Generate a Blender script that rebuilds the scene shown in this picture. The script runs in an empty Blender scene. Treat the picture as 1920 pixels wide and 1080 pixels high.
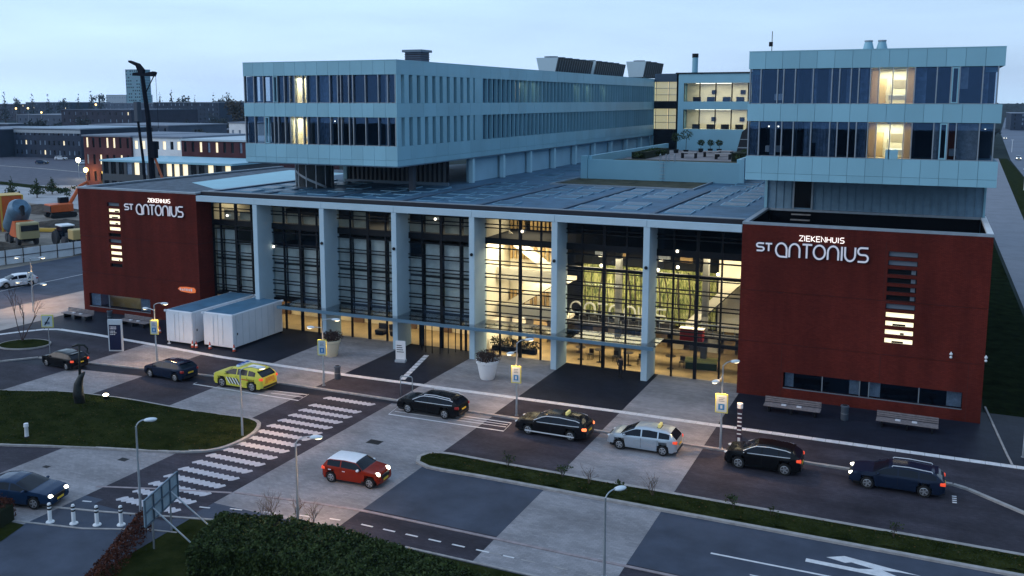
import bpy, math, random
from mathutils import Vector, Matrix
R = math.radians
S = 0.85            # site survey units -> metres
rng = random.Random(7)
scene = bpy.context.scene
C = scene.collection

# ------------------------------------------------------------------ camera
cam = bpy.data.cameras.new('camera'); cam_o = bpy.data.objects.new('camera', cam); C.objects.link(cam_o)
cam.sensor_width = 36.0; cam.lens = 36.0 * 1762 / 1920
cam.shift_x = 30 / 1920; cam.shift_y = -105 / 1920
cam.clip_start = 0.5; cam.clip_end = 20000
cam_o.location = (0, 0, 25 * S)
cam_o.rotation_euler = (R(90 - 7.98), 0, R(24.744))
scene.camera = cam_o

# ------------------------------------------------------------------ sky, light, exposure
world = bpy.data.worlds.new('World'); scene.world = world; world.use_nodes = True
wn = world.node_tree; wn.nodes.clear()
def wnode(t, **kw):
    n = wn.nodes.new(t)
    for k, v in kw.items(): setattr(n, k, v)
    return n
SUN_EL, SUN_AZ = R(9), R(250)
sky = wnode('ShaderNodeTexSky', sky_type='NISHITA', sun_disc=False, sun_elevation=SUN_EL, sun_rotation=SUN_AZ, air_density=1.0, dust_density=2.0, ozone_density=3.0)
tc = wnode('ShaderNodeTexCoord'); sep = wnode('ShaderNodeSeparateXYZ')
wn.links.new(tc.outputs['Generated'], sep.inputs[0])
ramp = wnode('ShaderNodeValToRGB'); wn.links.new(sep.outputs['Z'], ramp.inputs[0])
e = ramp.color_ramp.elements
e[0].position = 0.0; e[0].color = (0.50, 0.69, 0.92, 1)
e[1].position = 1.0; e[1].color = (0.42, 0.60, 0.86, 1)
for pos, col in ((0.02, (0.50, 0.67, 0.91, 1)), (0.10, (0.48, 0.68, 0.92, 1)), (0.25, (0.49, 0.68, 0.93, 1)), (0.5, (0.43, 0.64, 0.93, 1))):
    x = e.new(pos); x.color = col
mp = wnode('ShaderNodeMapping'); mp.inputs['Scale'].default_value = (1.6, 1.6, 11.0)
wn.links.new(tc.outputs['Generated'], mp.inputs[0])
nz = wnode('ShaderNodeTexNoise'); nz.inputs['Scale'].default_value = 1.8; nz.inputs['Detail'].default_value = 5
wn.links.new(mp.outputs[0], nz.inputs[0])
cr = wnode('ShaderNodeMapRange'); cr.inputs['From Min'].default_value = 0.3; cr.inputs['From Max'].default_value = 0.7
cr.inputs['To Min'].default_value = 0.88; cr.inputs['To Max'].default_value = 1.10
wn.links.new(nz.outputs['Fac'], cr.inputs['Value'])
mul = wnode('ShaderNodeMix', data_type='RGBA', blend_type='MULTIPLY'); mul.inputs['Factor'].default_value = 1.0
wn.links.new(ramp.outputs[0], mul.inputs['A']); wn.links.new(cr.outputs[0], mul.inputs['B'])
dx = wnode('ShaderNodeMapRange'); dx.inputs['From Min'].default_value = -1; dx.inputs['From Max'].default_value = 1   # brighter towards the sunset side
dx.inputs['To Min'].default_value = 1.06; dx.inputs['To Max'].default_value = 0.58; wn.links.new(sep.outputs['X'], dx.inputs['Value'])
mul0 = mul; mul = wnode('ShaderNodeMix', data_type='RGBA', blend_type='MULTIPLY'); mul.inputs['Factor'].default_value = 1.0
wn.links.new(mul0.outputs['Result'], mul.inputs['A']); wn.links.new(dx.outputs[0], mul.inputs['B'])
bg1 = wnode('ShaderNodeBackground'); wn.links.new(mul.outputs['Result'], bg1.inputs[0]); bg1.inputs[1].default_value = 1.32
bg2 = wnode('ShaderNodeBackground'); wn.links.new(sky.outputs[0], bg2.inputs[0]); bg2.inputs[1].default_value = 0.012
add = wnode('ShaderNodeAddShader'); wn.links.new(bg1.outputs[0], add.inputs[0]); wn.links.new(bg2.outputs[0], add.inputs[1])
wo = wnode('ShaderNodeOutputWorld'); wn.links.new(add.outputs[0], wo.inputs[0])

sun = bpy.data.lights.new('sun', 'SUN'); sun.energy = 0.75; sun.angle = R(35); sun.color = (1.0, 0.9, 0.82)
sun_o = bpy.data.objects.new('sun', sun); C.objects.link(sun_o)
sd = Vector((-0.75, -0.55, 0.42))      # towards the western afterglow
sun_o.rotation_euler = sd.to_track_quat('Z', 'Y').to_euler(); sun_o.location = (-60, -60, 90)

vs = scene.view_settings
vs.view_transform = 'Standard'; vs.look = 'None'; vs.exposure = 0.0; vs.gamma = 1.0; vs.use_curve_mapping = False
cy = scene.cycles
cy.max_bounces = 7; cy.diffuse_bounces = 3; cy.glossy_bounces = 3; cy.transmission_bounces = 4; cy.transparent_max_bounces = 14
cy.volume_bounces = 2; cy.caustics_reflective = False; cy.caustics_refractive = False; cy.sample_clamp_indirect = 4.0
cy.use_denoising = True

# ------------------------------------------------------------------ materials
MATS = {}
def mat(name, col, rough=0.7, metal=0.0, var=0.0, vscale=1.0, bump=0.0, bscale=20.0, spec=0.3, col2=None, detail=4, coat=0.0, world_co=True):
    if name in MATS: return MATS[name]
    m = bpy.data.materials.new(name); m.use_nodes = True; n = m.node_tree; b = n.nodes['Principled BSDF']
    b.inputs['Roughness'].default_value = rough; b.inputs['Metallic'].default_value = metal
    b.inputs['Specular IOR Level'].default_value = spec; b.inputs['Coat Weight'].default_value = coat
    b.inputs['Coat Roughness'].default_value = 0.08
    c = (*col, 1); b.inputs['Base Color'].default_value = c
    if var or col2 or bump:
        g = n.nodes.new('ShaderNodeNewGeometry') if world_co else n.nodes.new('ShaderNodeTexCoord')
        src = g.outputs['Position'] if world_co else g.outputs['Object']
    if var or col2:
        t = n.nodes.new('ShaderNodeTexNoise'); t.inputs['Scale'].default_value = vscale; t.inputs['Detail'].default_value = detail; t.inputs['Roughness'].default_value = 0.62
        n.links.new(src, t.inputs['Vector'])
        r = n.nodes.new('ShaderNodeValToRGB'); n.links.new(t.outputs['Fac'], r.inputs[0])
        lo = tuple(x * (1 - var) for x in col); hi = col2 or tuple(min(1, x * (1 + var)) for x in col)
        r.color_ramp.elements[0].position = 0.32; r.color_ramp.elements[0].color = (*lo, 1)
        r.color_ramp.elements[1].position = 0.68; r.color_ramp.elements[1].color = (*hi, 1)
        n.links.new(r.outputs[0], b.inputs['Base Color'])
    if bump:
        t2 = n.nodes.new('ShaderNodeTexNoise'); t2.inputs['Scale'].default_value = bscale; t2.inputs['Detail'].default_value = 3
        n.links.new(src, t2.inputs['Vector'])
        bp = n.nodes.new('ShaderNodeBump'); bp.inputs['Strength'].default_value = bump; bp.inputs['Distance'].default_value = 0.05
        n.links.new(t2.outputs['Fac'], bp.inputs['Height']); n.links.new(bp.outputs[0], b.inputs['Normal'])
    MATS[name] = m
    return m
def emit(name, col, strength, base=(0.8, 0.8, 0.8)):
    if name in MATS: return MATS[name]
    m = bpy.data.materials.new(name); m.use_nodes = True; b = m.node_tree.nodes['Principled BSDF']
    b.inputs['Base Color'].default_value = (*base, 1); b.inputs['Emission Color'].default_value = (*col, 1); b.inputs['Emission Strength'].default_value = strength
    MATS[name] = m
    return m
def glass(name, tint=(0.75, 0.8, 0.85), refl=0.06, rough=0.02, gl=(1, 1, 1), wav=0.0):
    """thin architectural glazing: see-through, mirror-like at grazing angles"""
    m = bpy.data.materials.new(name); m.use_nodes = True; n = m.node_tree; n.nodes.clear()
    tr = n.nodes.new('ShaderNodeBsdfTransparent'); tr.inputs[0].default_value = (*tint, 1)
    g = n.nodes.new('ShaderNodeBsdfGlossy'); g.inputs['Roughness'].default_value = rough; g.inputs['Color'].default_value = (*gl, 1)
    lw0 = n.nodes.new('ShaderNodeLayerWeight'); lw = n.nodes.new('ShaderNodeMath'); lw.operation = 'POWER'; lw.inputs[1].default_value = 4.2; n.links.new(lw0.outputs['Facing'], lw.inputs[0])
    ad = n.nodes.new('ShaderNodeMath'); ad.operation = 'MULTIPLY_ADD'; ad.inputs[1].default_value = 0.95; ad.inputs[2].default_value = refl + .035; ad.use_clamp = True
    n.links.new(lw.outputs[0], ad.inputs[0])
    mx = n.nodes.new('ShaderNodeMixShader'); n.links.new(ad.outputs[0], mx.inputs[0]); n.links.new(tr.outputs[0], mx.inputs[1]); n.links.new(g.outputs[0], mx.inputs[2])
    if wav:
        ge = n.nodes.new('ShaderNodeNewGeometry'); t2 = n.nodes.new('ShaderNodeTexNoise'); t2.inputs['Scale'].default_value = 0.5; t2.inputs['Detail'].default_value = 2
        n.links.new(ge.outputs['Position'], t2.inputs['Vector'])
        bp = n.nodes.new('ShaderNodeBump'); bp.inputs['Strength'].default_value = wav; bp.inputs['Distance'].default_value = 0.05
        n.links.new(t2.outputs['Fac'], bp.inputs['Height']); n.links.new(bp.outputs[0], g.inputs['Normal'])
    o = n.nodes.new('ShaderNodeOutputMaterial'); n.links.new(mx.outputs[0], o.inputs[0])
    MATS[name] = m
    return m
def tiles_mat(name, c1, c2, mortar, sx, sy, msize=0.012, rough=0.8, stain=0.25, bump=0.15, axes='XY', stain_scale=0.35):
    """small-unit paving or brick: per-unit tint, thin joints, broad weathering"""
    m = bpy.data.materials.new(name); m.use_nodes = True; n = m.node_tree; b = n.nodes['Principled BSDF']; b.inputs['Roughness'].default_value = rough; b.inputs['Specular IOR Level'].default_value = 0.10
    g = n.nodes.new('ShaderNodeNewGeometry'); src = g.outputs['Position']
    if axes != 'XY':
        s = n.nodes.new('ShaderNodeSeparateXYZ'); cb = n.nodes.new('ShaderNodeCombineXYZ'); n.links.new(src, s.inputs[0])
        ad = n.nodes.new('ShaderNodeMath'); ad.operation = 'ADD'; n.links.new(s.outputs['X'], ad.inputs[0]); n.links.new(s.outputs['Y'], ad.inputs[1])
        n.links.new(ad.outputs[0], cb.inputs[0]); n.links.new(s.outputs['Z'], cb.inputs[1]); vec = cb.outputs[0]
    else: vec = src
    br = n.nodes.new('ShaderNodeTexBrick'); n.links.new(vec, br.inputs['Vector'])
    br.inputs['Color1'].default_value = (*c1, 1); br.inputs['Color2'].default_value = (*c2, 1); br.inputs['Mortar'].default_value = (*mortar, 1)
    br.inputs['Scale'].default_value = 1.0; br.inputs['Brick Width'].default_value = sx; br.inputs['Row Height'].default_value = sy; br.inputs['Mortar Size'].default_value = msize
    t = n.nodes.new('ShaderNodeTexNoise'); t.inputs['Scale'].default_value = stain_scale; t.inputs['Detail'].default_value = 6; t.inputs['Roughness'].default_value = 0.65; n.links.new(src, t.inputs['Vector'])
    mr = n.nodes.new('ShaderNodeMapRange'); mr.inputs['From Min'].default_value = 0.3; mr.inputs['From Max'].default_value = 0.7; mr.inputs['To Min'].default_value = 1 - stain; mr.inputs['To Max'].default_value = 1 + stain
    n.links.new(t.outputs['Fac'], mr.inputs['Value'])
    mx = n.nodes.new('ShaderNodeMix'); mx.data_type = 'RGBA'; mx.blend_type = 'MULTIPLY'; mx.inputs['Factor'].default_value = 1
    n.links.new(br.outputs['Color'], mx.inputs['A']); n.links.new(mr.outputs[0], mx.inputs['B']); n.links.new(mx.outputs['Result'], b.inputs['Base Color'])
    if bump:
        bp = n.nodes.new('ShaderNodeBump'); bp.inputs['Strength'].default_value = bump; bp.inputs['Distance'].default_value = 0.01
        n.links.new(br.outputs['Fac'], bp.inputs['Height']); bp.invert = True; n.links.new(bp.outputs[0], b.inputs['Normal'])
    MATS[name] = m
    return m

# ------------------------------------------------------------------ mesh helpers
class MB:
    """collects shapes for ONE mesh object"""
    def __init__(s): s.v = []; s.f = []; s.mi = []
    def add(s, vs, fs, mi=0):
        k = len(s.v); s.v += [tuple(p) for p in vs]; s.f += [tuple(i + k for i in f) for f in fs]; s.mi += [mi] * len(fs); return s
    def box(s, x0, x1, y0, y1, z0, z1, mi=0):
        return s.add([(x0, y0, z0), (x1, y0, z0), (x1, y1, z0), (x0, y1, z0), (x0, y0, z1), (x1, y0, z1), (x1, y1, z1), (x0, y1, z1)],
                     [(0, 3, 2, 1), (4, 5, 6, 7), (0, 1, 5, 4), (1, 2, 6, 5), (2, 3, 7, 6), (3, 0, 4, 7)], mi)
    def cbox(s, c, d, mi=0):
        return s.box(c[0] - d[0] / 2, c[0] + d[0] / 2, c[1] - d[1] / 2, c[1] + d[1] / 2, c[2] - d[2] / 2, c[2] + d[2] / 2, mi)
    def bbox(s, x0, x1, y0, y1, z0, z1, b, mi=0):
        """box with chamfered vertical and top edges"""
        def ring(i, z): return [(x0 + i, y0 + b, z), (x0 + b, y0 + i, z), (x1 - b, y0 + i, z), (x1 - i, y0 + b, z), (x1 - i, y1 - b, z), (x1 - b, y1 - i, z), (x0 + b, y1 - i, z), (x0 + i, y1 - b, z)]
        vs = ring(0, z0) + ring(0, z1 - b) + ring(b * 0.8, z1)
        fs = [tuple(range(7, -1, -1)), tuple(range(16, 24))]
        for r in (0, 8):
            for i in range(8): j = (i + 1) % 8; fs.append((r + i, r + j, r + 8 + j, r + 8 + i))
        return s.add(vs, fs, mi)
    def quad(s, a, b, c, d, mi=0): return s.add([a, b, c, d], [(0, 1, 2, 3)], mi)
    def poly(s, pts, z, mi=0): return s.add([(p[0], p[1], z) for p in pts], [tuple(range(len(pts)))], mi)
    def prism(s, pts, z0, z1, mi=0):
        n = len(pts); vs = [(p[0], p[1], z0) for p in pts] + [(p[0], p[1], z1) for p in pts]
        return s.add(vs, [tuple(range(n - 1, -1, -1)), tuple(range(n, 2 * n))] + [(i, (i + 1) % n, n + (i + 1) % n, n + i) for i in range(n)], mi)
    def prism_xz(s, pts, y0, y1, mi=0):
        n = len(pts); vs = [(p[0], y0, p[1]) for p in pts] + [(p[0], y1, p[1]) for p in pts]
        return s.add(vs, [tuple(range(n)), tuple(range(2 * n - 1, n - 1, -1))] + [((i + 1) % n, i, n + i, n + (i + 1) % n) for i in range(n)], mi)
    def tube(s, pts, rad, n=8, mi=0, cap=True):
        pts = [Vector(p) for p in pts]; m = len(pts)
        rad = [rad] * m if not isinstance(rad, (list, tuple)) else rad
        vs = []; fs = []; up = None
        for i, p in enumerate(pts):
            d = (pts[min(i + 1, m - 1)] - pts[max(i - 1, 0)]).normalized()
            if up is None: up = Vector((0, 0, 1)) if abs(d.z) < 0.9 else Vector((1, 0, 0))
            a = d.cross(up).normalized(); up = a.cross(d).normalized()
            for k in range(n):
                t = 2 * math.pi * k / n; vs.append(p + (a * math.cos(t) + up * math.sin(t)) * rad[i])
        for i in range(m - 1):
            for k in range(n): j = (k + 1) % n; fs.append((i * n + k, i * n + j, (i + 1) * n + j, (i + 1) * n + k))
        if cap: fs += [tuple(range(n - 1, -1, -1)), tuple(range((m - 1) * n, m * n))]
        return s.add(vs, fs, mi)
    def lathe(s, prof, n=16, c=(0, 0, 0), axis='Z', mi=0, cap=True):
        vs = []; fs = []
        for r, h in prof:
            for k in range(n):
                t = 2 * math.pi * k / n; a, b = r * math.cos(t), r * math.sin(t)
                vs.append({'Z': (c[0] + a, c[1] + b, c[2] + h), 'Y': (c[0] + b, c[1] + h, c[2] + a), 'X': (c[0] + h, c[1] + a, c[2] + b)}[axis])
        m = len(prof)
        for i in range(m - 1):
            for k in range(n): j = (k + 1) % n; fs.append((i * n + k, i * n + j, (i + 1) * n + j, (i + 1) * n + k))
        if cap: fs += [tuple(range(n - 1, -1, -1)), tuple(range((m - 1) * n, m * n))]
        return s.add(vs, fs, mi)
    def ball(s, c, r, n=10, m=6, mi=0):
        r = (r, r, r) if not isinstance(r, tuple) else r
        vs = [(c[0], c[1], c[2] - r[2])]; fs = []
        for i in range(1, m):
            p = math.pi * i / m - math.pi / 2
            for k in range(n):
                t = 2 * math.pi * k / n; vs.append((c[0] + r[0] * math.cos(p) * math.cos(t), c[1] + r[1] * math.cos(p) * math.sin(t), c[2] + r[2] * math.sin(p)))
        vs.append((c[0], c[1], c[2] + r[2])); top = len(vs) - 1
        for k in range(n): j = (k + 1) % n; fs.append((0, 1 + j, 1 + k)); fs.append((top, top - n + k, top - n + j))
        for i in range(m - 2):
            for k in range(n): j = (k + 1) % n; a = 1 + i * n; fs.append((a + k, a + j, a + n + j, a + n + k))
        return s.add(vs, fs, mi)
    def wall(s, u0, u1, z0, z1, y, holes=(), depth=0.3, mi=0, axis='Y', mi2=None):
        """upright wall face (front towards -axis) with rectangular openings and their reveals"""
        us = sorted({u0, u1, *[h[0] for h in holes], *[h[1] for h in holes]}); zs = sorted({z0, z1, *[h[2] for h in holes], *[h[3] for h in holes]})
        P = (lambda u, d, z: (u, y + d, z)) if axis == 'Y' else (lambda u, d, z: (y - d, u, z))
        for a, b in zip(us, us[1:]):
            for c, d in zip(zs, zs[1:]):
                mu, mz = (a + b) / 2, (c + d) / 2
                if any(h[0] < mu < h[1] and h[2] < mz < h[3] for h in holes): continue
                s.quad(P(a, 0, c), P(b, 0, c), P(b, 0, d), P(a, 0, d), mi)
        m2 = mi if mi2 is None else mi2
        for a, b, c, d in holes:
            D = depth
            s.quad(P(a, 0, c), P(a, D, c), P(b, D, c), P(b, 0, c), m2); s.quad(P(a, 0, d), P(b, 0, d), P(b, D, d), P(a, D, d), m2)
            s.quad(P(a, 0, c), P(a, 0, d), P(a, D, d), P(a, D, c), m2); s.quad(P(b, 0, c), P(b, D, c), P(b, D, d), P(b, 0, d), m2)
        return s
    def strip(s, pts, w, z0, z1, closed=False, side=0, mi=0):
        """kerb-like bar following a ground polyline (side 0 centred, 1 to the left of travel)"""
        n = len(pts); L = []; Rr = []
        for i, p in enumerate(pts):
            a = pts[i - 1] if (i or closed) else p; b = pts[(i + 1) % n] if (i < n - 1 or closed) else p
            d = Vector((b[0] - a[0], b[1] - a[1])).normalized(); nn = Vector((-d.y, d.x)); q = Vector((p[0], p[1]))
            l, r = (q + nn * w / 2, q - nn * w / 2) if side == 0 else ((q + nn * w, q) if side > 0 else (q, q - nn * w))
            L.append(l); Rr.append(r)
        for i in range(n if closed else n - 1):
            j = (i + 1) % n; a, b, c, d = Rr[i], Rr[j], L[j], L[i]
            s.add([(a.x, a.y, z0), (b.x, b.y, z0), (c.x, c.y, z0), (d.x, d.y, z0), (a.x, a.y, z1), (b.x, b.y, z1), (c.x, c.y, z1), (d.x, d.y, z1)],
                  [(4, 5, 6, 7), (0, 1, 5, 4), (2, 3, 7, 6)] + ([] if closed else ([(3, 0, 4, 7)] if i == 0 else []) + ([(1, 2, 6, 5)] if i == n - 2 else [])), mi)
        return s
    def build(s, name, m, parent=None, sc=1.0, smooth=False, angle=None, origin=None):
        me = bpy.data.meshes.new(name)
        o0 = origin or (0, 0, 0)
        me.from_pydata([((p[0] - o0[0]) * sc, (p[1] - o0[1]) * sc, (p[2] - o0[2]) * sc) for p in s.v], [], s.f)
        for x in (m if isinstance(m, (list, tuple)) else [m]): me.materials.append(x)
        if any(s.mi): me.polygons.foreach_set('material_index', s.mi)
        if smooth:
            me.polygons.foreach_set('use_smooth', [True] * len(me.polygons))
            if angle: me.set_sharp_from_angle(angle=R(angle))
        me.validate(); me.update()
        o = bpy.data.objects.new(name, me); C.objects.link(o)
        if parent: o.parent = parent
        if origin: o.location = (o0[0] * sc, o0[1] * sc, o0[2] * sc)
        return o
    def world(s, name, m, parent=None, **kw): return s.build(name, m, parent, sc=S, **kw)

def tag(o, label, cat=None, group=None, kind=None):
    if label: o['label'] = label
    if cat: o['category'] = cat
    if group: o['group'] = group
    if kind: o['kind'] = kind
    return o
def thing(name, label, cat, loc=(0, 0, 0), rz=0.0, group=None, kind=None):
    o = bpy.data.objects.new(name, None); C.objects.link(o); o.empty_display_size = 0.3
    o.location = Vector(loc); o.rotation_euler = (0, 0, rz)
    return tag(o, label, cat, group, kind)
def at(x, y, z=0.0): return Vector((x, y, z)) * S
def struct(o): o['kind'] = 'structure'; return o
def inst(src, name, parent, loc=(0, 0, 0), m=None):
    """another piece sharing mesh data"""
    o = bpy.data.objects.new(name, src.data); C.objects.link(o); o.parent = parent; o.location = loc
    if m: o.material_slots[0].link = 'OBJECT'; o.material_slots[0].material = m
    return o
def dup(root, label=None, loc=None, rz=None, parent=None):
    r = root.copy(); C.objects.link(r); r.parent = parent
    if label: r['label'] = label
    if loc is not None: r.location = loc
    if rz is not None: r.rotation_euler = (0, 0, rz)
    for ch in root.children: dup(ch, parent=r)
    return r
def lamp(name, kind, loc, energy, col, parent=None, **kw):
    l = bpy.data.lights.new(name, kind); l.energy = energy; l.color = col
    for k, v in kw.items(): setattr(l, k, v)
    o = bpy.data.objects.new(name, l); C.objects.link(o); o.location = loc
    if parent: o.parent = parent
    return o

# shared materials
M_white = mat('white_render', (0.72, 0.74, 0.76), 0.6, var=0.06, vscale=0.7)
M_clad = mat('cladding_blue_white', (0.235, 0.455, 0.555), 0.45, var=0.05, vscale=0.25, detail=2)
def per_piece(m, amt):
    """small tone difference from one panel to the next"""
    n = m.node_tree; b = n.nodes['Principled BSDF']; l = b.inputs['Base Color'].links
    oi = n.nodes.new('ShaderNodeObjectInfo'); mr = n.nodes.new('ShaderNodeMapRange'); mr.inputs['To Min'].default_value = 1 - amt; mr.inputs['To Max'].default_value = 1 + amt
    n.links.new(oi.outputs['Random'], mr.inputs['Value']); mx = n.nodes.new('ShaderNodeMix'); mx.data_type = 'RGBA'; mx.blend_type = 'MULTIPLY'; mx.inputs['Factor'].default_value = 1
    if l: n.links.new(l[0].from_socket, mx.inputs['A'])
    else: mx.inputs['A'].default_value = b.inputs['Base Color'].default_value
    n.links.new(mr.outputs[0], mx.inputs['B']); n.links.new(mx.outputs['Result'], b.inputs['Base Color'])
per_piece(M_clad, .07)
def streaks(m, scale, lo, hi):
    """weathering drawn out along one direction: rain runs on walls, tyre wear on roads"""
    n = m.node_tree; b = n.nodes['Principled BSDF']; src = b.inputs['Base Color'].links[0].from_socket
    g = n.nodes.new('ShaderNodeNewGeometry'); mp = n.nodes.new('ShaderNodeMapping'); mp.inputs['Scale'].default_value = scale; n.links.new(g.outputs['Position'], mp.inputs[0])
    t = n.nodes.new('ShaderNodeTexNoise'); t.inputs['Scale'].default_value = 1; t.inputs['Detail'].default_value = 7; t.inputs['Roughness'].default_value = .6; n.links.new(mp.outputs[0], t.inputs['Vector'])
    mr = n.nodes.new('ShaderNodeMapRange'); mr.inputs['From Min'].default_value = .32; mr.inputs['From Max'].default_value = .68; mr.inputs['To Min'].default_value = lo; mr.inputs['To Max'].default_value = hi; n.links.new(t.outputs['Fac'], mr.inputs['Value'])
    mx = n.nodes.new('ShaderNodeMix'); mx.data_type = 'RGBA'; mx.blend_type = 'MULTIPLY'; mx.inputs['Factor'].default_value = 1
    n.links.new(src, mx.inputs['A']); n.links.new(mr.outputs[0], mx.inputs['B']); n.links.new(mx.outputs['Result'], b.inputs['Base Color'])
M_clad_side = M_clad
M_fin = mat('fin_pale_concrete', (0.42, 0.555, 0.64), 0.6, var=0.05, vscale=0.5)
M_steel = mat('black_steel', (0.007, 0.008, 0.011), 0.5, spec=.2)
M_dark = mat('dark_interior', (0.012, 0.014, 0.020), 0.9)
M_greymetal = mat('grey_metal', (0.30, 0.34, 0.38), 0.4, 0.6, var=0.1, vscale=3)
M_galv = mat('galvanised_pole', (0.38, 0.42, 0.46), 0.42, 0.7, var=0.08, vscale=4)
M_asph = tiles_mat('dark_block_paving', (0.034, 0.032, 0.043), (0.048, 0.043, 0.056), (0.028, 0.027, 0.034), 0.21, 0.105, 0.006, 0.75, 0.35, 0.1)
M_asphB = mat('blue_black_asphalt', (0.050, 0.062, 0.090), 0.7, spec=.15, var=0.25, vscale=0.5, bump=0.3, bscale=60, detail=8)
M_light = tiles_mat('pale_concrete_paving', (0.225, 0.22, 0.235), (0.285, 0.275, 0.29), (0.185, 0.18, 0.19), 0.30, 0.15, 0.007, 0.8, 0.22, 0.1, stain_scale=0.22)
M_slab = tiles_mat('dark_entrance_slabs', (0.011, 0.014, 0.025), (0.016, 0.019, 0.031), (0.008, 0.010, 0.015), 0.6, 0.3, 0.01, 0.55, 0.3, 0.15)
M_kerb = mat('kerb_concrete', (0.32, 0.305, 0.30), 0.85, spec=.1, var=0.2, vscale=2.5, bump=0.2, bscale=30)
M_paint = mat('white_road_paint', (0.60, 0.60, 0.62), 0.7, spec=.1, var=0.14, vscale=3, detail=8)
M_grass = mat('winter_grass', (0.016, 0.026, 0.007), 0.95, spec=0.0, var=0.45, vscale=0.9, bump=0.9, bscale=9, col2=(0.030, 0.036, 0.012), detail=8)
M_roofgravel = mat('roof_gravel', (0.085, 0.11, 0.14), 0.9, var=0.4, vscale=1.2, bump=0.5, bscale=14)
M_roofmem = mat('roof_membrane', (0.055, 0.125, 0.20), 0.6, spec=.2, var=0.25, vscale=0.6, detail=6)
M_brick = tiles_mat('red_brick', (0.100, 0.0135, 0.0092), (0.140, 0.021, 0.014), (0.058, 0.013, 0.010), 0.22, 0.065, 0.012, 0.85, 0.22, 0.3, axes='XZ', stain_scale=0.18)
streaks(M_brick, (.55, .55, .05), .72, 1.22); streaks(M_light, (.05, .55, .5), .80, 1.12); streaks(M_asph, (.06, .6, .5), .72, 1.25); streaks(M_light, (.5, .5, .5), .88, 1.10)
M_joint = mat('brick_joint_dark', (0.05, 0.014, 0.012), 0.9)  # one even dark colour for the brick joints
M_coping = mat('zinc_coping', (0.28, 0.33, 0.38), 0.5, 0.3, var=0.1, vscale=2)
M_glass = glass('window_glass', (0.66, 0.72, 0.78), 0.02, 0.015, gl=(0.30, 0.54, 0.95), wav=0.025)
M_glass_hall = glass('hall_glass', (0.86, 0.88, 0.88), 0.0, 0.02, gl=(0.4, 0.55, 0.8), wav=0.05)
M_glass_can = glass('canopy_glass', (0.55, 0.62, 0.68), 0.10, 0.05)
M_warm = mat('warm_plaster', (0.72, 0.60, 0.40), 0.8, var=0.08, vscale=1.0)
M_cream = mat('cream_plaster', (0.78, 0.72, 0.58), 0.7)
M_curtain = mat('pale_curtain', (0.50, 0.52, 0.54), 0.9, var=0.2, vscale=4)
M_bluecurt = mat('blue_grey_curtain', (0.20, 0.26, 0.34), 0.9, var=0.3, vscale=3)
M_black = mat('black_rubber', (0.012, 0.012, 0.013), 0.8)
M_leaf = mat('hedge_leaf', (0.011, 0.024, 0.006), 0.7, spec=.15, var=0.5, vscale=3, col2=(0.055, 0.085, 0.024))
M_leafR = mat('copper_leaf', (0.055, 0.020, 0.016), 0.8, spec=.1, var=0.5, vscale=3, col2=(0.13, 0.045, 0.028))
M_bark = mat('bark', (0.050, 0.038, 0.032), 0.9, var=0.3, vscale=8)
M_soil = mat('yard_soil', (0.19, 0.17, 0.145), 0.95, var=0.35, vscale=0.3, bump=0.8, bscale=2, detail=8)
# ------------------------------------------------------------------ ground, roads, pavements
M_terrain = mat('far_terrain', (0.030, 0.038, 0.036), 0.95, spec=0, var=0.5, vscale=0.012, detail=8)
struct(MB().poly([(-5200, -600), (5200, -600), (5200, 7000), (-5200, 7000)], 0.0).build('ground', M_terrain))
KERB = [(-100, 57.5), (-80.1, 59.8), (-78, 62.3), (-72.9, 62.8), (-66, 63.7), (-60, 64.3), (-52, 65.35), (-45, 65.45), (-3, 65.6), (2.6, 65.7), (3.4, 65.3), (6.6, 62.6), (10, 58.5), (12, 56.9)]
def kerb_y(x):
    for (a, b), (c, d) in zip(KERB, KERB[1:]):
        if a <= x <= c: return b + (d - b) * (x - a) / (c - a)
    return KERB[0][1] if x < KERB[0][0] else KERB[-1][1]
def along(x0, x1): return [(x0, kerb_y(x0))] + [p for p in KERB if x0 < p[0] < x1] + [(x1, kerb_y(x1))]
BANDS = [(-100, -72.2, 0), (-72.2, -64.2, 1), (-64.2, -55.9, 0), (-55.9, -47.7, 1), (-47.7, -39.5, 0), (-39.5, -30.5, 1), (-30.5, -21.45, 0), (-21.45, -13.7, 1), (-13.7, 34, 0)]
zR, zP, H_K = 0.010, 0.12, 0.14
road = struct(MB().poly([(-100, 28), (34, 28), (34, 66), (-100, 66)], 0.006).world('road', M_asphB))
for x0, x1, k in BANDS:                                    # banded block paving of the carriageway
    n0 = 43.45 if x0 > -40 else (40.9 if x0 > -48 else 30)
    pts = [(x0, n0), (x1, n0)] + [(p[0], p[1] - 0.02) for p in reversed(along(x0, min(x1, 12)))] if x1 < 12 else [(x0, n0), (x1, n0), (x1, 56.9)] + [(p[0], p[1] - 0.02) for p in reversed(along(x0, 12))]
    b = MB().poly(pts, zR).world('paving_band', M_light if k else M_asph, road)
    if not k and x0 > -40: MB().poly([(x0 + .01, 46.7), (x1 - .01, 46.7), (x1 - .01, 54.0), (x0 + .01, 54.0)], zR + .004).world('asphalt_lane', M_asphB, road)
    elif not k and x0 < -60 and False: pass
pave = struct(MB().poly([(-91, 59), (9.6, 70.6), (9.6, 82), (-91, 82)], 0.02).world('pavement', M_slab))
for x0, x1, k in BANDS:
    x0, x1 = max(x0, -90.9), min(x1, 9.6)
    low = along(x0, x1)
    WL = 70.35
    MB().poly(low + [(x1, WL), (x0, WL)], zP).world('paving_band', M_light if k else M_asph, pave)
    y1 = 82.6
    MB().poly([(x0, WL + 0.004), (x1, WL + 0.004), (x1, y1), (x0, y1)], zP).world('paving_band', M_light if (k and -60 < x0 < -10) else M_slab, pave)
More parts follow.
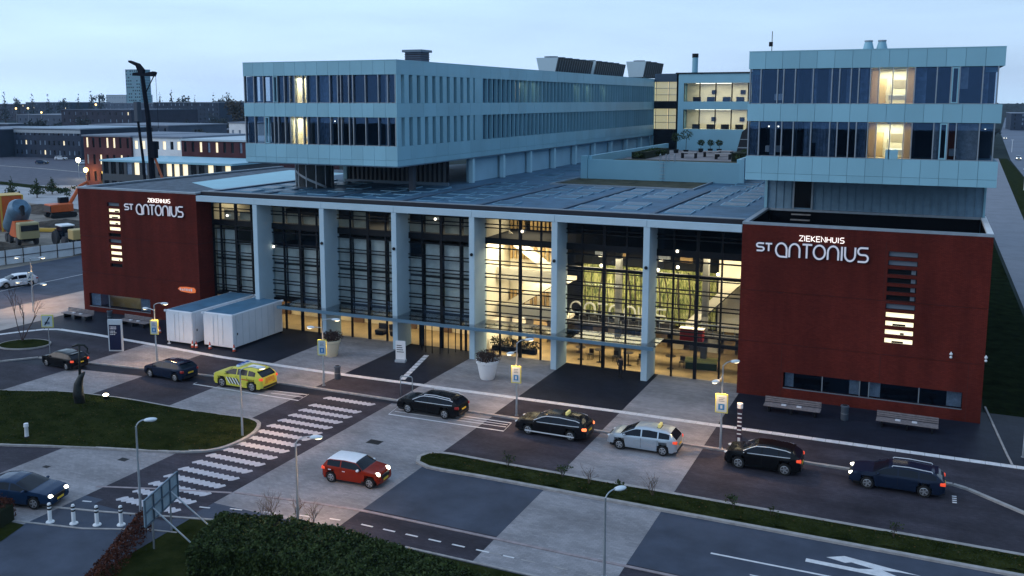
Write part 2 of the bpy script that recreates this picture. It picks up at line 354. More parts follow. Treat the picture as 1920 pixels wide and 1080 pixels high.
kb = [p for p in KERB if p[0] > -92] ; kb = [(-91, kerb_y(-91))] + kb
for a, b in zip(kb, kb[1:]):                                # kerbstones in real lengths where the photo shows the line
    MB().strip([a, b], 0.28, 0.0, H_K, side=1).world('kerb', M_kerb, pave)
# white guide line in the pavement, made of slabs
line_pts = [(-89.6, 66.8), (-88.6, 68.6), (-87.1, 70.6), (-85.6, 71.3), (-80, 71.25), (-70, 70.6), (-62, 69.9), (-50, 69.85), (-22, 70.5), (9.5, 70.8)]
gl = struct(MB().strip(line_pts, 0.14, 0, zP + 0.002).world('guide_line', M_kerb))
acc = 0
for a, b in zip(line_pts, line_pts[1:]):
    L = math.hypot(b[0] - a[0], b[1] - a[1]); n = max(1, round(L / 0.95))
    for i in range(n):
        f0, f1 = i / n + 0.012 / L, (i + 1) / n - 0.012 / L
        p = (a[0] + (b[0] - a[0]) * f0, a[1] + (b[1] - a[1]) * f0); q = (a[0] + (b[0] - a[0]) * f1, a[1] + (b[1] - a[1]) * f1)
        MB().strip([p, q], 0.60, 0.02, zP + 0.010 + rng.uniform(0, 0.004)).world('guide_slab', M_paint, gl)
# branch of the white line towards the doors
br = struct(MB().strip([(-41.9, 70.3), (-43.9, 79.0)], 0.1, 0, zP + 0.002).world('guide_line', M_kerb))
for i in range(9):
    f0, f1 = i / 9 + .01, (i + 1) / 9 - .01
    MB().strip([(-41.9 - 2 * f0, 70.75 + 8.2 * f0), (-41.9 - 2 * f1, 70.75 + 8.2 * f1)], 0.5, 0.02, zP + 0.012).world('guide_slab', M_paint, br)

# pale kerb band between carriageway and cycle path, and the outer edge line
def band_line(name, pts, w, z1, m): return struct(MB().strip(pts, w, 0.0, z1).world(name, m))
band_line('kerb_line', [(-39.3, 45.2), (-34, 46.0), (-30.4, 46.35), (34, 46.6)], 0.22, 0.05, mat('pink_kerb', (0.27, 0.23, 0.24), 0.85, var=0.2, vscale=2))
band_line('kerb_line', [(-48.8, 38.6), (-45, 39.5), (-39.0, 41.2), (-34.5, 42.5), (-30.3, 43.3), (-20, 43.35), (34, 43.5)], 0.16, 0.05, M_kerb)
band_line('kerb_line', [(-49.5, 36.2), (-44, 37.4), (-40.4, 38.9), (-38.6, 39.3)], 0.13, 0.05, M_kerb)
band_line('kerb_line', [(-48.2, 42.2), (-44.5, 43.5), (-39.5, 45.1)], 0.2, 0.03, mat('pink_kerb', (0.27, 0.23, 0.24)))

# zebra crossing: saw-edged bars laid from white blocks
zeb = struct(MB().poly([(-46.2, 40.2), (-40.2, 40.2), (-40.2, 64.6), (-46.2, 64.6)], 0.0135).world('crossing', M_asph))
ys = [64.0, 61.9] + [61.9 - 1.355 * i for i in range(1, 16)]
M_blk = mat('white_crossing_block', (0.46, 0.45, 0.485), 0.8, spec=.1, var=0.12, vscale=4)
for y in ys:
    if y < 43.6 and y > 42.6: pass
    pts = []; n = 11; w = 4.75 / n; xl = -45.5; h = 0.60
    for i in range(n + 1):
        pts.append((xl + i * w, y - h / 2 + 0.0)); pts.append((xl + i * w + w * 0.45, y - h / 2 - 0.17)) if i < n else None
    for i in range(n, -1, -1):
        pts.append((xl + i * w + 0.2, y + h / 2 - 0.14)); pts.append((xl + i * w - w * 0.55 + 0.2, y + h / 2 + 0.03)) if i > 0 else None
    MB().prism(pts, 0.005, 0.021).world('crossing_bar', M_blk, zeb)

# parking bay outlines
def outline(name, pts, w=0.16): return struct(MB().strip(pts, w, 0, 0.0165, closed=True).world(name, M_paint))
outline('bay_marking', [(-58.3, 62.2), (-47.0, 62.3), (-47.3, 64.7), (-58.6, 64.1)])
outline('bay_marking', [(-38.3, 62.5), (-28.3, 62.8), (-28.5, 64.7), (-38.6, 64.5)])
for a in (((-38.2, 63.3), (-28.5, 63.7)), ((-38.2, 63.9), (-28.6, 64.2)), ((-50.4, 63.0), (-47.2, 63.2)), ((-50.6, 63.6), (-47.3, 63.9))):
    struct(MB().strip(a, 0.1, 0, 0.0165).world('bay_marking', M_paint))
# lane line, arrow, cycle dashes
struct(MB().strip([(-9.8, 49.85), (34, 50.0)], 0.16, 0, 0.0165).world('lane_line', M_paint))
for i in range(3): struct(MB().strip([(-7.4 + 8 * i, 48.3), (-6.6 + 8 * i, 48.3)], 0.1, 0, 0.0165).world('lane_line', M_paint))
arrow = [(-4.9, 51.05), (-4.9, 51.45), (-2.2, 51.4), (-1.4, 51.7), (-2.6, 52.0), (-2.9, 51.8), (-3.9, 52.05), (-3.0, 52.6), (-0.6, 52.15), (0.9, 51.95), (-0.2, 51.9), (-1.0, 51.75), (-0.3, 51.4), (1.2, 51.3), (1.4, 51.75), (3.6, 51.15), (1.4, 50.5), (1.2, 50.95)]
struct(MB().prism(arrow, 0.0, 0.0165).world('lane_arrow', M_paint))
for i in range(7): struct(MB().strip([(-30.0 + i * 1.52 + 0.55, 44.75), (-30.0 + i * 1.52 + 1.35, 44.75)], 0.13, 0, 0.0165).world('cycle_dash', M_paint))
for i in range(12): struct(MB().strip([(-21.0 + i * 1.9, 44.75), (-20.2 + i * 1.9, 44.75)], 0.10, 0, 0.0165).world('cycle_dash', M_kerb))
for x, y, x2, y2 in ((-47.2, 40.2, -46.6, 40.35), (-39.9, 42.6, -39.2, 42.75), (-38, 43.2, -37.2, 43.35), (-35.8, 43.7, -35, 43.85), (-33.6, 44.2, -32.8, 44.35), (-31.6, 44.6, -30.9, 44.7)):
    struct(MB().strip([(x, y), (x2, y2)], 0.12, 0, 0.0165).world('cycle_dash', M_paint))
# small white lettering blocks on the road by the kerb
for i in range(4): struct(MB().strip([(2.55, 62.9 + i * 0.34), (2.8, 62.95 + i * 0.34)], 0.16, 0, 0.0165).world('bay_marking', M_paint))

# planted islands
def rounded(pts, n=6, r=1.0):
    out = []
    m = len(pts)
    for i in range(m):
        p = Vector(pts[i]); a = (Vector(pts[i - 1]) - p); b = (Vector(pts[(i + 1) % m]) - p)
        la, lb = min(r, a.length * .45), min(r, b.length * .45); A = p + a.normalized() * la; B = p + b.normalized() * lb
        for k in range(n + 1):
            t = k / n; out.append(tuple((A * (1 - t) ** 2 + p * 2 * t * (1 - t) + B * t * t)))
    return out
def island(name, pts, rise, label=None, kw=0.30):
    c = Vector((sum(p[0] for p in pts) / len(pts), sum(p[1] for p in pts) / len(pts)))
    mb = MB(); rings = []; n = len(pts)
    K = 7
    for k in range(K):
        f = 1 - k / (K - 0.0)
        rings.append([(c.x + (p[0] - c.x) * f, c.y + (p[1] - c.y) * f, 0.13 + rise * (1 - f) ** 0.7 + (rng.uniform(-.05, .05) if 0 < k else 0)) for p in pts])
    vs = [v for r in rings for v in r] + [(c.x, c.y, 0.13 + rise)]
    fs = [(k * n + i, k * n + (i + 1) % n, (k + 1) * n + (i + 1) % n, (k + 1) * n + i) for k in range(K - 1) for i in range(n)]
    fs += [((K - 1) * n + i, (K - 1) * n + (i + 1) % n, K * n) for i in range(n)]
    mb.add(vs, fs); o = struct(mb.world(name, M_grass, smooth=True))
    MB().strip(pts, kw, 0.0, 0.15, closed=True, side=-1).world('kerb', M_kerb, o)
    return o
isl = rounded([(-100, 52.5), (-82, 52.5), (-71.9, 53.5), (-66.5, 55.8), (-60, 56.5), (-52, 56.4), (-46.4, 57.0), (-44.8, 54.2), (-45.0, 50.3), (-47.8, 48.7), (-54.8, 46.6), (-60.4, 44.5), (-80, 38), (-100, 36)], 4, 1.6)
i1 = island('grass_island', isl, 0.5)
med = [(-31.35, 55.4), (-31.0, 54.6), (-30.0, 54.15), (-29.0, 54.1)] + [(x, 54.2) for x in range(-26, 33, 3)] + [(33, 55.2), (33, 56.5)] + [(x, 56.5) for x in range(31, -29, -3)] + [(-29.4, 56.6), (-30.4, 56.5), (-31.1, 56.1)]
def median(name, med):
    # a long planted strip: banked across its width
    n = len(med)
    o = struct(MB().poly(med, 0.13).world(name, M_grass))
    mb = MB()
    xs = [-30.6 + i * 0.8 for i in range(80)]
    for a, b in zip(xs, xs[1:]):
        for j in range(6):
            y0, y1 = 54.45 + j * 0.32, 54.45 + (j + 1) * 0.32
            h = lambda x, y: 0.14 + 0.22 * math.sin(math.pi * (y - 54.4) / 2.0) + 0.05 * math.sin(x * 3.1 + y * 7) + 0.04 * math.sin(x * 5.7 - y * 4)
            mb.quad((a, y0, h(a, y0)), (b, y0, h(b, y0)), (b, y1, h(b, y1)), (a, y1, h(a, y1)))
    mb.world('turf', M_grass, o, smooth=True)
    MB().strip(med, 0.30, 0.0, 0.15, closed=True, side=-1).world('kerb', M_kerb, o)
    return o
md = median('grass_median', med)
ov = [(-83.2 + 2.35 * math.cos(t) - 0.7 * math.sin(t), 65.0 + 0.9 * math.cos(t) + 1.75 * math.sin(t)) for t in [2 * math.pi * i / 28 for i in range(28)]]
o = island('grass_island', ov, 0.22, kw=0.12); o.location.z = 0.11

def tufts(parent, inside, n, seed, zf):
    """short ragged grass clumps and fallen leaves over a lawn"""
    rg = random.Random(seed)
    for nm, m, k, s in (('grass_tufts', mat('grass_blade', (.020, .034, .008), .9, var=.5, vscale=2.5, spec=0, col2=(.048, .060, .018)), n, .035), ('fallen_leaves', mat('dry_leaf', (.10, .06, .025), .9, spec=0), n // 40, .05)):
        mb = MB(); vs = []; fs = []
        for _ in range(k):
            x, y = inside(rg); z = zf(x, y); X, Yy, Z = x * S, y * S, z * S; a = rg.uniform(0, 6.28); dx, dy = math.cos(a) * s, math.sin(a) * s; h = rg.uniform(.015, .05) if nm == 'grass_tufts' else .01; lx, ly = rg.gauss(0, .02), rg.gauss(0, .02)
            i = len(vs); vs += [(X - dx, Yy - dy, Z), (X + dx, Yy + dy, Z), (X + dx * .6 + lx, Yy + dy * .6 + ly, Z + h), (X - dx * .6 + lx, Yy - dy * .6 + ly, Z + h * .8)] if nm == 'grass_tufts' else [(X - dx, Yy - dy, Z + .05), (X + dy, Yy - dx, Z + .06), (X + dx, Yy + dy, Z + .05), (X - dy, Yy + dx, Z + .05)]; fs.append((i, i + 1, i + 2, i + 3))
        mb.v = vs; mb.f = fs; mb.mi = [0] * len(fs); o = mb.build(nm, m, parent); o['kind'] = 'stuff'
def in_poly(pts):
    xs_, ys_ = [p[0] for p in pts], [p[1] for p in pts]
    def f(rg):
        while True:
            x, y = rg.uniform(max(min(xs_), -80), max(xs_)), rg.uniform(min(ys_), max(ys_)); c = False
            for i in range(len(pts)):
                (a, b), (d, e_) = pts[i - 1], pts[i]
                if (b > y) != (e_ > y) and x < (d - a) * (y - b) / (e_ - b) + a: c = not c
            if c: return x, y
    return f
_ci = Vector((sum(p[0] for p in isl) / len(isl), sum(p[1] for p in isl) / len(isl)))
dgr = bpy.context.evaluated_depsgraph_get(); dgr.update(); _io = i1.evaluated_get(dgr)
def z_isl(x, y):
    ok, loc, nn, fi = _io.ray_cast(Vector((x * S, y * S, 5)), Vector((0, 0, -1))); return (loc.z / S) if ok else .13
tufts(i1, in_poly([(_ci.x + (p[0] - _ci.x) * .975, _ci.y + (p[1] - _ci.y) * .955) for p in isl]), 16000, 1, z_isl)
tufts(md, lambda rg: (rg.uniform(-30.8, 20), rg.uniform(54.5, 56.2)), 6000, 2, lambda x, y: 0.14 + 0.22 * math.sin(math.pi * (y - 54.4) / 2.0) + 0.01)
# verge under the hedges, side street and its pavement, yard, right-hand strip
struct(MB().poly([(-39.2, 41.0), (-34.5, 42.3), (-30.3, 43.15), (34, 43.3), (34, 20), (-37.5, 20), (-39.0, 33)], 0.03).world('verge', M_grass))
struct(MB().poly([(-52, 36.0), (-47.6, 36.3), (-47.0, 34.4), (-46.6, 20), (-62, 20), (-70, 32)], 0.03).world('verge', M_grass))
M_street = mat('worn_street_asphalt', (0.085, 0.088, 0.115), 0.75, spec=.15, var=0.25, vscale=0.4, detail=8)
struct(MB().poly([(-124, 40), (-100.3, 40), (-100.3, 125), (-120, 170), (-142, 170), (-124, 125)], 0.004 * S + .01).world('side_street', M_street))
sp = struct(MB().poly([(-100.3, 66), (-91.02, 60), (-91.02, 82), (-92, 122), (-100.3, 122)], 0.11).world('side_pavement', mat('pale_path', (0.36, 0.32, 0.30), 0.85, var=0.2, vscale=0.5, detail=8)))
MB().strip([(-100.3, 60), (-100.3, 122)], 0.25, 0, 0.125).world('kerb', M_kerb, sp)
struct(MB().strip([(-110.5, 60), (-110.5, 120)], 0.14, 0, 0.03).world('lane_line', M_paint))
struct(MB().poly([(-124.5, 80), (-124.5, 126), (-142, 172), (-240, 172), (-240, 110), (-150, 92)], 0.03).world('building_yard', M_soil))
M_sand = mat('pale_sand', (0.33, 0.34, 0.36), 0.95, var=0.25, vscale=0.15, detail=8)
struct(MB().poly([(-165, 150), (-142, 172), (-150, 215), (-235, 232), (-275, 205), (-215, 165)], 0.045).world('sand_lot', M_sand))
struct(MB().poly([(-420, 200), (-250, 190), (-160, 235), (-300, 285), (-420, 300)], 0.06).world('far_street', M_street))
struct(MB().strip([(-420, 262), (-300, 245), (-230, 228), (-165, 222)], 0.9, 0, 0.12).world('far_pavement', M_kerb))
struct(MB().strip([(-420, 215), (-300, 205), (-255, 196), (-230, 190)], 5.0, 0, 0.10).world('far_verge', M_grass))
struct(MB().poly([(9.6, 58.7), (34, 57), (34, 60), (11.5, 73), (11.0, 120), (11.6, 420), (7.0, 420), (5.2, 84), (7.2, 73), (9.6, 70)], 0.05).world('verge', mat('dark_groundcover', (0.010, 0.015, 0.006), 0.95, spec=0, var=0.5, vscale=0.8, bump=1, bscale=5, detail=8)))
struct(MB().poly([(11.2, 73), (11.5, 150), (12.5, 460), (27, 460), (18.6, 220), (15, 75)], 0.055).world('service_road', mat('service_asphalt', (0.16, 0.17, 0.20), 0.7, var=0.15, vscale=0.3, detail=8)))
struct(MB().poly([(15, 73), (18.6, 220), (27, 460), (30.5, 460), (28.2, 350), (27.7, 200), (28.5, 60)], 0.05).world('verge', M_grass))
struct(MB().poly([(29, 60), (28, 200), (28.5, 350), (31, 450), (48, 815), (112, 1800), (300, 4000), (420, 4000), (190, 1800), (95, 815), (64, 450), (58, 200), (58, 60)], 0.07).world('highway', mat('highway_asphalt', (0.12, 0.14, 0.18), 0.7, spec=.15, var=0.15, vscale=0.05)))
for i in range(16):
    y = 240 + i * 22
    struct(MB().strip([(40 + (y - 220) * .05, y), (40.4 + (y + 8 - 220) * .05, y + 8)], 0.4, 0, 0.1).world('lane_line', M_paint))
struct(MB().poly([(-140, 84), (-92, 84), (-92, 240), (-150, 240)], 0.02).world('rear_yard', M_asphB))
# edge kerb to the right of the red block
struct(MB().strip([(6.4, 71.0), (6.2, 73), (5.3, 84.2)], 0.14, 0, 0.17).world('kerb_line', M_kerb))
# drain covers
M_iron = mat('cast_iron', (0.03, 0.03, 0.033), 0.6, 0.6)
for x, y, r in ((-36.0, 56.7, 0.55), (-50.2, 46.4, 0.35), (-54.0, 43.2, 0.25), (-46.6, 61.7, 0.35), (-66.5, 62.3, .4)):
    m = MB().box(x - r, x + r, y - r * .7, y + r * .7, 0.005, 0.0165)
    d = tag(m.world('drain_cover', M_iron), None, None)
    d['label'] = {-36.0: 'rusty square drain cover in the pale paving above the red car', -50.2: 'small square drain cover in the pale band left of the zebra', -54.0: 'faint drain cover on pale road behind the blue saloon', -46.6: 'dark drain cover by the kerb at the top of the zebra', -66.5: 'dark slot drain beside the bonnet of the parked navy hatchback'}[x]
    d['category'] = 'drain cover'; d['group'] = 'drain covers in the road'
    for k in range(4): MB().box(x - r * .85, x + r * .85, y - r * .55 + k * r * .32, y - r * .55 + k * r * .32 + r * .12, 0.017, 0.022).world('grate_bar', M_black, d)
for x in (-46.4, 9): pass
# ------------------------------------------------------------------ lettering (stroke built)
def arc(cx, cy, rx, ry, a0, a1, n=10): return [(cx + rx * math.cos(R(a0 + (a1 - a0) * i / n)), cy + ry * math.sin(R(a0 + (a1 - a0) * i / n))) for i in range(n + 1)]
GL = {  # name: (advance, strokes)
 'a': (1.12, [[(0.9, 0.0), (0.9, 0.5)] + arc(.45, .5, .45, .5, 0, 180)[1:] + arc(.45, .5, .45, .5, 180, 270)[1:] + [(0.9, 0.0)]]),
 'n': (1.06, [[(0, 0), (0, .55)] + arc(.42, .55, .42, .45, 180, 0)[1:] + [(.84, 0)]]),
 't': (0.92, [[(0, 1), (.78, 1)], [(.36, 1), (.36, 0)]]),
 'o': (1.14, [arc(.46, .5, .46, .5, 0, 360, 20)]),
 'i': (0.30, [[(0.05, 0), (0.05, 1)]]),
 'u': (1.02, [[(0, 1), (0, .45)] + arc(.4, .45, .4, .45, 180, 360)[1:] + [(.8, 1)]]),
 's': (0.95, [[(.78, 1)] + arc(.25, .75, .25, .25, 90, 270) + arc(.52, .25, .26, .25, 90, -90) + [(0, 0)]]),
 'Z': (0.85, [[(0, 1), (.65, 1), (0, 0), (.65, 0)]]), 'I': (0.35, [[(.05, 0), (.05, 1)]]),
 'E': (0.80, [[(.6, 1), (0, 1), (0, 0), (.6, 0)], [(0, .5), (.5, .5)]]), 'K': (0.85, [[(0, 0), (0, 1)], [(.6, 1), (0, .45), (.62, 0)]]),
 'N': (0.90, [[(0, 0), (0, 1), (.65, 0), (.65, 1)]]), 'H': (0.90, [[(0, 0), (0, 1)], [(.65, 0), (.65, 1)], [(0, .5), (.65, .5)]]),
 'U': (0.90, [[(0, 1), (0, .3)] + arc(.32, .3, .32, .3, 180, 360, 6)[1:] + [(.64, 1)]]), 'S': (0.85, [[(.62, 1)] + arc(.22, .75, .22, .25, 90, 270, 6) + arc(.4, .25, .24, .25, 90, -90, 6) + [(0, 0)]]),
 'T': (0.85, [[(0, 1), (.7, 1)], [(.35, 1), (.35, 0)]]),
}
def ribbon(mb, pts, w, x, y, z, h, k, d):
    """stroke of width w extruded from the wall plane y towards -Y by d"""
    q = [Vector((x + p[0] * k, z + p[1] * h)) for p in pts]
    closed = (q[0] - q[-1]).length < 1e-4
    if closed: q = q[:-1]
    n = len(q); L = []; Rr = []
    for i in range(n):
        a = q[i - 1] if (i or closed) else None; b = q[(i + 1) % n] if (i < n - 1 or closed) else None
        d0 = (q[i] - a).normalized() if a else (b - q[i]).normalized(); d1 = (b - q[i]).normalized() if b else d0
        n0, n1 = Vector((-d0.y, d0.x)), Vector((-d1.y, d1.x)); m = (n0 + n1); m = m.normalized() if m.length > 1e-3 else n0
        f = min(1.8, 1 / max(0.3, m.dot(n0)))
        L.append(q[i] + m * w / 2 * f); Rr.append(q[i] - m * w / 2 * f)
    for i in range(n if closed else n - 1):
        j = (i + 1) % n; a, b, c, e2 = Rr[i], Rr[j], L[j], L[i]
        mb.add([(a.x, y - d, a.y), (b.x, y - d, b.y), (c.x, y - d, c.y), (e2.x, y - d, e2.y), (a.x, y, a.y), (b.x, y, b.y), (c.x, y, c.y), (e2.x, y, e2.y)],
               [(0, 1, 2, 3), (1, 0, 4, 5), (3, 2, 6, 7), (0, 3, 7, 4), (2, 1, 5, 6)])
def word(txt, x, y, z, width, h, w, d, m, parent, nm='letter', sc=S, back=None):
    tot = sum(GL[c][0] for c in txt) - 0.12; k = width / tot; cx = x
    for c in txt:
        mb = MB()
        for st in GL[c][1]: ribbon(mb, st, w, cx, y, z, h, k, d)
        o = mb.build(nm, m, parent, sc=sc)
        if back:
            mb = MB()
            for st in GL[c][1]: ribbon(mb, st, w * 1.9, cx, y + 0.05, z, h, k, 0.06)
            mb.build('backing', back, o, sc=sc)
        cx += GL[c][0] * k
M_letter = emit('lit_white_letter', (0.90, 0.88, 1.0), 0.20, (0.6, 0.6, 0.65))
M_letterZ = emit('lit_warm_letter', (1.0, 0.86, 0.74), 1.0)
M_navy = mat('navy_letter_return', (0.010, 0.012, 0.035), 0.6)

# ------------------------------------------------------------------ red brick end blocks
Y0 = 79.5
M_lit = emit('lit_window_warm', (1.0, 0.83, 0.48), 1.35)
M_lit2 = emit('lit_window_yellow', (1.0, 0.78, 0.36), 0.95)
M_greyp = mat('grey_blind', (0.13, 0.16, 0.20), 0.6)
M_darkp = mat('dark_pane', (0.008, 0.009, 0.012), 0.15)
def brick_block(x0, x1, y1, label, sx0, sx1, stz, stypes, win, wp, side=1):
    t = thing('brick_block', label, 'building', at((x0 + x1) / 2, Y0))
    o0 = at((x0 + x1) / 2, Y0)
    def W(mb, n, m, par=t):
        o = mb.build(n, m, par, sc=S)
        if par is t: o.location = -o0
        return o
    bands = [(0.0, 4.78), (4.84, 9.16), (9.22, 14.75)]
    holes = [(sx0, sx1, z, z + 0.44) for z in stz] + [win]
    for a, b in bands:
        hs = [h for h in holes if a < h[2] < b and h[3] < b]
        hs2 = [h for h in holes if h not in hs and h[2] < b < h[3]]
        mb = MB().wall(x0, x1, a, b, Y0, hs, 0.35)
        mb.quad((x1, Y0, a), (x1, y1, a), (x1, y1, b), (x1, Y0, b)); mb.quad((x0, y1, a), (x0, Y0, a), (x0, Y0, b), (x0, y1, b))
        mb.quad((x0, Y0, b), (x1, Y0, b), (x1, Y0 + .3, b), (x0, Y0 + .3, b))
        W(mb, 'wall_band', M_brick)
    mb = MB().box(x0 + .06, x1 - .06, Y0 + .06, y1 - .06, 4.0, 9.9)
    jm = MB()
    for z in (4.78, 9.16): jm.box(x0 + .05, x1 - .05, Y0 + .05, y1 - .05, z - .02, z + .08)
    W(jm, 'movement_joint', M_joint)
    # vertical control joints, thin recessed lines
    for vx, a, b in wp['joints']:
        W(MB().box(vx - .018, vx + .018, Y0 - .004, Y0 + .02, a, b), 'control_joint', M_joint)
    # stair slots
    for z, ty in zip(stz, stypes):
        m = {'L': M_lit, 'g': M_greyp, 'd': M_darkp}[ty]
        f = W(MB().box(sx0, sx1, Y0 + .22, Y0 + .26, z, z + .44), 'stair_window', m)
        fr = MB()
        fr.box(sx0, sx1, Y0 + .16, Y0 + .22, z, z + .035).box(sx0, sx1, Y0 + .16, Y0 + .22, z + .405, z + .44).box(sx0, sx0 + .05, Y0 + .16, Y0 + .22, z, z + .44).box(sx1 - .05, sx1, Y0 + .16, Y0 + .22, z, z + .44)
        fr.build('frame', M_steel, f, sc=S)
        if ty == 'L' and rng.random() < .5: MB().box(sx0 + rng.uniform(.4, 1.2), sx0 + rng.uniform(1.3, 1.6), Y0 + .205, Y0 + .215, z + .05, z + .2).build('sill_clutter', M_darkp, f, sc=S)
        if ty == 'd' and x0 > -50: MB().box(sx1 - .42, sx1 - .1, Y0 + .205, Y0 + .215, z + .05, z + .38).build('painted_reflection', M_greyp, f, sc=S)  # grey patch drawn as a reflection in the dark pane
    # ground-floor strip window
    a, b, c, d = win
    f = MB(); f.box(a, b, Y0 - .03, Y0 + .2, c - .07, c).box(a, b, Y0 + .05, Y0 + .2, d, d + .002 + .05)
    for u in wp['mull']: f.box(u - .04, u + .04, Y0 + .08, Y0 + .2, c, d)
    fo = W(f, 'window_frame', M_greymetal)
    us = [a] + wp['mull'] + [b]
    for u, v in zip(us, us[1:]): W(MB().box(u + .04, v - .04, Y0 + .14, Y0 + .16, c, d), 'window_pane', M_glass)
    rm = MB().box(a - .3, b + .3, Y0 + 3.2, Y0 + 3.3, 0, 3.4).box(a - .3, b + .3, Y0 + .4, Y0 + 3.2, 0.02, 0.1).box(a - .3, b + .3, Y0 + .4, Y0 + 3.2, 3.2, 3.3)
    W(rm, 'room_lining', wp['room'])
    for u, v in wp['curt']: W(MB().box(u, v, Y0 + .36, Y0 + .40, c + .03, d - .04), 'curtain', M_curtain)
    # parapet and roof
    W(MB().box(x0 - .02, x1 + .02, Y0 - .03, Y0 + .45, 14.75, 14.95), 'coping', M_coping)
    W(MB().box(x1 - .42, x1 + .02, Y0 + .45, y1, 14.75, 14.95), 'coping', M_coping if side else M_white)
    W(MB().box(x0 - .02, x0 + .42, Y0 + .45, y1, 14.75, 14.95), 'coping', M_coping)
    W(MB().box(x0 + .3, x1 - .3, Y0 + .3, y1, 13.2 if side == 0 else 14.5, 13.4 if side == 0 else 14.7), 'roof', wp['roof'])
    iw = MB(); zt = 14.75
    iw.quad((x0 + .4, Y0 + .44, 13.2), (x0 + .4, Y0 + .44, zt), (x1 - .4, Y0 + .44, zt), (x1 - .4, Y0 + .44, 13.2)); iw.quad((x1 - .4, Y0 + .44, 13.2), (x1 - .4, Y0 + .44, zt), (x1 - .4, y1, zt), (x1 - .4, y1, 13.2))
    iw.quad((x0 + .4, y1, 13.2), (x0 + .4, y1, zt), (x0 + .4, Y0 + .44, zt), (x0 + .4, Y0 + .44, 13.2))
    W(iw, 'parapet_lining', mat('black_lining', (0.008, 0.009, 0.012), 0.9, spec=0))
    return t
LX0, LX1, RX0, RX1 = -90.9, -72.95, -13.9, 4.75
stzL = [13.3 - .44 - i * .715 for i in range(11)]
lb = brick_block(LX0, LX1, 118.0, 'dark red brick end block with lit slot windows beside the white containers', -86.3, -84.4, stzL, 'gLLLLdgLLLd', (-90.0, -80.4, 0.75, 2.3),
    dict(mull=[-86.9], room=mat('warm_dim_room', (0.55, 0.45, 0.26), 0.8), curt=[(-90, -88.6), (-82.2, -80.5)], roof=M_roofgravel, joints=[(-79.9, 0.1, 4.7)]))
stzR = [13.2 - .44 - i * .70 for i in range(11)]
rb = brick_block(RX0, RX1, 92.0, 'dark red brick end block with four lit slots and a long low window', -2.5, -0.35, stzR, 'ggddddgLLLL', (-10.1, 3.4, 1.12, 2.42),
    dict(mull=[-7.0, -4.1, -3.4, 0.3], room=mat('dark_room', (0.02, 0.022, 0.028), 0.9), curt=[(-10.0, -9.3), (-4.9, -4.15), (-3.35, -2.55), (2.3, 3.35)], roof=mat('bitumen_roof', (0.010, 0.012, 0.016), 0.9, spec=0, var=.4, vscale=.8), joints=[(-10.3, 0.1, 4.7), (-2.65, 2.6, 4.7), (3.7, 0.1, 4.7), (-2.7, 9.3, 13.9)]), side=0)
lamp('strip_room_light', 'AREA', at(-85.5, Y0 + 2.0, 3.1), 60, (1, .80, .45), None, shape='RECTANGLE', size=6, size_y=1.5)
# security camera parts on the right block
for dx, nm in ((2.4, 'wall_camera'), (4.82, 'wall_camera')):
    c = MB().ball((dx * S, Y0 * S - .12, 5.45 * S), .10).box(dx * S - .03, dx * S + .03, Y0 * S - .12, Y0 * S, 5.5 * S, 5.6 * S).ball((dx * S, Y0 * S - .14, 5.2 * S), .09)
    tag(c.build(nm, M_white, None, smooth=True), 'white dome camera high on the right brick wall face' if dx < 3 else 'white bracket camera at the outer corner of the right brick wall', 'camera', 'cameras on the brick wall')

def wall_sign(name, label, parts, cx):
    t = thing(name, label, 'sign', at(cx, Y0, 12)); o0 = at(cx, Y0, 12)
    for p in parts: p(t)
    for ch in t.children: ch.location = -o0
    return t
wall_sign('hospital_sign', 'lit white hospital name lettering on the right brick wall', [
    lambda t: word('ZIEKENHUIS', -9.3, Y0 - .03, 13.62, 3.5, 0.42, 0.062, 0.06, M_letterZ, t),
    lambda t: word('sT', -12.65, Y0 - .10, 12.62, 1.25, 0.62, 0.13, 0.08, M_letter, t, back=M_navy),
    lambda t: word('antonius', -11.1, Y0 - .10, 12.22, 7.15, 1.12, 0.135, 0.10, M_letter, t, back=M_navy)], -8)
wall_sign('hospital_sign', 'smaller looking white hospital name lettering on the left brick wall', [
    lambda t: word('ZIEKENHUIS', -79.9, Y0 - .03, 13.62, 3.3, 0.42, 0.062, 0.06, M_letterZ, t),
    lambda t: word('sT', -83.4, Y0 - .10, 12.62, 1.3, 0.62, 0.13, 0.08, M_letter, t, back=M_navy),
    lambda t: word('antonius', -81.6, Y0 - .10, 12.18, 6.9, 1.12, 0.135, 0.10, M_letter, t, back=M_navy)], -79)
# small orange plate sign
def orange(t):
    pts = [(-76.05, 3.98), (-75.8, 4.2), (-74.9, 4.28), (-73.7, 4.25), (-73.5, 4.0), (-73.55, 3.72), (-74.2, 3.62), (-75.6, 3.72)]
    MB().prism_xz(pts, Y0 - .10, Y0 - .01).world('sign_plate', emit('orange_plate', (1.0, 0.22, 0.06), 0.35, (0.75, 0.16, 0.04)), t)
    x = -75.75
    for i, (w, h) in enumerate(((.18, .3), (.22, .22), (.12, .34), (.2, .3), (.16, .28), (.2, .36))):
        MB().box(x, x + w, Y0 - .13, Y0 - .105, 3.84, 3.84 + h * .85).world('mark', M_white, t); x += w + .14
wall_sign('direction_sign', 'small orange plate sign with white marks low on left brick wall', [orange], -75)

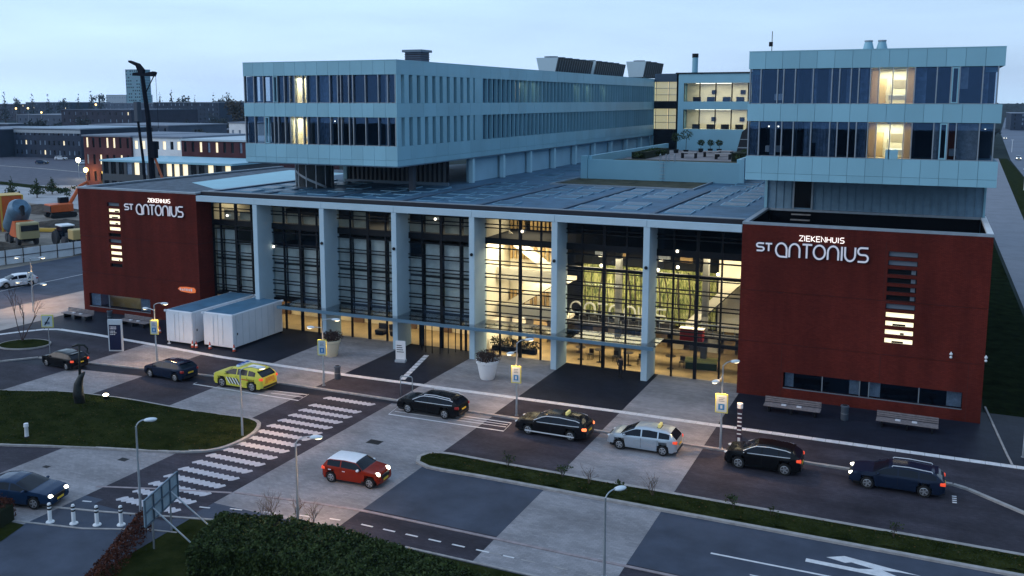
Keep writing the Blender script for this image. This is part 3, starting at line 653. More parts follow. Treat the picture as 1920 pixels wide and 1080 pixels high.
# ------------------------------------------------------------------ glazed entrance hall
hall = thing('entrance_hall', 'glazed entrance hall with pale fins between two brick blocks', 'building', (0, 0, 0))
FIN = [-65.25, -56.7, -48.1, -39.5, -31.05, -22.4]
YG = 82.0
for f in FIN:
    MB().bbox(f, f + .58, Y0, YG + .25, 0.0, 14.0, .03).world('fin', M_fin, hall)
segs = [LX1 + .02] + [f + .29 for f in FIN] + [RX0 - .02]
for a, b in zip(segs, segs[1:]): MB().box(a + .015, b - .015, Y0 - .02, Y0 + .55, 14.02, 14.62).world('fascia_beam', M_fin, hall)
for f in FIN[1:]:
    MB().ball((f + .3, Y0 - .06, 10.4), .16).world('fin_lamp', M_steel, hall)
MB().box(LX1 + .03, RX0 - .03, Y0 + .56, YG + 14, 13.95, 14.45).world('roof_slab', M_steel, hall)
MB().box(LX1 + .03, RX0 - .03, Y0 + .75, Y0 + 1.0, 14.45, 15.0).world('gutter', mat('dark_gutter', (0.012, 0.013, 0.02), 0.6), hall)
MB().box(LX1 + .03, RX0 + .02, Y0 + 1.0, Y0 + 1.22, 14.45, 15.08).world('roof_edge', M_coping, hall)

cols = [LX1 + .1, -71.75, -69.6, -67.45]
for f in FIN: cols += [f + .35 if False else f, f + 2.15, f + 4.3, f + 6.45]
cols = sorted(cols) + [RX0 - .1]
rows = [0.15, 3.30, 4.35, 5.5, 6.85, 8.2, 9.55, 10.9, 11.95, 13.1, 13.9]
for i, x in enumerate(cols):
    w = .30 if (i % 4 == 2) else .15
    MB().box(x - w / 2, x + w / 2, YG - .12, YG + .10, 0.12, 13.95).world('mullion', M_steel, hall)
bx = [cols[0]] + FIN + [cols[-1]]
for a, b in zip(bx, bx[1:]):
    a2 = a + .58 if a in FIN else a
    for z in (4.4, 5.5, 6.85, 8.2, 9.55, 13.1):
        for dz in (0, -.36):
            MB().box(a2, b, YG - .17, YG - .06, z + dz - .05, z + dz + .05).world('sun_bar', M_steel, hall)
    for z, h in ((3.2, .34), (10.7, .12), (11.15, .62), (13.6, .30)):
        MB().box(a2, b, YG - .09, YG + .12, z, z + h).world('transom', M_steel, hall)
gr = [(0.15, 3.2), (3.54, 5.3), (5.34, 8.0), (8.04, 10.7), (11.77, 13.6)]
for (z0, z1) in gr:
    for i, (a, b) in enumerate(zip(cols, cols[1:])):
        if z0 < 1 and -46.5 < a < -40: continue                # entrance doors stand here
        MB().box(a + .05, b - .05, YG - .012, YG + .012, z0, z1).world('glass_pane', M_glass_hall, hall)
# revolving entrance door with wings, under the canopy
dr = MB().lathe([(2.2, 2.95), (2.2, 3.2)], 24, (-43.7, YG - .2, 0)); dro = dr.world('door_drum', M_steel, hall)
for k in range(9):
    t = R(180 + 22.5 * k)
    x, y = -43.7 + 2.1 * math.cos(t), YG - .2 + 2.1 * math.sin(t)
    MB().tube([(x, y, .15), (x, y, 2.95)], .05, 6).world('door_post', M_steel, dro)
for k in range(4):
    t = R(30 + 90 * k); mb = MB(); c, s = math.cos(t), math.sin(t)
    mb.add([(-43.7, YG - .2, .2), (-43.7 + 2 * c, YG - .2 + 2 * s, .2), (-43.7 + 2 * c, YG - .2 + 2 * s, 2.9), (-43.7, YG - .2, 2.9)], [(0, 1, 2, 3)]).world('door_wing', M_glass_hall, dro)
for x in (-46.3, -41.1): MB().box(x - .1, x + .1, YG - .12, YG + .1, .12, 3.2).world('door_jamb', M_steel, dro)

# canopy over the entrance
can = MB().box(-61.3, -20.9, 78.02, 78.2, 3.36, 3.66).world('canopy', mat('canopy_edge', (0.11, 0.20, 0.28), 0.45, .2), hall)  # blue reflections are put into the edge colour
for a, b in zip([-61.3] + [x for x in cols if -61 < x < -21.2], [x for x in cols if -61 < x < -21.2] + [-20.9]):
    MB().box(a + .03, b - .03, 78.2, YG - .2, 3.55, 3.585).world('canopy_pane', M_glass_can, can)
    MB().box(a - .035, a + .035, 78.2, YG - .2, 3.42, 3.55).world('canopy_rib', M_steel, can)
for y in (79.3, 80.7): MB().box(-61.2, -21, y - .04, y + .04, 3.38, 3.45).world('canopy_rail', M_steel, can)

# hall interior: floors, walls, blinds, stairs
M_floor = mat('timber_floor', (0.34, 0.24, 0.12), 0.45, var=0.25, vscale=0.6, detail=6)
YB = 97.0
MB().box(LX1 + .1, RX0 - .1, YG + .1, YB, 0.02, 0.135).world('hall_floor', M_floor, hall)
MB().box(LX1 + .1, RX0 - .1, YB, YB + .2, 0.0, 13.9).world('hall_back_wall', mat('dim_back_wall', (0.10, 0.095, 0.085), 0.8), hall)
MB().box(LX1 - .1, LX1 + .05, YG + .12, YB, 0, 13.9).world('hall_side_wall', M_cream, hall)
MB().box(RX0 - .04, RX0 + .1, YG + .12, YB, 0, 13.9).world('hall_side_wall', M_cream, hall)
M_slabint = mat('floor_edge_dark', (0.05, 0.05, 0.055), 0.7)
MB().box(LX1 + .1, -39.6, YG + .35, YB, 3.2, 3.5).world('upper_floor', M_slabint, hall)
MB().box(LX1 + .1, -39.6, YG + .35, YB, 7.2, 7.45).world('upper_floor', M_slabint, hall)
MB().box(LX1 + .1, RX0 - .1, YG + .35, YB, 11.15, 11.6).world('upper_floor', M_slabint, hall)
MB().box(-39.6, -39.3, YG + .5, YB, 0.1, 13.9).world('partition', M_cream, hall)
# ground floor warm wall on the left half
MB().box(LX1 + .2, -39.7, 88.0, 88.2, 0.14, 3.2).world('lobby_wall', M_warm, hall)
for x, w in ((-68.5, 1.5), (-63, 1.0), (-58.5, 1.6), (-52.0, 1.9), (-47.0, 1.2)): MB().box(x, x + w, 87.7, 87.98, .14, 2.5).world('lobby_door', mat('lobby_timber', (0.16, 0.09, 0.05), .6), hall)
# roller blinds behind the upper panes on the left half
M_blind = mat('grey_roller_blind', (0.74, 0.78, 0.76), 0.85, var=.22, vscale=.7, detail=5)
M_blind2 = mat('taupe_roller_blind', (0.72, 0.63, 0.48), 0.85, var=.2, vscale=.7)
for i, (a, b) in enumerate(zip(cols, cols[1:])):
    if b > -39.3: break
    top = 10.6 if rng.random() < .75 else 9.2
    zb = 3.7
    MB().box(a + .12, b - .12, YG + .42, YG + .45, zb, top).world('roller_blind', M_blind, hall)
    if rng.random() < .75: MB().box(a + .1, b - .1, YG + .5, YG + .53, 11.8, 13.0 + rng.uniform(-.3, .5)).world('roller_blind', M_blind2, hall)
# right half: cream balustrades, timber slats, stairs and the green feature wall
M_slat = mat('oak_slat', (0.50, 0.34, 0.15), 0.55, var=.2, vscale=3)
MB().box(-39.2, -33.2, 88.6, 88.8, 3.4, 11.1).world('gallery_wall', M_cream, hall)
for z0, z1 in ((3.6, 5.4), (8.7, 10.6), (11.8, 13.4)):
    for k in range(13):
        if rng.random() < .85: MB().box(-39.1 + k * .45, -38.85 + k * .45, 88.35, 88.58, z0, z1).world('timber_slat', M_slat, hall)
for z in (3.3, 7.0): MB().box(-39.2, -31.8, 85.2, 88.6, z, z + .35).world('gallery_floor', M_cream, hall)
for z in (3.65, 7.35): MB().box(-39.2, -31.8, 85.2, 85.3, z, z + .95).world('balustrade', M_cream, hall)
def stair(x0, z0, x1, z1, y0, y1, n, m=M_cream):
    o = MB().add([(x0, y0, z0 - .25), (x1, y0, z1 - .25), (x1, y1, z1 - .25), (x0, y1, z0 - .25), (x0, y0, z0 + .9), (x1, y0, z1 + .9), (x1, y0 + .12, z1 + .9), (x0, y0 + .12, z0 + .9)],
        [(0, 1, 2, 3), (0, 1, 5, 4), (4, 5, 6, 7)]).world('stair_flight', m, hall)
    for i in range(n):
        t = i / n; x = x0 + (x1 - x0) * t; z = z0 + (z1 - z0) * t; dx = (x1 - x0) / n
        MB().box(min(x, x + dx), max(x, x + dx), y0 + .12, y1, z, z + (z1 - z0) / n).world('stair_tread', M_slabint, o)
stair(-38.6, 3.6, -33.0, 7.2, 86.2, 87.8, 12); stair(-33.0, 7.3, -38.4, 11.0, 86.4, 88.0, 12)
stair(-20.2, 3.2, -14.4, 9.2, 87.0, 88.8, 14)
MB().box(-17.6, -14.2, 89.0, 89.2, 3.0, 11.0).world('stair_wall', M_cream, hall)
# green botanical wall
m = bpy.data.materials.new('botanical_wall_print'); m.use_nodes = True; n = m.node_tree; b = n.nodes['Principled BSDF']; b.inputs['Roughness'].default_value = .7
ge = n.nodes.new('ShaderNodeNewGeometry'); mpn = n.nodes.new('ShaderNodeMapping'); mpn.inputs['Scale'].default_value = (1.6, 1, .35); n.links.new(ge.outputs['Position'], mpn.inputs[0])
vz = n.nodes.new('ShaderNodeTexNoise'); vz.inputs['Scale'].default_value = 3.2; vz.inputs['Detail'].default_value = 9; vz.inputs['Roughness'].default_value = .8; vz.inputs['Distortion'].default_value = 1.2; n.links.new(mpn.outputs[0], vz.inputs['Vector'])
rp = n.nodes.new('ShaderNodeValToRGB'); n.links.new(vz.outputs['Fac'], rp.inputs[0]); el = rp.color_ramp.elements
el[0].position = .38; el[0].color = (.015, .035, .010, 1); el[1].position = .52; el[1].color = (.30, .31, .09, 1); q = el.new(.64); q.color = (.62, .58, .30, 1); q = el.new(.45); q.color = (.09, .12, .03, 1)
n.links.new(rp.outputs[0], b.inputs['Base Color'])
MB().box(-31.6, -18.0, 90.0, 90.2, 2.9, 8.4).world('feature_wall', m, hall)
for k in range(18):
    x = -31.3 + k * .76 + rng.uniform(-.2, .2)
    MB().tube([(x, 89.85, 2.9), (x + rng.uniform(-.2, .2), 89.85, 5.5), (x + rng.uniform(-.4, .4), 89.85, 8.3)], rng.uniform(.03, .09), 5).world('stem_relief', M_bark, hall)
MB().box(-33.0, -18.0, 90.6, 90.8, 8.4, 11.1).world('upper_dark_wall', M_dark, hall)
MB().box(-31.0, -14.0, 84.0, 84.3, 8.9, 9.2).world('hanging_beam', M_steel, hall)
for x in (-33.2, -26.6, -18.2): MB().bbox(x - .28, x + .28, 85.8, 86.4, .13, 11.1, .05).world('interior_column', mat('column_grey', (0.16, .16, .15), .7), hall)
sg = thing('interior_sign', 'big white letters inside the hall before the green wall', 'sign', at(-28, 88, 3.4)); o0 = at(-28, 88, 3.4)
word('antonius', -32.2, 88.0, 3.6, 9.9, 1.25, 0.15, 0.12, mat('pale_letter', (.5, .5, .44), .6), sg)
for ch in sg.children: ch.location = -o0
MB().box(-32.4, -21.6, 88.1, 88.9, 2.6, 3.4).world('desk_ledge', mat('dark_counter', (.03, .03, .035), .6), hall)
for k in range(9): # dark high stools along the ledge, pendants over it
    x = -31.8 + k * 1.15; so = MB().box(x - .2, x + .2, 85.2, 85.6, 3.95, 4.0).box(x - .2, x + .2, 85.55, 85.6, 4.0, 4.6).world('ledge_stool', M_steel, hall)
    for sx in (-.16, .16): MB().box(x + sx - .02, x + sx + .02, 85.38, 85.42, 3.45, 3.95).world('leg', M_steel, so)
MB().box(-32.4, -14.3, 84.9, 86.3, 3.25, 3.45).world('gallery_floor', M_slabint, hall)
for k in range(18): MB().tube([(-32.2 + k, 84.95, 3.45), (-32.2 + k, 84.95, 4.5)], .025, 5).world('rail_post', M_greymetal, hall)
MB().box(-32.4, -14.3, 84.92, 84.98, 4.48, 4.55).world('hand_rail', M_greymetal, hall)
for k in range(8):
    x = -30.6 + k * 1.9; MB().tube([(x, 87.0, 11.1), (x, 87.0, 8.6 + .4 * (k % 3))], .012, 4).world('pendant_wire', M_steel, hall); MB().ball((x, 87.0, 8.5 + .4 * (k % 3)), .16, 8, 6).world('pendant_lamp', emit('pendant_glow', (1, .85, .55), 5), hall)
for k in range(7): MB().box(-30.5 + k * 2.2, -29.3 + k * 2.2, 90.4, 90.55, 9.2, 10.6).world('wall_panel', [M_greymetal, M_slat, M_dark][k % 3], hall)
for x0 in (-38.8, -36.4, -34.2): MB().box(x0, x0 + 1.5, 88.3, 88.55, .15, 2.6).world('shop_front', [M_slat, M_greymetal, M_cream][int(-x0) % 3], hall)
for k in range(10): MB().box(-31 + k * 1.7, -29.9 + k * 1.7, 91.5, 91.7, .15, 2.3).world('rear_panel', [M_slat, M_warm, M_slabint, M_cream][k % 4], hall)
# hall lights (fittings the photo shows lit inside)
M_fit = emit('ceiling_fitting', (1.0, .84, .55), 6.0)
WARM = (1.0, .84, .55)
for x in (-69, -60, -52, -44):
    MB().box(x - 1.2, x + 1.2, 84.4, 84.8, 3.10, 3.16).world('ceiling_light', M_fit, hall)
    l = lamp('lobby_light', 'AREA', at(x, 85, 3.0), 210, WARM, None, shape='RECTANGLE', size=6, size_y=3)
for x, y, z, e, sz in ((-36.5, 85.0, 10.9, 330, 5), (-35.5, 86.5, 6.8, 120, 4), (-36.5, 85.5, 3.1, 110, 4), (-28.5, 86.2, 9.9, 260, 4), (-22.5, 86.2, 9.9, 230, 4), (-16.6, 85.5, 10.8, 200, 3), (-28, 85.5, 8.6, 90, 3), (-36, 86, 13.8, 60, 4)):
    MB().lathe([(.25, 0), (.25, .12)], 10, (x, y, z + .06)).world('ceiling_light', M_fit, hall)
    lamp('hall_light', 'AREA', at(x, y, z), e * 3.0, WARM, None, shape='RECTANGLE', size=sz, size_y=3)
for x in (-27, -19.5): lamp('floor_light', 'AREA', at(x, 85.5, 5.0), 150, WARM, None, shape='RECTANGLE', size=6, size_y=3)
for x in (-71, -66.5, -60, -52.5, -44): lamp('upper_room_light', 'AREA', at(x, 85, 13.7), 80, WARM, None, size=3)
for x, y, z in ((-34.9, YG - .3, 12.6), (-19.9, YG - .3, 11.7), (-44.3, YG - .3, 13.3), (-70.6, YG - .25, 12.3), (-64.4, YG - .2, 9.2)):
    MB().ball((x, y, z), .14).world('globe_lamp', emit('globe_glow', (1, .9, .7), 3), hall)
# ------------------------------------------------------------------ upper ward wings
net_mat = bpy.data.materials.new('net_curtain_sheer'); net_mat.use_nodes = True; _n = net_mat.node_tree; _n.nodes.clear()
_t = _n.nodes.new('ShaderNodeBsdfTranslucent'); _t.inputs[0].default_value = (.85, .72, .62, 1); _d = _n.nodes.new('ShaderNodeBsdfDiffuse'); _d.inputs[0].default_value = (.6, .55, .5, 1)
_m = _n.nodes.new('ShaderNodeMixShader'); _m.inputs[0].default_value = .4; _n.links.new(_t.outputs[0], _m.inputs[1]); _n.links.new(_d.outputs[0], _m.inputs[2]); _o = _n.nodes.new('ShaderNodeOutputMaterial'); _n.links.new(_m.outputs[0], _o.inputs[0])
ZB, ZW1, ZW1t, ZW2, ZW2t, ZT = 18.1, 20.2, 23.2, 24.7, 27.65, 29.15
def clad_row(parent, o0, axis, us, v, z0, z1, th=.06):
    """separate cladding panels with open joints"""
    for a, b in zip(us, us[1:]):
        g = .012; e1 = rng.uniform(0, .006)
        mb = MB()
        if axis == 'Y': mb.box(a + g, b - g, v - th - e1, v, z0 + g, z1 - g)
        else: mb.box(v, v + th + e1, a + g, b - g, z0 + g, z1 - g)
        o = mb.world('cladding_panel', M_clad, parent); o.location = -o0
def lin(a, b, n): return [a + (b - a) * i / n for i in range(n + 1)]
def wing(name, label, x0, x1, y0, y1, front, rows, side=None):
    o0 = at((x0 + x1) / 2, y0, ZB)
    t = thing(name, label, 'building', o0)
    def W(mb, n, m, par=t, **kw):
        o = mb.world(n, m, par, **kw)
        if par is t: o.location = -o0
        return o
    i = .08
    # structural core bands (behind the panels) and roof
    for z0, z1 in ((ZB, ZW1), (ZW1t, ZW2), (ZW2t, ZT)):
        W(MB().box(x0 + i, x1 - i, y0 + i, y1, z0, z1 - (.0 if z1 < ZT else .05)), 'spandrel', mat('cladding_joint', (.10, .20, .27), .7))
    W(MB().box(x0 + .5, x1 - .5, y0 + .5, y1 - .5, ZT - .35, ZT - .25), 'roof', M_roofmem)
    W(MB().box(x0 - .0, x1 + .0, y0 - .0, y0 + .4, ZT - .05, ZT + .03), 'coping', M_clad); W(MB().box(x1 - .4, x1, y0 + .4, y1, ZT - .05, ZT + .03), 'coping', M_clad); W(MB().box(x0, x0 + .4, y0 + .4, y1, ZT - .05, ZT + .03), 'coping', M_clad)
    nf = round((x1 - x0) / 1.43); us = lin(x0, x1, nf)
    for z0, z1 in ((ZB, ZB + .62), (ZB + .62, ZW1), (ZW1t, ZW2), (ZW2t, ZT)): clad_row(t, o0, 'Y', us, y0 + i, z0, z1)
    # front ribbons
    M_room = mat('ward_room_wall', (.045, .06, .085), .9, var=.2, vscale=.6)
    for r, (z0, z1) in enumerate(((ZW1, ZW1t), (ZW2, ZW2t))):
        ye = y0 + .25
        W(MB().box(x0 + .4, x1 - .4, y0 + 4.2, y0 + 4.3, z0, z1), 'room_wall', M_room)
        W(MB().box(x0 + .15, x0 + .25, y0 + .9, y1 - 1, z0, z1), 'room_wall', M_room) if side is None else None
        for k, u in enumerate(front):
            thick = .045
            W(MB().box(u - thick, u + thick, y0 + .02, y0 + .40, z0, z1), 'mullion', M_greymetal)
        for a, b in zip(front, front[1:]):
            W(MB().box(a + .05, b - .05, ye, ye + .02, z0 + .06, z1 - .04), 'window_pane', M_glass)
            u_ = (a - x0) / (x1 - x0)
            if rng.random() < (.55 if (side and u_ < .6) else .22) and not any(q[2] in ('lit', 'net') and q[0] - .1 < (a + b) / 2 < q[1] + .1 for q in rows[r]['rooms']):
                wd = (b - a) * rng.choice((.35, .5, .9)); ss = a + .06 if rng.random() < .6 else b - .06 - wd; zz = z0 + .06 if rng.random() < .7 else z0 + 1.2
                W(MB().box(ss, ss + wd, y0 + .62, y0 + .65, zz, z1 - .05), 'window_drape', rng.choice((M_bluecurt, M_bluecurt, M_curtain)))
        W(MB().box(front[0], front[-1], y0 + .1, y0 + .38, z0, z0 + .05), 'window_sill', M_greymetal)
        for a, b, kind in rows[r]['rooms']:
            if kind == 'lit':
                W(MB().box(a, b, y0 + 3.0, y0 + 3.1, z0, z1), 'room_wall', M_cream); W(MB().box(a - .06, a, y0 + .45, y0 + 3, z0, z1), 'room_wall', M_cream); W(MB().box(b, b + .06, y0 + .45, y0 + 3, z0, z1), 'room_wall', M_cream)
                W(MB().box(a + .1, b - .1, y0 + 1.2, y0 + 1.8, z1 - .12, z1 - .06), 'ceiling_light', M_white)
                W(MB().box(a + .15, a + .15 + (b - a) * .28, y0 + 2.5, y0 + 2.98, z0, z0 + 2.1), 'wardrobe', mat('beech_front', (.55, .40, .22), .6)); W(MB().box(a + (b - a) * .5, a + (b - a) * .8, y0 + 2.94, y0 + 2.99, z0 + 1.3, z0 + 2.0), 'picture', mat('picture_grey', (.3, .26, .2), .6))
                W(MB().bbox(a + (b - a) * .4, b - .1, y0 + 1.5, y0 + 2.5, z0 + .3, z0 + .75, .05), 'bed', M_white); W(MB().tube([(a + (b - a) * .45, y0 + 1.2, z0), (a + (b - a) * .45, y0 + 1.2, z0 + 1.6)], .03, 6), 'drip_stand', M_greymetal)
                W(MB().box(a, b, y0 + .45, y0 + 3, z0 - .0, z0 + .03), 'room_floor', mat('lino_tan', (.45, .36, .24), .5))
                lamp('ward_light', 'AREA', at((a + b) / 2, y0 + 1.7, z1 - .2), 260, (1, .84, .50), None, shape='RECTANGLE', size=(b - a) * S * .8, size_y=1.2)
            elif kind == 'net':
                W(MB().box(a, b, y0 + .50, y0 + .53, z0 + .06, z1 - .05), 'net_curtain', net_mat)
            elif kind == 'curtain':
                mb = MB(); n = max(2, int((b - a) / .12))
                for q in range(n):
                    c0, c1 = a + (b - a) * q / n, a + (b - a) * (q + 1) / n; d = .06 * (q % 2)
                    mb.quad((c0, y0 + .5 + d, z0 + .06), (c1, y0 + .56 - d, z0 + .06), (c1, y0 + .56 - d, z1 - .05), (c0, y0 + .5 + d, z1 - .05))
                W(mb, 'curtain', M_bluecurt)
            elif kind == 'wall': W(MB().box(a, b, y0 + .8, y0 + 4.2, z0, z1), 'partition', M_room)
            elif kind == 'casement':
                mb = MB().box(a, b, y0 + .0, y0 + .24, z0 + .06, z0 + .16).box(a, b, y0, y0 + .24, z1 - .14, z1 - .04).box(a, a + .09, y0, y0 + .24, z0 + .16, z1 - .14).box(b - .09, b, y0, y0 + .24, z0 + .16, z1 - .14)
                W(mb, 'casement', M_clad)
            elif kind == 'blind': W(MB().box(a, b, y0 + .45, y0 + .48, z1 - .45, z1 - .05), 'roller_blind', M_clad)
            elif kind == 'bed': W(MB().bbox(a, b, y0 + 1.2, y0 + 2.2, z0 + .3, z0 + .85, .06), 'bed', M_white)
            elif kind == 'lampdot': W(MB().ball((a, y0 + .9, z1 - .45), .07), 'ceiling_lamp', emit('spot_glow', (1, .9, .75), 4))
            elif kind == 'panel': W(MB().box(a, b, y0 + .02, y0 + .20, z0, z0 + .75), 'infill_panel', M_clad)
            elif kind == 'red': W(MB().box(a, b, y0 + 2.2, y0 + 2.3, z0, z1 - .2), 'wall_unit', mat('red_wall_unit', (.32, .06, .02), .6))
    return t, o0, W
# right wing
fr = [-14.5, -13.6, -12.2, -11.7, -10.75, -9.3, -7.8, -7.2, -6.3, -5.7, -4.8, -4.15, -3.1, -2.05, -1.45, 0.16, 1.2, 1.8, 3.45, 4.5]
rowsR = [dict(rooms=[(-4.75, -1.5, 'lit'), (-4.75, -4.2, 'net'), (-2.0, -1.5, 'net'), (-14.4, -13.7, 'curtain'), (-8.0, -7.3, 'curtain'), (-5.75, -4.95, 'curtain'), (.62, 1.15, 'casement'), (-14.4, -13.7, 'blind'), (3.6, 4.5, 'blind'), (-13.2, -11.8, 'bed'), (1.4, 2.8, 'bed'), (-12.9, 0, 'lampdot'), (-12.1, 0, 'lampdot'), (-5.4, 0, 'lampdot'), (3.9, 0, 'lampdot'), (-3.35, -2.4, 'panel'), (1.3, 1.9, 'red'), (-9.9, -9.4, 'curtain'), (-8.9, -7.9, 'curtain'), (-5.0, -4.85, 'wall'), (-1.4, -1.25, 'wall'), (-10.7, -10.5, 'wall')]),
         dict(rooms=[(-4.75, -1.5, 'lit'), (-4.75, -4.2, 'net'), (-2.0, -1.5, 'net'), (-14.4, -13.5, 'curtain'), (-9.5, -9.0, 'curtain'), (1.25, 1.75, 'casement'), (3.6, 4.5, 'blind'), (-14.4, -13.7, 'blind'), (-12.6, -11.9, 'bed'), (-8.1, -7.85, 'curtain'), (-5.6, -5.0, 'curtain'), (3.5, 3.9, 'curtain'), (-5.0, -4.85, 'wall'), (-1.4, -1.25, 'wall'), (-10.7, -10.5, 'wall')])]
RW, RO, RWf = wing('hospital_wing', 'pale blue clad ward wing above the right brick block', -14.65, 4.95, 84.0, 132.0, fr, rowsR)
# side faces of right wing (thin view) and underside storey
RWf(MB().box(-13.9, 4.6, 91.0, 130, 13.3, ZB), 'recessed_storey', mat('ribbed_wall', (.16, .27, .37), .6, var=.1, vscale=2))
for k in range(26):
    x = -13.7 + k * .7
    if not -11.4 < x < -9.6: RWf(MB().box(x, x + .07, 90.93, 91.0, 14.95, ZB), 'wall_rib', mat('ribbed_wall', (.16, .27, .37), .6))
RWf(MB().box(-13.95, -13.7, 90.8, 91.05, 14.9, ZB), 'corner_post', M_clad); RWf(MB().box(4.45, 4.62, 90.8, 91.05, 14.9, ZB), 'corner_post', M_clad)
RWf(MB().box(-14.0, 4.7, 90.75, 91.0, 14.75, 14.95), 'base_ledge', M_coping)
RWf(MB().box(-13.5, 4.3, 90.9, 91.0, 13.35, 14.74), 'dark_recess_sheet', mat('black_lining', (0.008, 0.009, 0.012), 0.9))  # dark sheet added to paint the recess below the ledge black
dd = RWf(MB().box(-11.25, -9.75, 90.9, 91.02, 15.1, 17.7), 'service_door', M_darkp)
MB().box(-11.4, -11.25, 90.82, 91.0, 14.97, 17.85).world('frame', M_coping, dd); MB().box(-9.75, -9.6, 90.82, 91.0, 14.97, 17.85).world('frame', M_coping, dd)
for q in range(2): RWf(MB().box(-11.35, -9.65, 89.9 - q * .5, 90.35 - q * .5, 14.5 - q * .45, 14.58 - q * .45), 'roof_step', M_kerb)
# left wing: front
xs = [452.5, 472.5, 492.5, 512.5, 521, 535, 546, 556, 572, 580, 600, 625, 640, 646, 661, 669, 692, 716, 733, 747]
frL = [round(-70.5 + (x - 453) * .0714 - max(0, x - 600) * .0012 * (x - 600) * .0078 * .0, 2) for x in xs]
frL = [-70.3 + (x - 452.5) / (747 - 452.5) * 19.6 for x in xs]
LXv = lambda x: -70.3 + (x - 452.5) / 294.5 * 19.6
rowsL = [dict(rooms=[(LXv(546), LXv(576), 'lit'), (LXv(538), LXv(546), 'net'), (LXv(574), LXv(584), 'net'), (LXv(453), LXv(471), 'curtain'), (LXv(590), LXv(600), 'curtain'), (LXv(601), LXv(622), 'curtain'), (LXv(625), 0, 'lampdot'), (LXv(633), 0, 'lampdot'), (LXv(655), 0, 'lampdot'), (LXv(494), LXv(502), 'casement'), (LXv(513), LXv(520), 'curtain'), (LXv(536), LXv(537.5), 'wall'), (LXv(622), LXv(624), 'wall')]),
         dict(rooms=[(LXv(552), LXv(576), 'lit'), (LXv(540), LXv(556), 'net'), (LXv(576), LXv(580), 'net'), (LXv(453), LXv(475), 'curtain'), (LXv(480), LXv(491), 'curtain'), (LXv(503), LXv(531), 'curtain'), (LXv(583), LXv(598), 'curtain'), (LXv(603), LXv(623), 'curtain'), (LXv(629), LXv(639), 'curtain'), (LXv(513), LXv(521), 'casement'), (LXv(726), 0, 'lampdot'), (LXv(536), LXv(537.5), 'wall'), (LXv(622), LXv(624), 'wall')])]
LW, LO, LWf = wing('hospital_wing', 'long pale blue clad ward wing behind the left part of hall', -70.4, -50.5, 85.0, 186.0, frL, rowsL, side=1)
# left wing: long side face (towards the courtyard)
xs1 = -50.5
for z0, z1 in ((ZB, ZB + .62), (ZB + .62, ZW1), (ZW1t, ZW2), (ZW2t, ZT)): clad_row(LW, LO, 'X', lin(85.0, 186.0, 35), xs1 - .08, z0, z1)
M_sideroom = mat('ward_corridor', (.03, .045, .08), .9)
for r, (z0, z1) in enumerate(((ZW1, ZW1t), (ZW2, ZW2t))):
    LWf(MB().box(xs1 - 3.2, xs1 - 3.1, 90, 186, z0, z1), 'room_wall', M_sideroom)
    LWf(MB().box(xs1 - .1, xs1 + .0, 85.0, 85.9, z0, z1), 'corner_panel', M_clad)
    y = 86.5
    for k in range(10):                                         # pilaster section near the corner
        LWf(MB().box(xs1 - .5, xs1 + .0, 86.6 + k * 1.72, 87.55 + k * 1.72, z0, z1), 'pilaster', M_clad)
        LWf(MB().box(xs1 - .42, xs1 - .40, 87.55 + k * 1.72, 88.32 + k * 1.72, z0, z1), 'window_pane', M_glass)
    LWf(MB().box(xs1 - .5, xs1 + .0, 103.5, 105.6, z0, z1), 'corner_panel', M_clad)
    n = 56
    for k in range(n):
        a = 105.6 + k * (184.5 - 105.6) / n; b = 105.6 + (k + 1) * (184.5 - 105.6) / n
        LWf(MB().box(xs1 - .45, xs1 + .06, a - .06, a + .06, z0, z1), 'sun_fin', M_clad)
        LWf(MB().box(xs1 - .40, xs1 - .38, a + .06, b - .06, z0 + .05, z1 - .05), 'window_pane', M_glass)
        if rng.random() < .5: LWf(MB().box(xs1 - .75, xs1 - .72, a + .1, a + .1 + rng.uniform(.4, 1.1), z0, z1), 'curtain', M_bluecurt if rng.random() < .75 else M_curtain)
    LWf(MB().box(xs1 - .45, xs1 + .0, 184.5, 186.0, z0, z1), 'corner_panel', M_clad)
for y, z in ((121.5, 0), (139, 1), (144, 1), (152, 1), (118, 1)):
    z0, z1 = (ZW2, ZW2t) if z or True else (ZW1, ZW1t)
    LWf(MB().box(xs1 - 2.2, xs1 - 2.1, y - 1.2, y + 1.2, z0 + .1, z1), 'lit_room_wall', M_cream)
    lamp('ward_light', 'AREA', at(xs1 - 1.2, y, z1 - .2), 40, (1, .84, .5), None, size=1.2)
# pilotis and walls under the left wing
for k in range(10):
    y = 103.6 + k * 9.2 if k < 9 else 186
    LWf(MB().box(-51.3, -50.75, y - .28, y + .28, 14.6, ZB), 'column', mat('column_pale', (.42, .66, .76), .6))
    if k < 9: LWf(MB().box(-51.9, -51.6, y + .28, y + 8.9, 14.6, ZB), 'recess_wall', mat('recess_panel', (.33, .55, .68), .6, var=.06, vscale=.4))
LWf(MB().box(-66.1, -51.9, 99.0, 99.3, 14.6, ZB), 'recess_back', M_dark)
for k in range(22):
    x = -65.9 + k * .64
    LWf(MB().box(x, x + .30, 98.75, 99.0, 15.3, ZB), 'vertical_slat', mat('slat_grey', (.085, .095, .105), .7))
LWf(MB().box(-66.4, -65.9, 98.5, 99.2, 14.6, ZB), 'column', M_clad)
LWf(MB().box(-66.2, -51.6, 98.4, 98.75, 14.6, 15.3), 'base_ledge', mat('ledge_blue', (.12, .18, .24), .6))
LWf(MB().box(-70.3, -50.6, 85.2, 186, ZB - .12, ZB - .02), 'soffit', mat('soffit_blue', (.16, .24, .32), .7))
for x, y in ((-52.5, 91.5), (-66, 105), (-66, 118)): LWf(MB().box(x - .3, x + .3, y - .3, y + .3, 14.6, ZB - .1), 'column', mat('column_dark', (.05, .06, .08), .6))
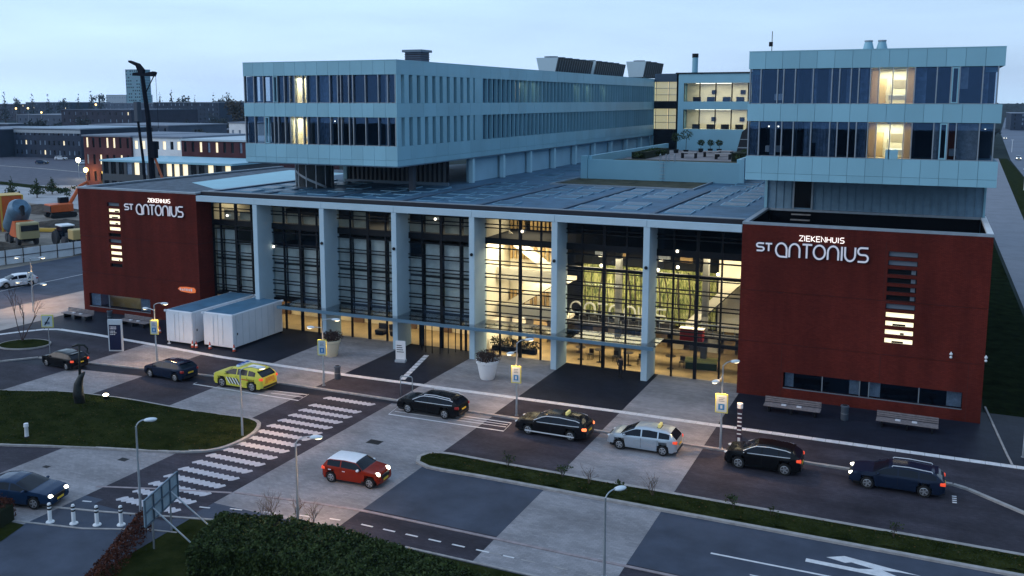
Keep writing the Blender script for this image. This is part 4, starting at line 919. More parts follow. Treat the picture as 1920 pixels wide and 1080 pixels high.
# stair drum up to the wing
dm = MB().lathe([(2.15, 14.5), (2.15, 18.0)], 32, (-65.2, 90.8, 0)); dro = LWf(dm, 'stair_drum', mat('drum_glass_dark', (.028, .036, .042), .25, var=.3, vscale=.5), smooth=True, angle=40)
for k in range(12):
    t = R(k * 30 + 10); MB().box(-.05, .05, -.05, .05, 0, 3.5).build('drum_rib', M_greymetal, dro, sc=S).location = at(-65.2 + 2.17 * math.cos(t), 90.8 + 2.17 * math.sin(t), 14.5)
tr = MB()
for i in range(14):
    t0, t1 = R(190 + i * 11), R(190 + (i + 1) * 11); za, zb2 = 17.8 - i * .19, 17.8 - (i + 1) * .19
    tr.quad((-65.2 + 2.2 * math.cos(t0), 90.8 + 2.2 * math.sin(t0), za), (-65.2 + 2.2 * math.cos(t1), 90.8 + 2.2 * math.sin(t1), zb2), (-65.2 + 2.2 * math.cos(t1), 90.8 + 2.2 * math.sin(t1), zb2 - .28), (-65.2 + 2.2 * math.cos(t0), 90.8 + 2.2 * math.sin(t0), za - .28))
tr.world('stair_string', M_greymetal, dro)

# ------------------------------------------------------------------ hall roof
zr = 14.95
rf = struct(MB().poly([(LX1 + .1, Y0 + 1.2), (RX0, Y0 + 1.2), (RX0, 186), (-50, 186), (LX1 + .1, 118)], zr).world('hall_roof', M_roofmem))
pit = MB().box(-41.3, -23.9, 105.0, 105.2, zr, zr + .18).box(-41.3, -41.1, 105.2, 115.3, zr, zr + .18).box(-24.1, -23.9, 105.2, 116, zr, zr + .18)
pit.world('roof_kerb', M_coping, rf)
M_sedum = mat('sedum_roof', (.030, .034, .018), .95, var=.5, vscale=.7, col2=(.09, .085, .05), detail=8, bump=.6, bscale=6)
MB().poly([(-41.1, 105.2), (-24.1, 105.2), (-24.1, 115.4), (-41.1, 115.4)], zr + .02).world('sedum_bed', M_sedum, rf)
M_sky = mat('skylight_glass', (.030, .085, .15), .35, .0, var=.2, vscale=1)
M_skyf = mat('skylight_frame', (.19, .36, .48), .5, .2)
def skylight(x, y, w, d, h=.07, tilt=.10, m=M_sky):
    o = MB().add([(x - w, y - d, zr), (x + w, y - d, zr), (x + w, y + d, zr), (x - w, y + d, zr), (x - w, y - d, zr + h), (x + w, y - d, zr + h), (x + w, y + d, zr + h + tilt), (x - w, y + d, zr + h + tilt)],
        [(4, 5, 6, 7), (0, 1, 5, 4), (1, 2, 6, 5), (2, 3, 7, 6), (3, 0, 4, 7)]).world('skylight', M_skyf, rf)
    MB().add([(x - w + .12, y - d + .12, zr + h + .03), (x + w - .12, y - d + .12, zr + h + .03), (x + w - .12, y + d - .12, zr + h + tilt + .006), (x - w + .12, y + d - .12, zr + h + tilt + .006)], [(0, 1, 2, 3)]).world('pane', m, o)
for bxx in [LX1 + 2] + FIN:
    for cx in (2.2, 5.6):
        for r in range(9):
            x, y = bxx + cx, 83.6 + r * 3.6 + (0.8 if cx > 3 else 0)
            if x > -15.4 or -68 < x < -62 and 88 < y < 94: continue
            if y > 98 and x < -51: continue
            if -42.3 < x < -23 and y > 103.6: continue
            if -51.5 < x < -49.5 and y > 101: continue
            if rng.random() < .12: continue
            skylight(x, y, 1.15 + rng.uniform(-.1, .15), 1.05)
for f in FIN + [LX1 + .8]:
    if f > -52: MB().box(f + .1, f + .55, Y0 + 1.3, 104.5, zr, zr + .14).world('roof_walkway', mat('walkway_dark', (.05, .09, .14), .6), rf)
    else: MB().box(f + .1, f + .55, Y0 + 1.3, 97.5, zr, zr + .14).world('roof_walkway', mat('walkway_dark', (.05, .09, .14), .6), rf)
for r in range(6): skylight(-19.6, 107 + r * 3.5, 1.3, .9); 
for r in range(6): skylight(-16.4, 107.5 + r * 3.4, 1.0, .9)
for r in range(4): skylight(-46.4, 118 + r * 9, 1.5, 1.6)
# pale membrane strip over the left block
ms = struct(MB().poly([(-84.3, 91.3), (-76.2, 86.0), (-73.2, 86.0), (-73.2, 112), (-86.3, 114)], 14.72).world('roof_strip', mat('pale_membrane', (.26, .50, .58), .5, var=.08, vscale=.4)))
# ------------------------------------------------------------------ roof terrace
tt = thing('roof_terrace', 'raised pale walled roof terrace between the two ward wings', 'terrace', at(-30, 115.5, 14.9)); to = at(-30, 115.5, 14.9)
def T(mb, n, m, par=tt):
    o = mb.world(n, m, par)
    if par is tt: o.location = -to
    return o
T(MB().box(-40.1, -30.2, 115.4, 115.75, 14.7, 17.45), 'terrace_wall', M_clad); T(MB().box(-30.15, -20.8, 115.4, 115.75, 14.7, 17.45), 'terrace_wall', M_clad)
T(MB().box(-40.1, -39.7, 115.75, 155, 14.7, 17.9), 'terrace_wall', M_clad); T(MB().box(-21.2, -20.8, 115.75, 150, 14.7, 17.9), 'terrace_wall', M_clad)
T(MB().box(-41.0, -40.12, 115.2, 115.9, 14.7, 17.9), 'terrace_pier', M_clad); T(MB().box(-20.78, -20.2, 115.2, 115.9, 14.7, 17.9), 'terrace_pier', M_clad)
T(MB().box(-39.7, -21.2, 115.75, 155, 16.7, 16.8), 'terrace_floor', mat('terrace_pavers', (.22, .20, .21), .8, var=.3, vscale=.5))
T(MB().box(-39.6, -21.3, 115.8, 127, 16.8, 16.9), 'planting_bed', M_sedum)
for x in (-30.6, -29.9, -29.5, -28.8): T(MB().tube([(x, 115.9, 16.8), (x, 115.9, 18.2), (x, 115.6, 18.35), (x, 115.3, 18.2), (x, 115.3, 17.4)], .035, 6), 'ladder_rail', M_galv)
for k in range(6): T(MB().tube([(-30.6, 115.32, 14.9 + k * .45), (-29.9, 115.32, 14.9 + k * .45)], .03, 6), 'ladder_rung', M_galv)
def planter_tree(x, y, h, r, label, kind):
    o0 = at(x, y, 16.8); t = thing('planter_tree', label, 'tree', o0, group='small trees on the roof terrace')
    MB().lathe([(.28, 0), (.36, .5)], 10).build('pot', M_black, t)
    MB().tube([(0, 0, .4), (0.02, 0, h)], .035, 6).build('trunk', M_bark, t)
    leaf_cloud('crown', M_leaf, t, [((0, 0, h + r * .8), (r, r, r * .85))], 260, .10)
def leaf_cloud(name, m, parent, blobs, n, size, sc=1.0, flat=0.0, seed=None, shell=0.55):
    rg = random.Random(seed if seed is not None else rng.randint(0, 1 << 30)); vs = []; fs = []
    tot = sum(b[1][0] * b[1][1] * b[1][2] for b in blobs)
    for (c, r) in blobs:
        k = max(4, int(n * r[0] * r[1] * r[2] / tot))
        for _ in range(k):
            u = rg.uniform(-1, 1); t = rg.uniform(0, 2 * math.pi); q = math.sqrt(1 - u * u); f = shell + (1 - shell) * rg.random(); f *= 1 + .12 * math.sin(t * 3 + c[0] * 5) * q
            p = Vector((c[0] + r[0] * q * math.cos(t) * f, c[1] + r[1] * q * math.sin(t) * f, c[2] + r[2] * u * f))
            a = Vector((rg.gauss(0, 1), rg.gauss(0, 1), rg.gauss(0, 1) * (1 - flat))).normalized(); b = a.cross(Vector((rg.gauss(0, 1), rg.gauss(0, 1), rg.gauss(0, 1)))).normalized(); s = size * rg.uniform(.6, 1.3)
            i = len(vs); vs += [tuple(p - a * s), tuple(p + b * s * .55), tuple(p + a * s), tuple(p - b * s * .55)]; fs.append((i, i + 1, i + 2, i + 3))
    mb = MB(); mb.v = vs; mb.f = fs; mb.mi = [0] * len(fs)
    return mb.build(name, m, parent, sc=sc)
for i, (x, y, h, r, w) in enumerate(((-36.2, 146, 1.5, .75, 'taller round-headed potted tree at the left of the roof terrace'), (-34.4, 145, 1.8, .85, 'tallest round-headed potted tree on the roof terrace'), (-33.2, 150, .9, .5, 'first of three low potted trees by the terrace rear wall'), (-31.7, 150, .9, .5, 'middle of three low potted trees by the terrace rear wall'), (-30.3, 150, .9, .5, 'last of three low potted trees by the terrace rear wall'))):
    planter_tree(x, y, h, r, w, i)
def hedge_box(name, label, x0, x1, y0, y1, z0, z1, n, m, loc):
    o0 = at(*loc); t = thing(name, label, 'hedge', o0)
    leaf_cloud('foliage', m, t, [((0, 0, (z1 - z0) * S / 2 + z0 * 0), ((x1 - x0) * S / 2, (y1 - y0) * S / 2, (z1 - z0) * S / 2))], n, .16, shell=.75)
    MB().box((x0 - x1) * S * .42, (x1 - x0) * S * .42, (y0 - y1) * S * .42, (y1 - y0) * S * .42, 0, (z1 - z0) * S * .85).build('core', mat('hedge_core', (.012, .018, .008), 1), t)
hedge_box('terrace_hedge', 'low dark hedge along the left side of roof terrace', -38.6, -36.2, 128, 144, 16.8, 17.9, 1500, M_leaf, (-37.4, 136, 16.8))
hedge_box('terrace_hedge', 'dark shrub mass at the right end of roof terrace', -24.5, -21.6, 128, 142, 16.8, 18.2, 1200, M_leaf, (-23, 134, 16.8))
for i, (x, y) in enumerate(((-31.3, 134), (-29.0, 138), (-27.4, 140), (-26.3, 133))):
    lab = ['dark cube seat nearest the front of roof terrace', 'second dark cube seat on the roof terrace from left', 'dark cube seat furthest back on the roof terrace', 'dark cube seat at the right side of roof terrace'][i]
    t = thing('terrace_table', lab.replace('cube seat', 'bench table'), 'table', at(x, y, 16.8), group='tables on the roof terrace')
    MB().bbox(-.95, .95, -.6, .6, .62, .72, .02).build('table_top', mat('table_grey', (.30, .28, .28), .7), t)
    for sx in (-.8, .8): MB().box(sx - .07, sx + .07, -.5, .5, 0, .62).build('leg', M_steel, t)

# ------------------------------------------------------------------ rear building and glazed link
rb2 = thing('rear_building', 'pale rear hospital building with two lit office floors', 'building', at(-33, 155)); ro = at(-33, 155)
def Q(mb, n, m, par=rb2):
    o = mb.world(n, m, par)
    if par is rb2: o.location = -ro
    return o
zs = [(20.3, 23.5), (24.8, 27.8)]
Q(MB().wall(-38.6, -12, 12, 29.35, 155, [(-37.4, -14, a, b) for a, b in zs], .5), 'front_wall', M_clad)
Q(MB().box(-38.6, -12, 162, 175, 12, 29.2), 'rear_mass', M_clad); Q(MB().box(-38.6, -38.3, 155, 175, 12, 29.35), 'side_wall', M_clad); Q(MB().box(-38.6, -12, 155.1, 175, 29.1, 29.3), 'roof', M_roofmem)
Q(MB().box(-38.8, -12, 154.8, 155.2, 29.3, 29.5), 'coping', M_steel)
for a, b in zs:
    Q(MB().box(-38.2, -12, 155.5, 162, a - .12, a - .02), 'office_floor', M_cream); Q(MB().box(-38.2, -12, 155.5, 162, b + .02, b + .1), 'office_ceiling', M_white)
    Q(MB().box(-38.2, -12, 160.8, 161, a, b), 'office_wall', M_cream)
    for i in range(9): Q(MB().box(-37.4 + i * 2.6 - .08, -37.4 + i * 2.6 + .08, 155.2, 155.4, a, b), 'mullion', M_steel)
    for i in range(9): Q(MB().box(-37.3 + i * 2.6, -34.9 + i * 2.6, 155.28, 155.31, a, b), 'window_pane', M_glass)
    for i in range(5):
        x = -36.6 + i * 2.5 + rng.uniform(-.3, .3); Q(MB().box(x, x + 1.2, 157, 157.7, a, a + .75), 'desk', M_slabint)
        if i % 2: Q(MB().box(x, x + .8, 160.6, 160.75, a + 1.2, a + 1.9), 'wall_screen', M_dark)
    for x in (-34, -28.5): lamp('office_light', 'AREA', at(x, 158, b - .2), 220, (1, .85, .55), None, shape='RECTANGLE', size=4, size_y=3)
    Q(MB().box(-36, -30, 157.6, 158.0, b - .08, b - .02), 'ceiling_light', M_fit)
lk = thing('glazed_link', 'lit yellow glazed stair link beside the rear building', 'building', at(-45, 185)); lo = at(-45, 185)
def K(mb, n, m, par=lk):
    o = mb.world(n, m, par); o.location = -lo if par is lk else (0, 0, 0); return o
for z0, z1, m in ((12, 19.3, M_dark), (23.35, 24.8, M_dark), (28.6, 30.2, mat('link_top', (.04, .07, .11), .5))): K(MB().box(-50.45, -36, 184.8, 185.4, z0, z1), 'spandrel', m)
for z0, z1 in ((19.3, 23.35), (24.8, 28.6)):
    K(MB().box(-50.45, -36, 185.3, 185.5, z0, z1), 'lit_screen', M_lit2)
    for i in range(3):
        zz = z0 + (z1 - z0) * i / 3; K(MB().box(-50.4, -36, 184.9, 185.0, zz - .05, zz + .05), 'glazing_bar', M_greymetal)
    for x in (-50.2, -47.6, -45.0): K(MB().box(x - .06, x + .06, 184.9, 185.05, z0, z1), 'glazing_bar', M_greymetal)
    for i in range(4): K(MB().box(-50.3 + i * 2.6, -47.8 + i * 2.6, 185.1, 185.12, z0, z1), 'window_pane', M_glass)
K(MB().box(-50.4, -36, 185.6, 195, 12, 30.1), 'rear_mass', M_clad)
# dark glazed lantern standing on the terrace, right
ln = thing('roof_lantern', 'dark sloping glazed lantern at the back of roof terrace', 'skylight', at(-25, 148, 16.8)); q0 = at(-25, 148, 16.8)
for nm, mb, m in (('frame', MB().prism_xz([(-27.2, 16.8), (-26.4, 20.2), (-25.6, 20.9), (-20, 20.9), (-20, 16.8)], 147.5, 152), mat('lantern_dark', (.018, .02, .026), .3)), ('rail', MB().box(-26.9, -20, 147.3, 147.48, 17.7, 17.85).box(-26.6, -20, 147.3, 147.48, 19.0, 19.1), M_greymetal)):
    mb.world(nm, m, ln).location = -q0

# ------------------------------------------------------------------ rooftop plant
def roof_unit(label, x0, x1, y0, y1, z0, h, nf, grp):
    o0 = at((x0 + x1) / 2, (y0 + y1) / 2, z0); t = thing('rooftop_chiller', label, 'chiller', o0, group=grp)
    hx, hy, hh = (x1 - x0) * S / 2, (y1 - y0) * S / 2, h * S
    mb = MB().add([(-hx * .72, -hy, .2), (hx * .72, -hy, .2), (hx * .72, hy, .2), (-hx * .72, hy, .2), (-hx, -hy, hh), (hx, -hy, hh), (hx, hy, hh), (-hx, hy, hh)], [(3, 2, 1, 0), (4, 5, 6, 7), (0, 1, 5, 4), (2, 3, 7, 6), (3, 0, 4, 7)])
    mb.build('casing', mat('chiller_pale', (.42, .52, .56), .5), t)
    MB().add([(hx * .72, -hy + .1, .25), (hx * .72, hy - .1, .25), (hx * 1.0, hy - .1, hh - .1), (hx * 1.0, -hy + .1, hh - .1)], [(0, 1, 2, 3)]).build('coil', mat('coil_dark', (.022, .028, .034), .6), t)
    n = nf * 3
    for k in range(n + 1):
        y = -hy + .1 + (2 * hy - .2) * k / n; MB().add([(hx * .75, y - .05, .2), (hx * 1.03, y - .05, hh - .05), (hx * 1.03, y + .05, hh - .05), (hx * .75, y + .05, .2)], [(0, 1, 2, 3)]).build('coil_rib', M_greymetal, t)
    for k in range(nf): MB().lathe([(hx * .55, 0), (hx * .6, .22)], 14, (0, -hy + 2 * hy * (k + .5) / nf, hh)).build('fan', mat('fan_grey', (.16, .20, .24), .5), t)
    for sx in (-hx * .6, hx * .6):
        for sy in (-hy * .9, hy * .9): MB().box(sx - .06, sx + .06, sy - .06, sy + .06, -.3, .25).build('leg', M_steel, t)
roof_unit('long pale rooftop chiller nearest on the left wing roof', -57.5, -53.8, 140, 157, 29.15, 2.5, 5, 'chillers on the left wing roof')
roof_unit('second long rooftop chiller behind the first on left wing roof', -57.5, -53.8, 158.5, 176, 29.15, 2.6, 5, 'chillers on the left wing roof')
roof_unit('short rooftop chiller at the far end of the left wing', -58, -53.8, 190, 204, 29.5, 3.4, 3, 'chillers on the left wing roof')
v = thing('roof_vent', 'dark square roof cowl on the near corner of left wing', 'vent', at(-56.5, 100, 29.6))
MB().box(-.9, .9, -.9, .9, 0, .9).build('base', mat('cowl_blue', (.06, .09, .14), .5), v); MB().bbox(-1.15, 1.15, -1.15, 1.15, .9, 1.15, .06).build('cap', mat('cowl_cap', (.12, .17, .22), .5), v)
for k in range(3): MB().box(-.95, .95, -.95, .95, .2 + k * .22, .25 + k * .22).build('louvre', M_steel, v)
v = thing('chimney', 'tall pale flue with dark top on the rear building', 'chimney', at(-36.8, 160, 29.3))
MB().lathe([(.42, 0), (.42, 2.4)], 14).build('flue', M_clad, v, smooth=True, angle=40); MB().lathe([(.46, 2.4), (.46, 2.95)], 14).build('cap', M_steel, v)
for x, l in ((-5.45, 'left of two pale conical roof cowls on the right wing'), (-4.35, 'right of two pale conical roof cowls on the right wing')):
    v = thing('roof_cowl', l, 'vent', at(x, 90, 28.85), group='conical cowls on the right wing')
    MB().lathe([(.42, 0), (.40, .5), (.26, 1.05)], 16).build('cone', M_clad, v, smooth=True, angle=40); MB().lathe([(.30, 1.05), (.30, 1.15)], 16).build('rim', M_coping, v)
v = thing('roof_antenna', 'thin antenna with small box on the right wing roof', 'antenna', at(-14.0, 92, 28.9))
MB().tube([(0, 0, 0), (0, 0, 2.1)], .03, 6).build('mast', M_steel, v); MB().cbox((-.08, 0, 1.1), (.28, .2, .35)).build('box', M_steel, v)
# ------------------------------------------------------------------ vehicles
def interp(K, x):
    if x <= K[0][0]: return K[0][1]
    for (a, b), (c, d) in zip(K, K[1:]):
        if x <= c: t = (x - a) / (c - a); return b + (d - b) * t
    return K[-1][1]
def paint(name, c, rough=.16, metal=.12):
    return mat('paint_' + name, c, rough, metal, coat=.04, spec=.18, var=.04, vscale=3)
M_cglass = mat('car_glass', (0.006, 0.010, 0.018), 0.06, 0.0, spec=0.22)
M_tyre = mat('tyre', (0.013, 0.013, 0.014), .85)
M_rim = mat('alloy', (.42, .43, .45), .35, .7)
M_rimd = mat('alloy_dark', (.10, .10, .11), .4, .7)
M_chrome = mat('chrome_trim', (.72, .74, .78), .3, .15)
M_plate = mat('yellow_plate', (.75, .50, .04), .6)
M_head = mat('headlamp_lens', (.62, .66, .70), .15, .2)
M_headon = emit('headlamp_on', (1.0, .93, .72), 9.0)
M_tail = mat('tail_lens', (.30, .012, .010), .3)
M_tailon = emit('tail_on', (1.0, .10, .03), .7, (.4, .02, .01))
M_brakeon = emit('brake_on', (1.0, .22, .07), 2.2, (.4, .02, .01))
M_trim = mat('black_trim', (.014, .014, .016), .55)
TYPES = {
 # rear -> front: top profile, belt, half width, wheel positions, side windows (x ranges), windscreen / rear window x ranges
 'hatch': dict(L=4.2, W=1.78, H=1.47, wr=.315, ax=(-1.28, 1.34), top=[(-2.1, .62), (-2.06, .95), (-1.93, 1.08), (-1.55, 1.36), (-1.2, 1.43), (-.4, 1.47), (.3, 1.42), (.55, 1.33), (1.18, .98), (1.55, .94), (1.93, .85), (2.05, .70), (2.1, .48)],
    belt=[(-2.1, .98), (-1.3, .97), (.9, .92), (2.1, .85)], wins=[(-1.55, -.95), (-.87, .02), (.10, 1.05)], ws=(.42, 1.16), rw=(-2.0, -1.55)),
 'estate': dict(L=4.85, W=1.85, H=1.48, wr=.33, ax=(-1.40, 1.46), top=[(-2.42, .62), (-2.38, .95), (-2.28, 1.06), (-1.95, 1.33), (-1.7, 1.40), (-.6, 1.47), (.25, 1.44), (.55, 1.35), (1.22, 1.0), (1.7, .97), (2.2, .88), (2.36, .72), (2.42, .48)],
    belt=[(-2.42, 1.0), (-1.4, .97), (1.0, .93), (2.42, .85)], wins=[(-1.98, -1.15), (-1.07, -.12), (-.04, 1.08)], ws=(.42, 1.20), rw=(-2.34, -1.93)),
 'mpv': dict(L=4.36, W=1.79, H=1.56, wr=.315, ax=(-1.33, 1.37), top=[(-2.18, .62), (-2.15, 1.0), (-2.06, 1.12), (-1.75, 1.42), (-1.5, 1.49), (-.4, 1.56), (.35, 1.51), (.6, 1.43), (1.35, 1.02), (1.7, .98), (2.0, .88), (2.13, .70), (2.18, .48)],
    belt=[(-2.18, 1.06), (-1.3, 1.02), (1.1, .94), (2.18, .85)], wins=[(-1.72, -1.05), (-.97, -.02), (.06, 1.2)], ws=(.48, 1.33), rw=(-2.12, -1.74)),
 'suv': dict(L=4.45, W=1.86, H=1.62, wr=.36, ax=(-1.32, 1.36), top=[(-2.22, .70), (-2.18, 1.05), (-2.08, 1.16), (-1.65, 1.48), (-1.35, 1.56), (-.4, 1.62), (.35, 1.57), (.6, 1.48), (1.22, 1.13), (1.65, 1.09), (2.03, 1.0), (2.17, .82), (2.22, .55)],
    belt=[(-2.22, 1.12), (-1.3, 1.09), (1.0, 1.03), (2.22, .95)], wins=[(-1.62, -1.0), (-.92, -.04), (.04, 1.08)], ws=(.48, 1.20), rw=(-2.14, -1.64)),
 'mini': dict(L=3.66, W=1.69, H=1.42, wr=.30, ax=(-1.20, 1.25), top=[(-1.83, .60), (-1.80, .88), (-1.70, 1.0), (-1.5, 1.30), (-1.32, 1.38), (-.4, 1.42), (.30, 1.38), (.46, 1.30), (.86, .98), (1.15, .94), (1.60, .88), (1.77, .72), (1.83, .48)],
    belt=[(-1.83, .95), (-1.2, .94), (.8, .90), (1.83, .82)], wins=[(-1.46, -.62), (-.56, .74)], ws=(.34, .84), rw=(-1.76, -1.49)),
 'sedan': dict(L=4.75, W=1.83, H=1.43, wr=.33, ax=(-1.40, 1.42), top=[(-2.37, .62), (-2.33, .92), (-2.2, 1.0), (-1.75, 1.05), (-1.05, 1.34), (-.8, 1.38), (-.3, 1.43), (.25, 1.39), (.5, 1.30), (1.25, .98), (1.7, .94), (2.15, .85), (2.31, .69), (2.37, .48)],
    belt=[(-2.37, .98), (-1.4, .96), (1.0, .91), (2.37, .84)], wins=[(-1.35, -.72), (-.64, -.02), (.06, 1.1)], ws=(.36, 1.23), rw=(-1.72, -1.05)),
}
def make_car(name, label, kind, pm, loc, rz, roof_m=None, rails=False, taxi=False, chrome=False, head=False, tail=None, plate=True, rim=None, group='cars in front of the entrance', scale=1.0, arch_trim=False):
    D = TYPES[kind]; t = thing(name, label, 'car', at(loc[0], loc[1], loc[2] if len(loc) > 2 else 0.012), rz, group); t.scale = (scale,) * 3
    hl, W2 = D['L'] / 2, D['W'] / 2; zb = .17
    xs = set([p[0] for p in D['top']]) | {D['ws'][0], D['ws'][1], D['rw'][0], D['rw'][1]} | {v for w in D['wins'] for v in w}
    for a in D['ax']:
        for k in range(-6, 7): xs.add(a + (D['wr'] + .06) * math.sin(k * math.pi / 12))
    n = int(D['L'] / .13)
    for i in range(n + 1): xs.add(-hl + D['L'] * i / n)
    xs = sorted(xs); xs = [x for i, x in enumerate(xs) if i == 0 or x - xs[i - 1] > .012]
    rows = []
    for x in xs:
        zt = interp(D['top'], x); bl = min(interp(D['belt'], x), zt - .015); gh = max(0, zt - interp(D['belt'], x))
        e = abs(x) / hl; w = W2 * (1 - .10 * max(0, (e - .55) / .45) ** 2 - (.10 * max(0, (e - .93) / .07) ** 1.5))
        zl = zb + (.10 if e > .93 else 0)
        ze = zt - min(.07, .015 + gh * .12); wr = w * .985 - gh * .36 if gh > .03 else w * .93
        mid = zl + (bl - zl) * .52
        pts = [(0, zl), (w * .86, zl), (w * .965, zl + .07), (w * .99, (zl + mid) / 2 + .02), (w * 1.0, mid), (w * .995, mid + (bl - mid) * .6), (w * .965, bl)]
        pts += [(w * .965 + (wr - w * .965) * .08, bl + (ze - bl) * .08), (w * .965 + (wr - w * .965) * .90, bl + (ze - bl) * .90), (wr, ze), (wr * .88, zt - (zt - ze) * .35), (wr * .5, zt - .006), (0, zt)]
        rows.append(pts)
    NP = len(rows[0])
    V = []
    for x, pts in zip(xs, rows):
        for k, (y, z) in enumerate(pts):
            if 1 <= k <= 5:
                for a in D['ax']:
                    if math.hypot(x - a, z - D['wr']) < D['wr'] + .055: y = min(y, W2 - .22)
            V.append((x, y, z))
    parts = {}
    def put(key, f, flip): parts.setdefault(key, []).append((f, flip))
    for i in range(len(xs) - 1):
        xm = (xs[i] + xs[i + 1]) / 2
        for k in range(NP - 1):
            f = (i * NP + k, (i + 1) * NP + k, (i + 1) * NP + k + 1, i * NP + k + 1)
            zm = sum(V[j][2] for j in f) / 4; key = 'body'
            gh = interp(D['top'], xm) - interp(D['belt'], xm)
            if k == 7 and gh > .10:
                for q, (a, b) in enumerate(D['wins']):
                    if a <= xm <= b: key = 'side_window%d' % q
            if k >= 9 and D['ws'][0] <= xm <= D['ws'][1] and (k >= 10 or gh > .1): key = 'windscreen'
            if k >= 10 and D['rw'][0] <= xm <= D['rw'][1]: key = 'rear_window'
            if k >= 9 and D['ws'][0] > xm > D['rw'][1] and roof_m: key = 'roof'
            if k <= 5 and any(math.hypot(xm - a, zm - D['wr']) < D['wr'] + .05 for a in D['ax']): key = 'arch'
            if k == 0 or (k <= 2 and key == 'body' and zm < zb + .14): key = 'sill'
            put(key, f, 0)
    def grab(fs, sides):
        mb = MB()
        for sgn in sides:
            idx = {}; vs = []; ff = []
            for f, _ in fs:
                g = []
                for j in f:
                    if j not in idx: idx[j] = len(vs); v = V[j]; vs.append((v[0], v[1] * sgn, v[2]))
                    g.append(idx[j])
                if len(set(g)) >= 3: ff.append(tuple(g) if sgn > 0 else tuple(reversed(g)))
            mb.add(vs, ff)
        return mb
    def caps(mb):
        for i in (0, len(xs) - 1):
            b = i * NP; pts = [V[b + k] for k in range(NP)]; ring = [p for p in pts] + [(p[0], -p[1], p[2]) for p in reversed(pts[1:-1])]
            mb.add(ring, [tuple(range(len(ring))) if i else tuple(reversed(range(len(ring))))])
    mb = grab(parts['body'], (1, -1)); caps(mb); body = mb.build('body', pm, t, smooth=True, angle=38)
    if 'roof' in parts: grab(parts['roof'], (1, -1)).build('roof', roof_m, t, smooth=True, angle=38)
    for key, fs in parts.items():
        if key in ('body', 'roof'): continue
        if key.startswith('side'):
            for sgn in (1, -1): grab(fs, (sgn,)).build('side_window', M_cglass, t, smooth=True)
        else:
            m = {'windscreen': M_cglass, 'rear_window': M_cglass, 'arch': M_black, 'sill': M_trim}[key]
            grab(fs, (1, -1)).build({'arch': 'wheel_arch'}.get(key, key), m, t, smooth=key != 'arch')
    # wheels
    wr = D['wr']; tyre = None
    for a in D['ax']:
        for sgn in (1, -1):
            if tyre is None:
                tyre = MB().lathe([(wr * .62, -.10), (wr * .93, -.105), (wr, -.07), (wr, .07), (wr * .93, .105), (wr * .68, .10), (wr * .66, .03)], 24, axis='Y').build('wheel', M_tyre, t, smooth=True, angle=40); w = tyre
                rm = MB().lathe([(wr * .66, -.06), (wr * .66, .085), (wr * .60, .095), (wr * .56, .055), (.02, .05)], 24, axis='Y').build('rim', M_rimd, w, smooth=True, angle=30)
                sp = MB()
                for k in range(5):
                    c, s_ = math.cos(k * 2 * math.pi / 5), math.sin(k * 2 * math.pi / 5); px, pz = -s_, c
                    r0, r1, h0, h1 = .0, wr * .62, wr * .10, wr * .13
                    sp.add([(c * r0 + px * h0, .075, s_ * r0 + pz * h0), (c * r1 + px * h1, .09, s_ * r1 + pz * h1), (c * r1 - px * h1, .09, s_ * r1 - pz * h1), (c * r0 - px * h0, .075, s_ * r0 - pz * h0)], [(0, 1, 2, 3)])
                sp.lathe([(wr * .67, .088), (wr * .58, .099)], 24, axis='Y', cap=False)
                spo = sp.build('spokes', rim or M_rim, w)
            else:
                w = tyre.copy(); C.objects.link(w)
                for ch in (rm, spo): q = ch.copy(); C.objects.link(q); q.parent = w
            w.parent = t; w.location = (a, sgn * (W2 - .11), wr)
            w.rotation_euler = (0, 0, 0 if sgn > 0 else math.pi)
    # lamps, grille, plates, mirrors, handles
    zh = interp(D['top'], hl - .14) - .06
    for sgn in (1, -1):
        hm = M_headon if head else M_head
        r = (.17, .15, .13) if kind == 'mini' else (.26, .17, .085)
        MB().ball((hl - (.22 if kind != 'mini' else .20), sgn * (W2 - .27), zh - (.01 if kind != 'mini' else -.03)), r, 12, 8).build('headlight', hm, t, smooth=True)
        MB().ball((hl - .08, sgn * (W2 - .34), .40), (.06, .11, .055), 8, 6).build('fog_lamp', hm if head else M_head, t, smooth=True)
        tm = {'on': M_tailon, 'brake': M_brakeon}.get(tail, M_tail)
        zt = interp(D['belt'], -hl) - .14
        MB().bbox(-hl - .015, -hl + .28, sgn * (W2 - .145) - .10, sgn * (W2 - .145) + .112, zt - .08, zt + .08, .05).build('tail_light', tm, t, smooth=True, angle=30)
        wx = D['wins'][-1][1] - .16; bz = interp(D['belt'], wx)
        mr = MB().ball((wx, sgn * (W2 + .09), bz + .08), (.09, .12, .075), 8, 6); mr.box(wx - .02, wx + .04, min(sgn * (W2 - .05), sgn * (W2 + .05)), max(sgn * (W2 - .05), sgn * (W2 + .05)), bz + .02, bz + .06)
        mr.build('wing_mirror', (M_chrome if kind == 'mini' else pm), t, smooth=True)
        for a, b in D['wins'][-2:]:
            MB().bbox(a + .10, a + .28, sgn * W2 * .985 - .015, sgn * W2 * .985 + .02, bz - .16, bz - .12, .008).build('door_handle', M_chrome if kind == 'mini' else pm, t)
            MB().box(a - .035, a - .022, sgn * W2 * .997 - .006, sgn * W2 * .997 + .006, .34, bz - .01).build('door_seam', M_black, t)
        if chrome:
            K = [(x, interp(D['belt'], x)) for x in xs if D['wins'][0][0] <= x <= D['wins'][-1][1]]
            lo = []; hi = []
            for x, b in K:
                i = xs.index(x); lo.append((x, sgn * (rows[i][6][0] + .012), rows[i][6][1] + .02)); hi.append((x, sgn * (rows[i][9][0] + .012), rows[i][9][1] - .015))
            MB().tube(lo, .020, 5).tube(hi, .024, 5).build('window_trim', M_chrome, t)
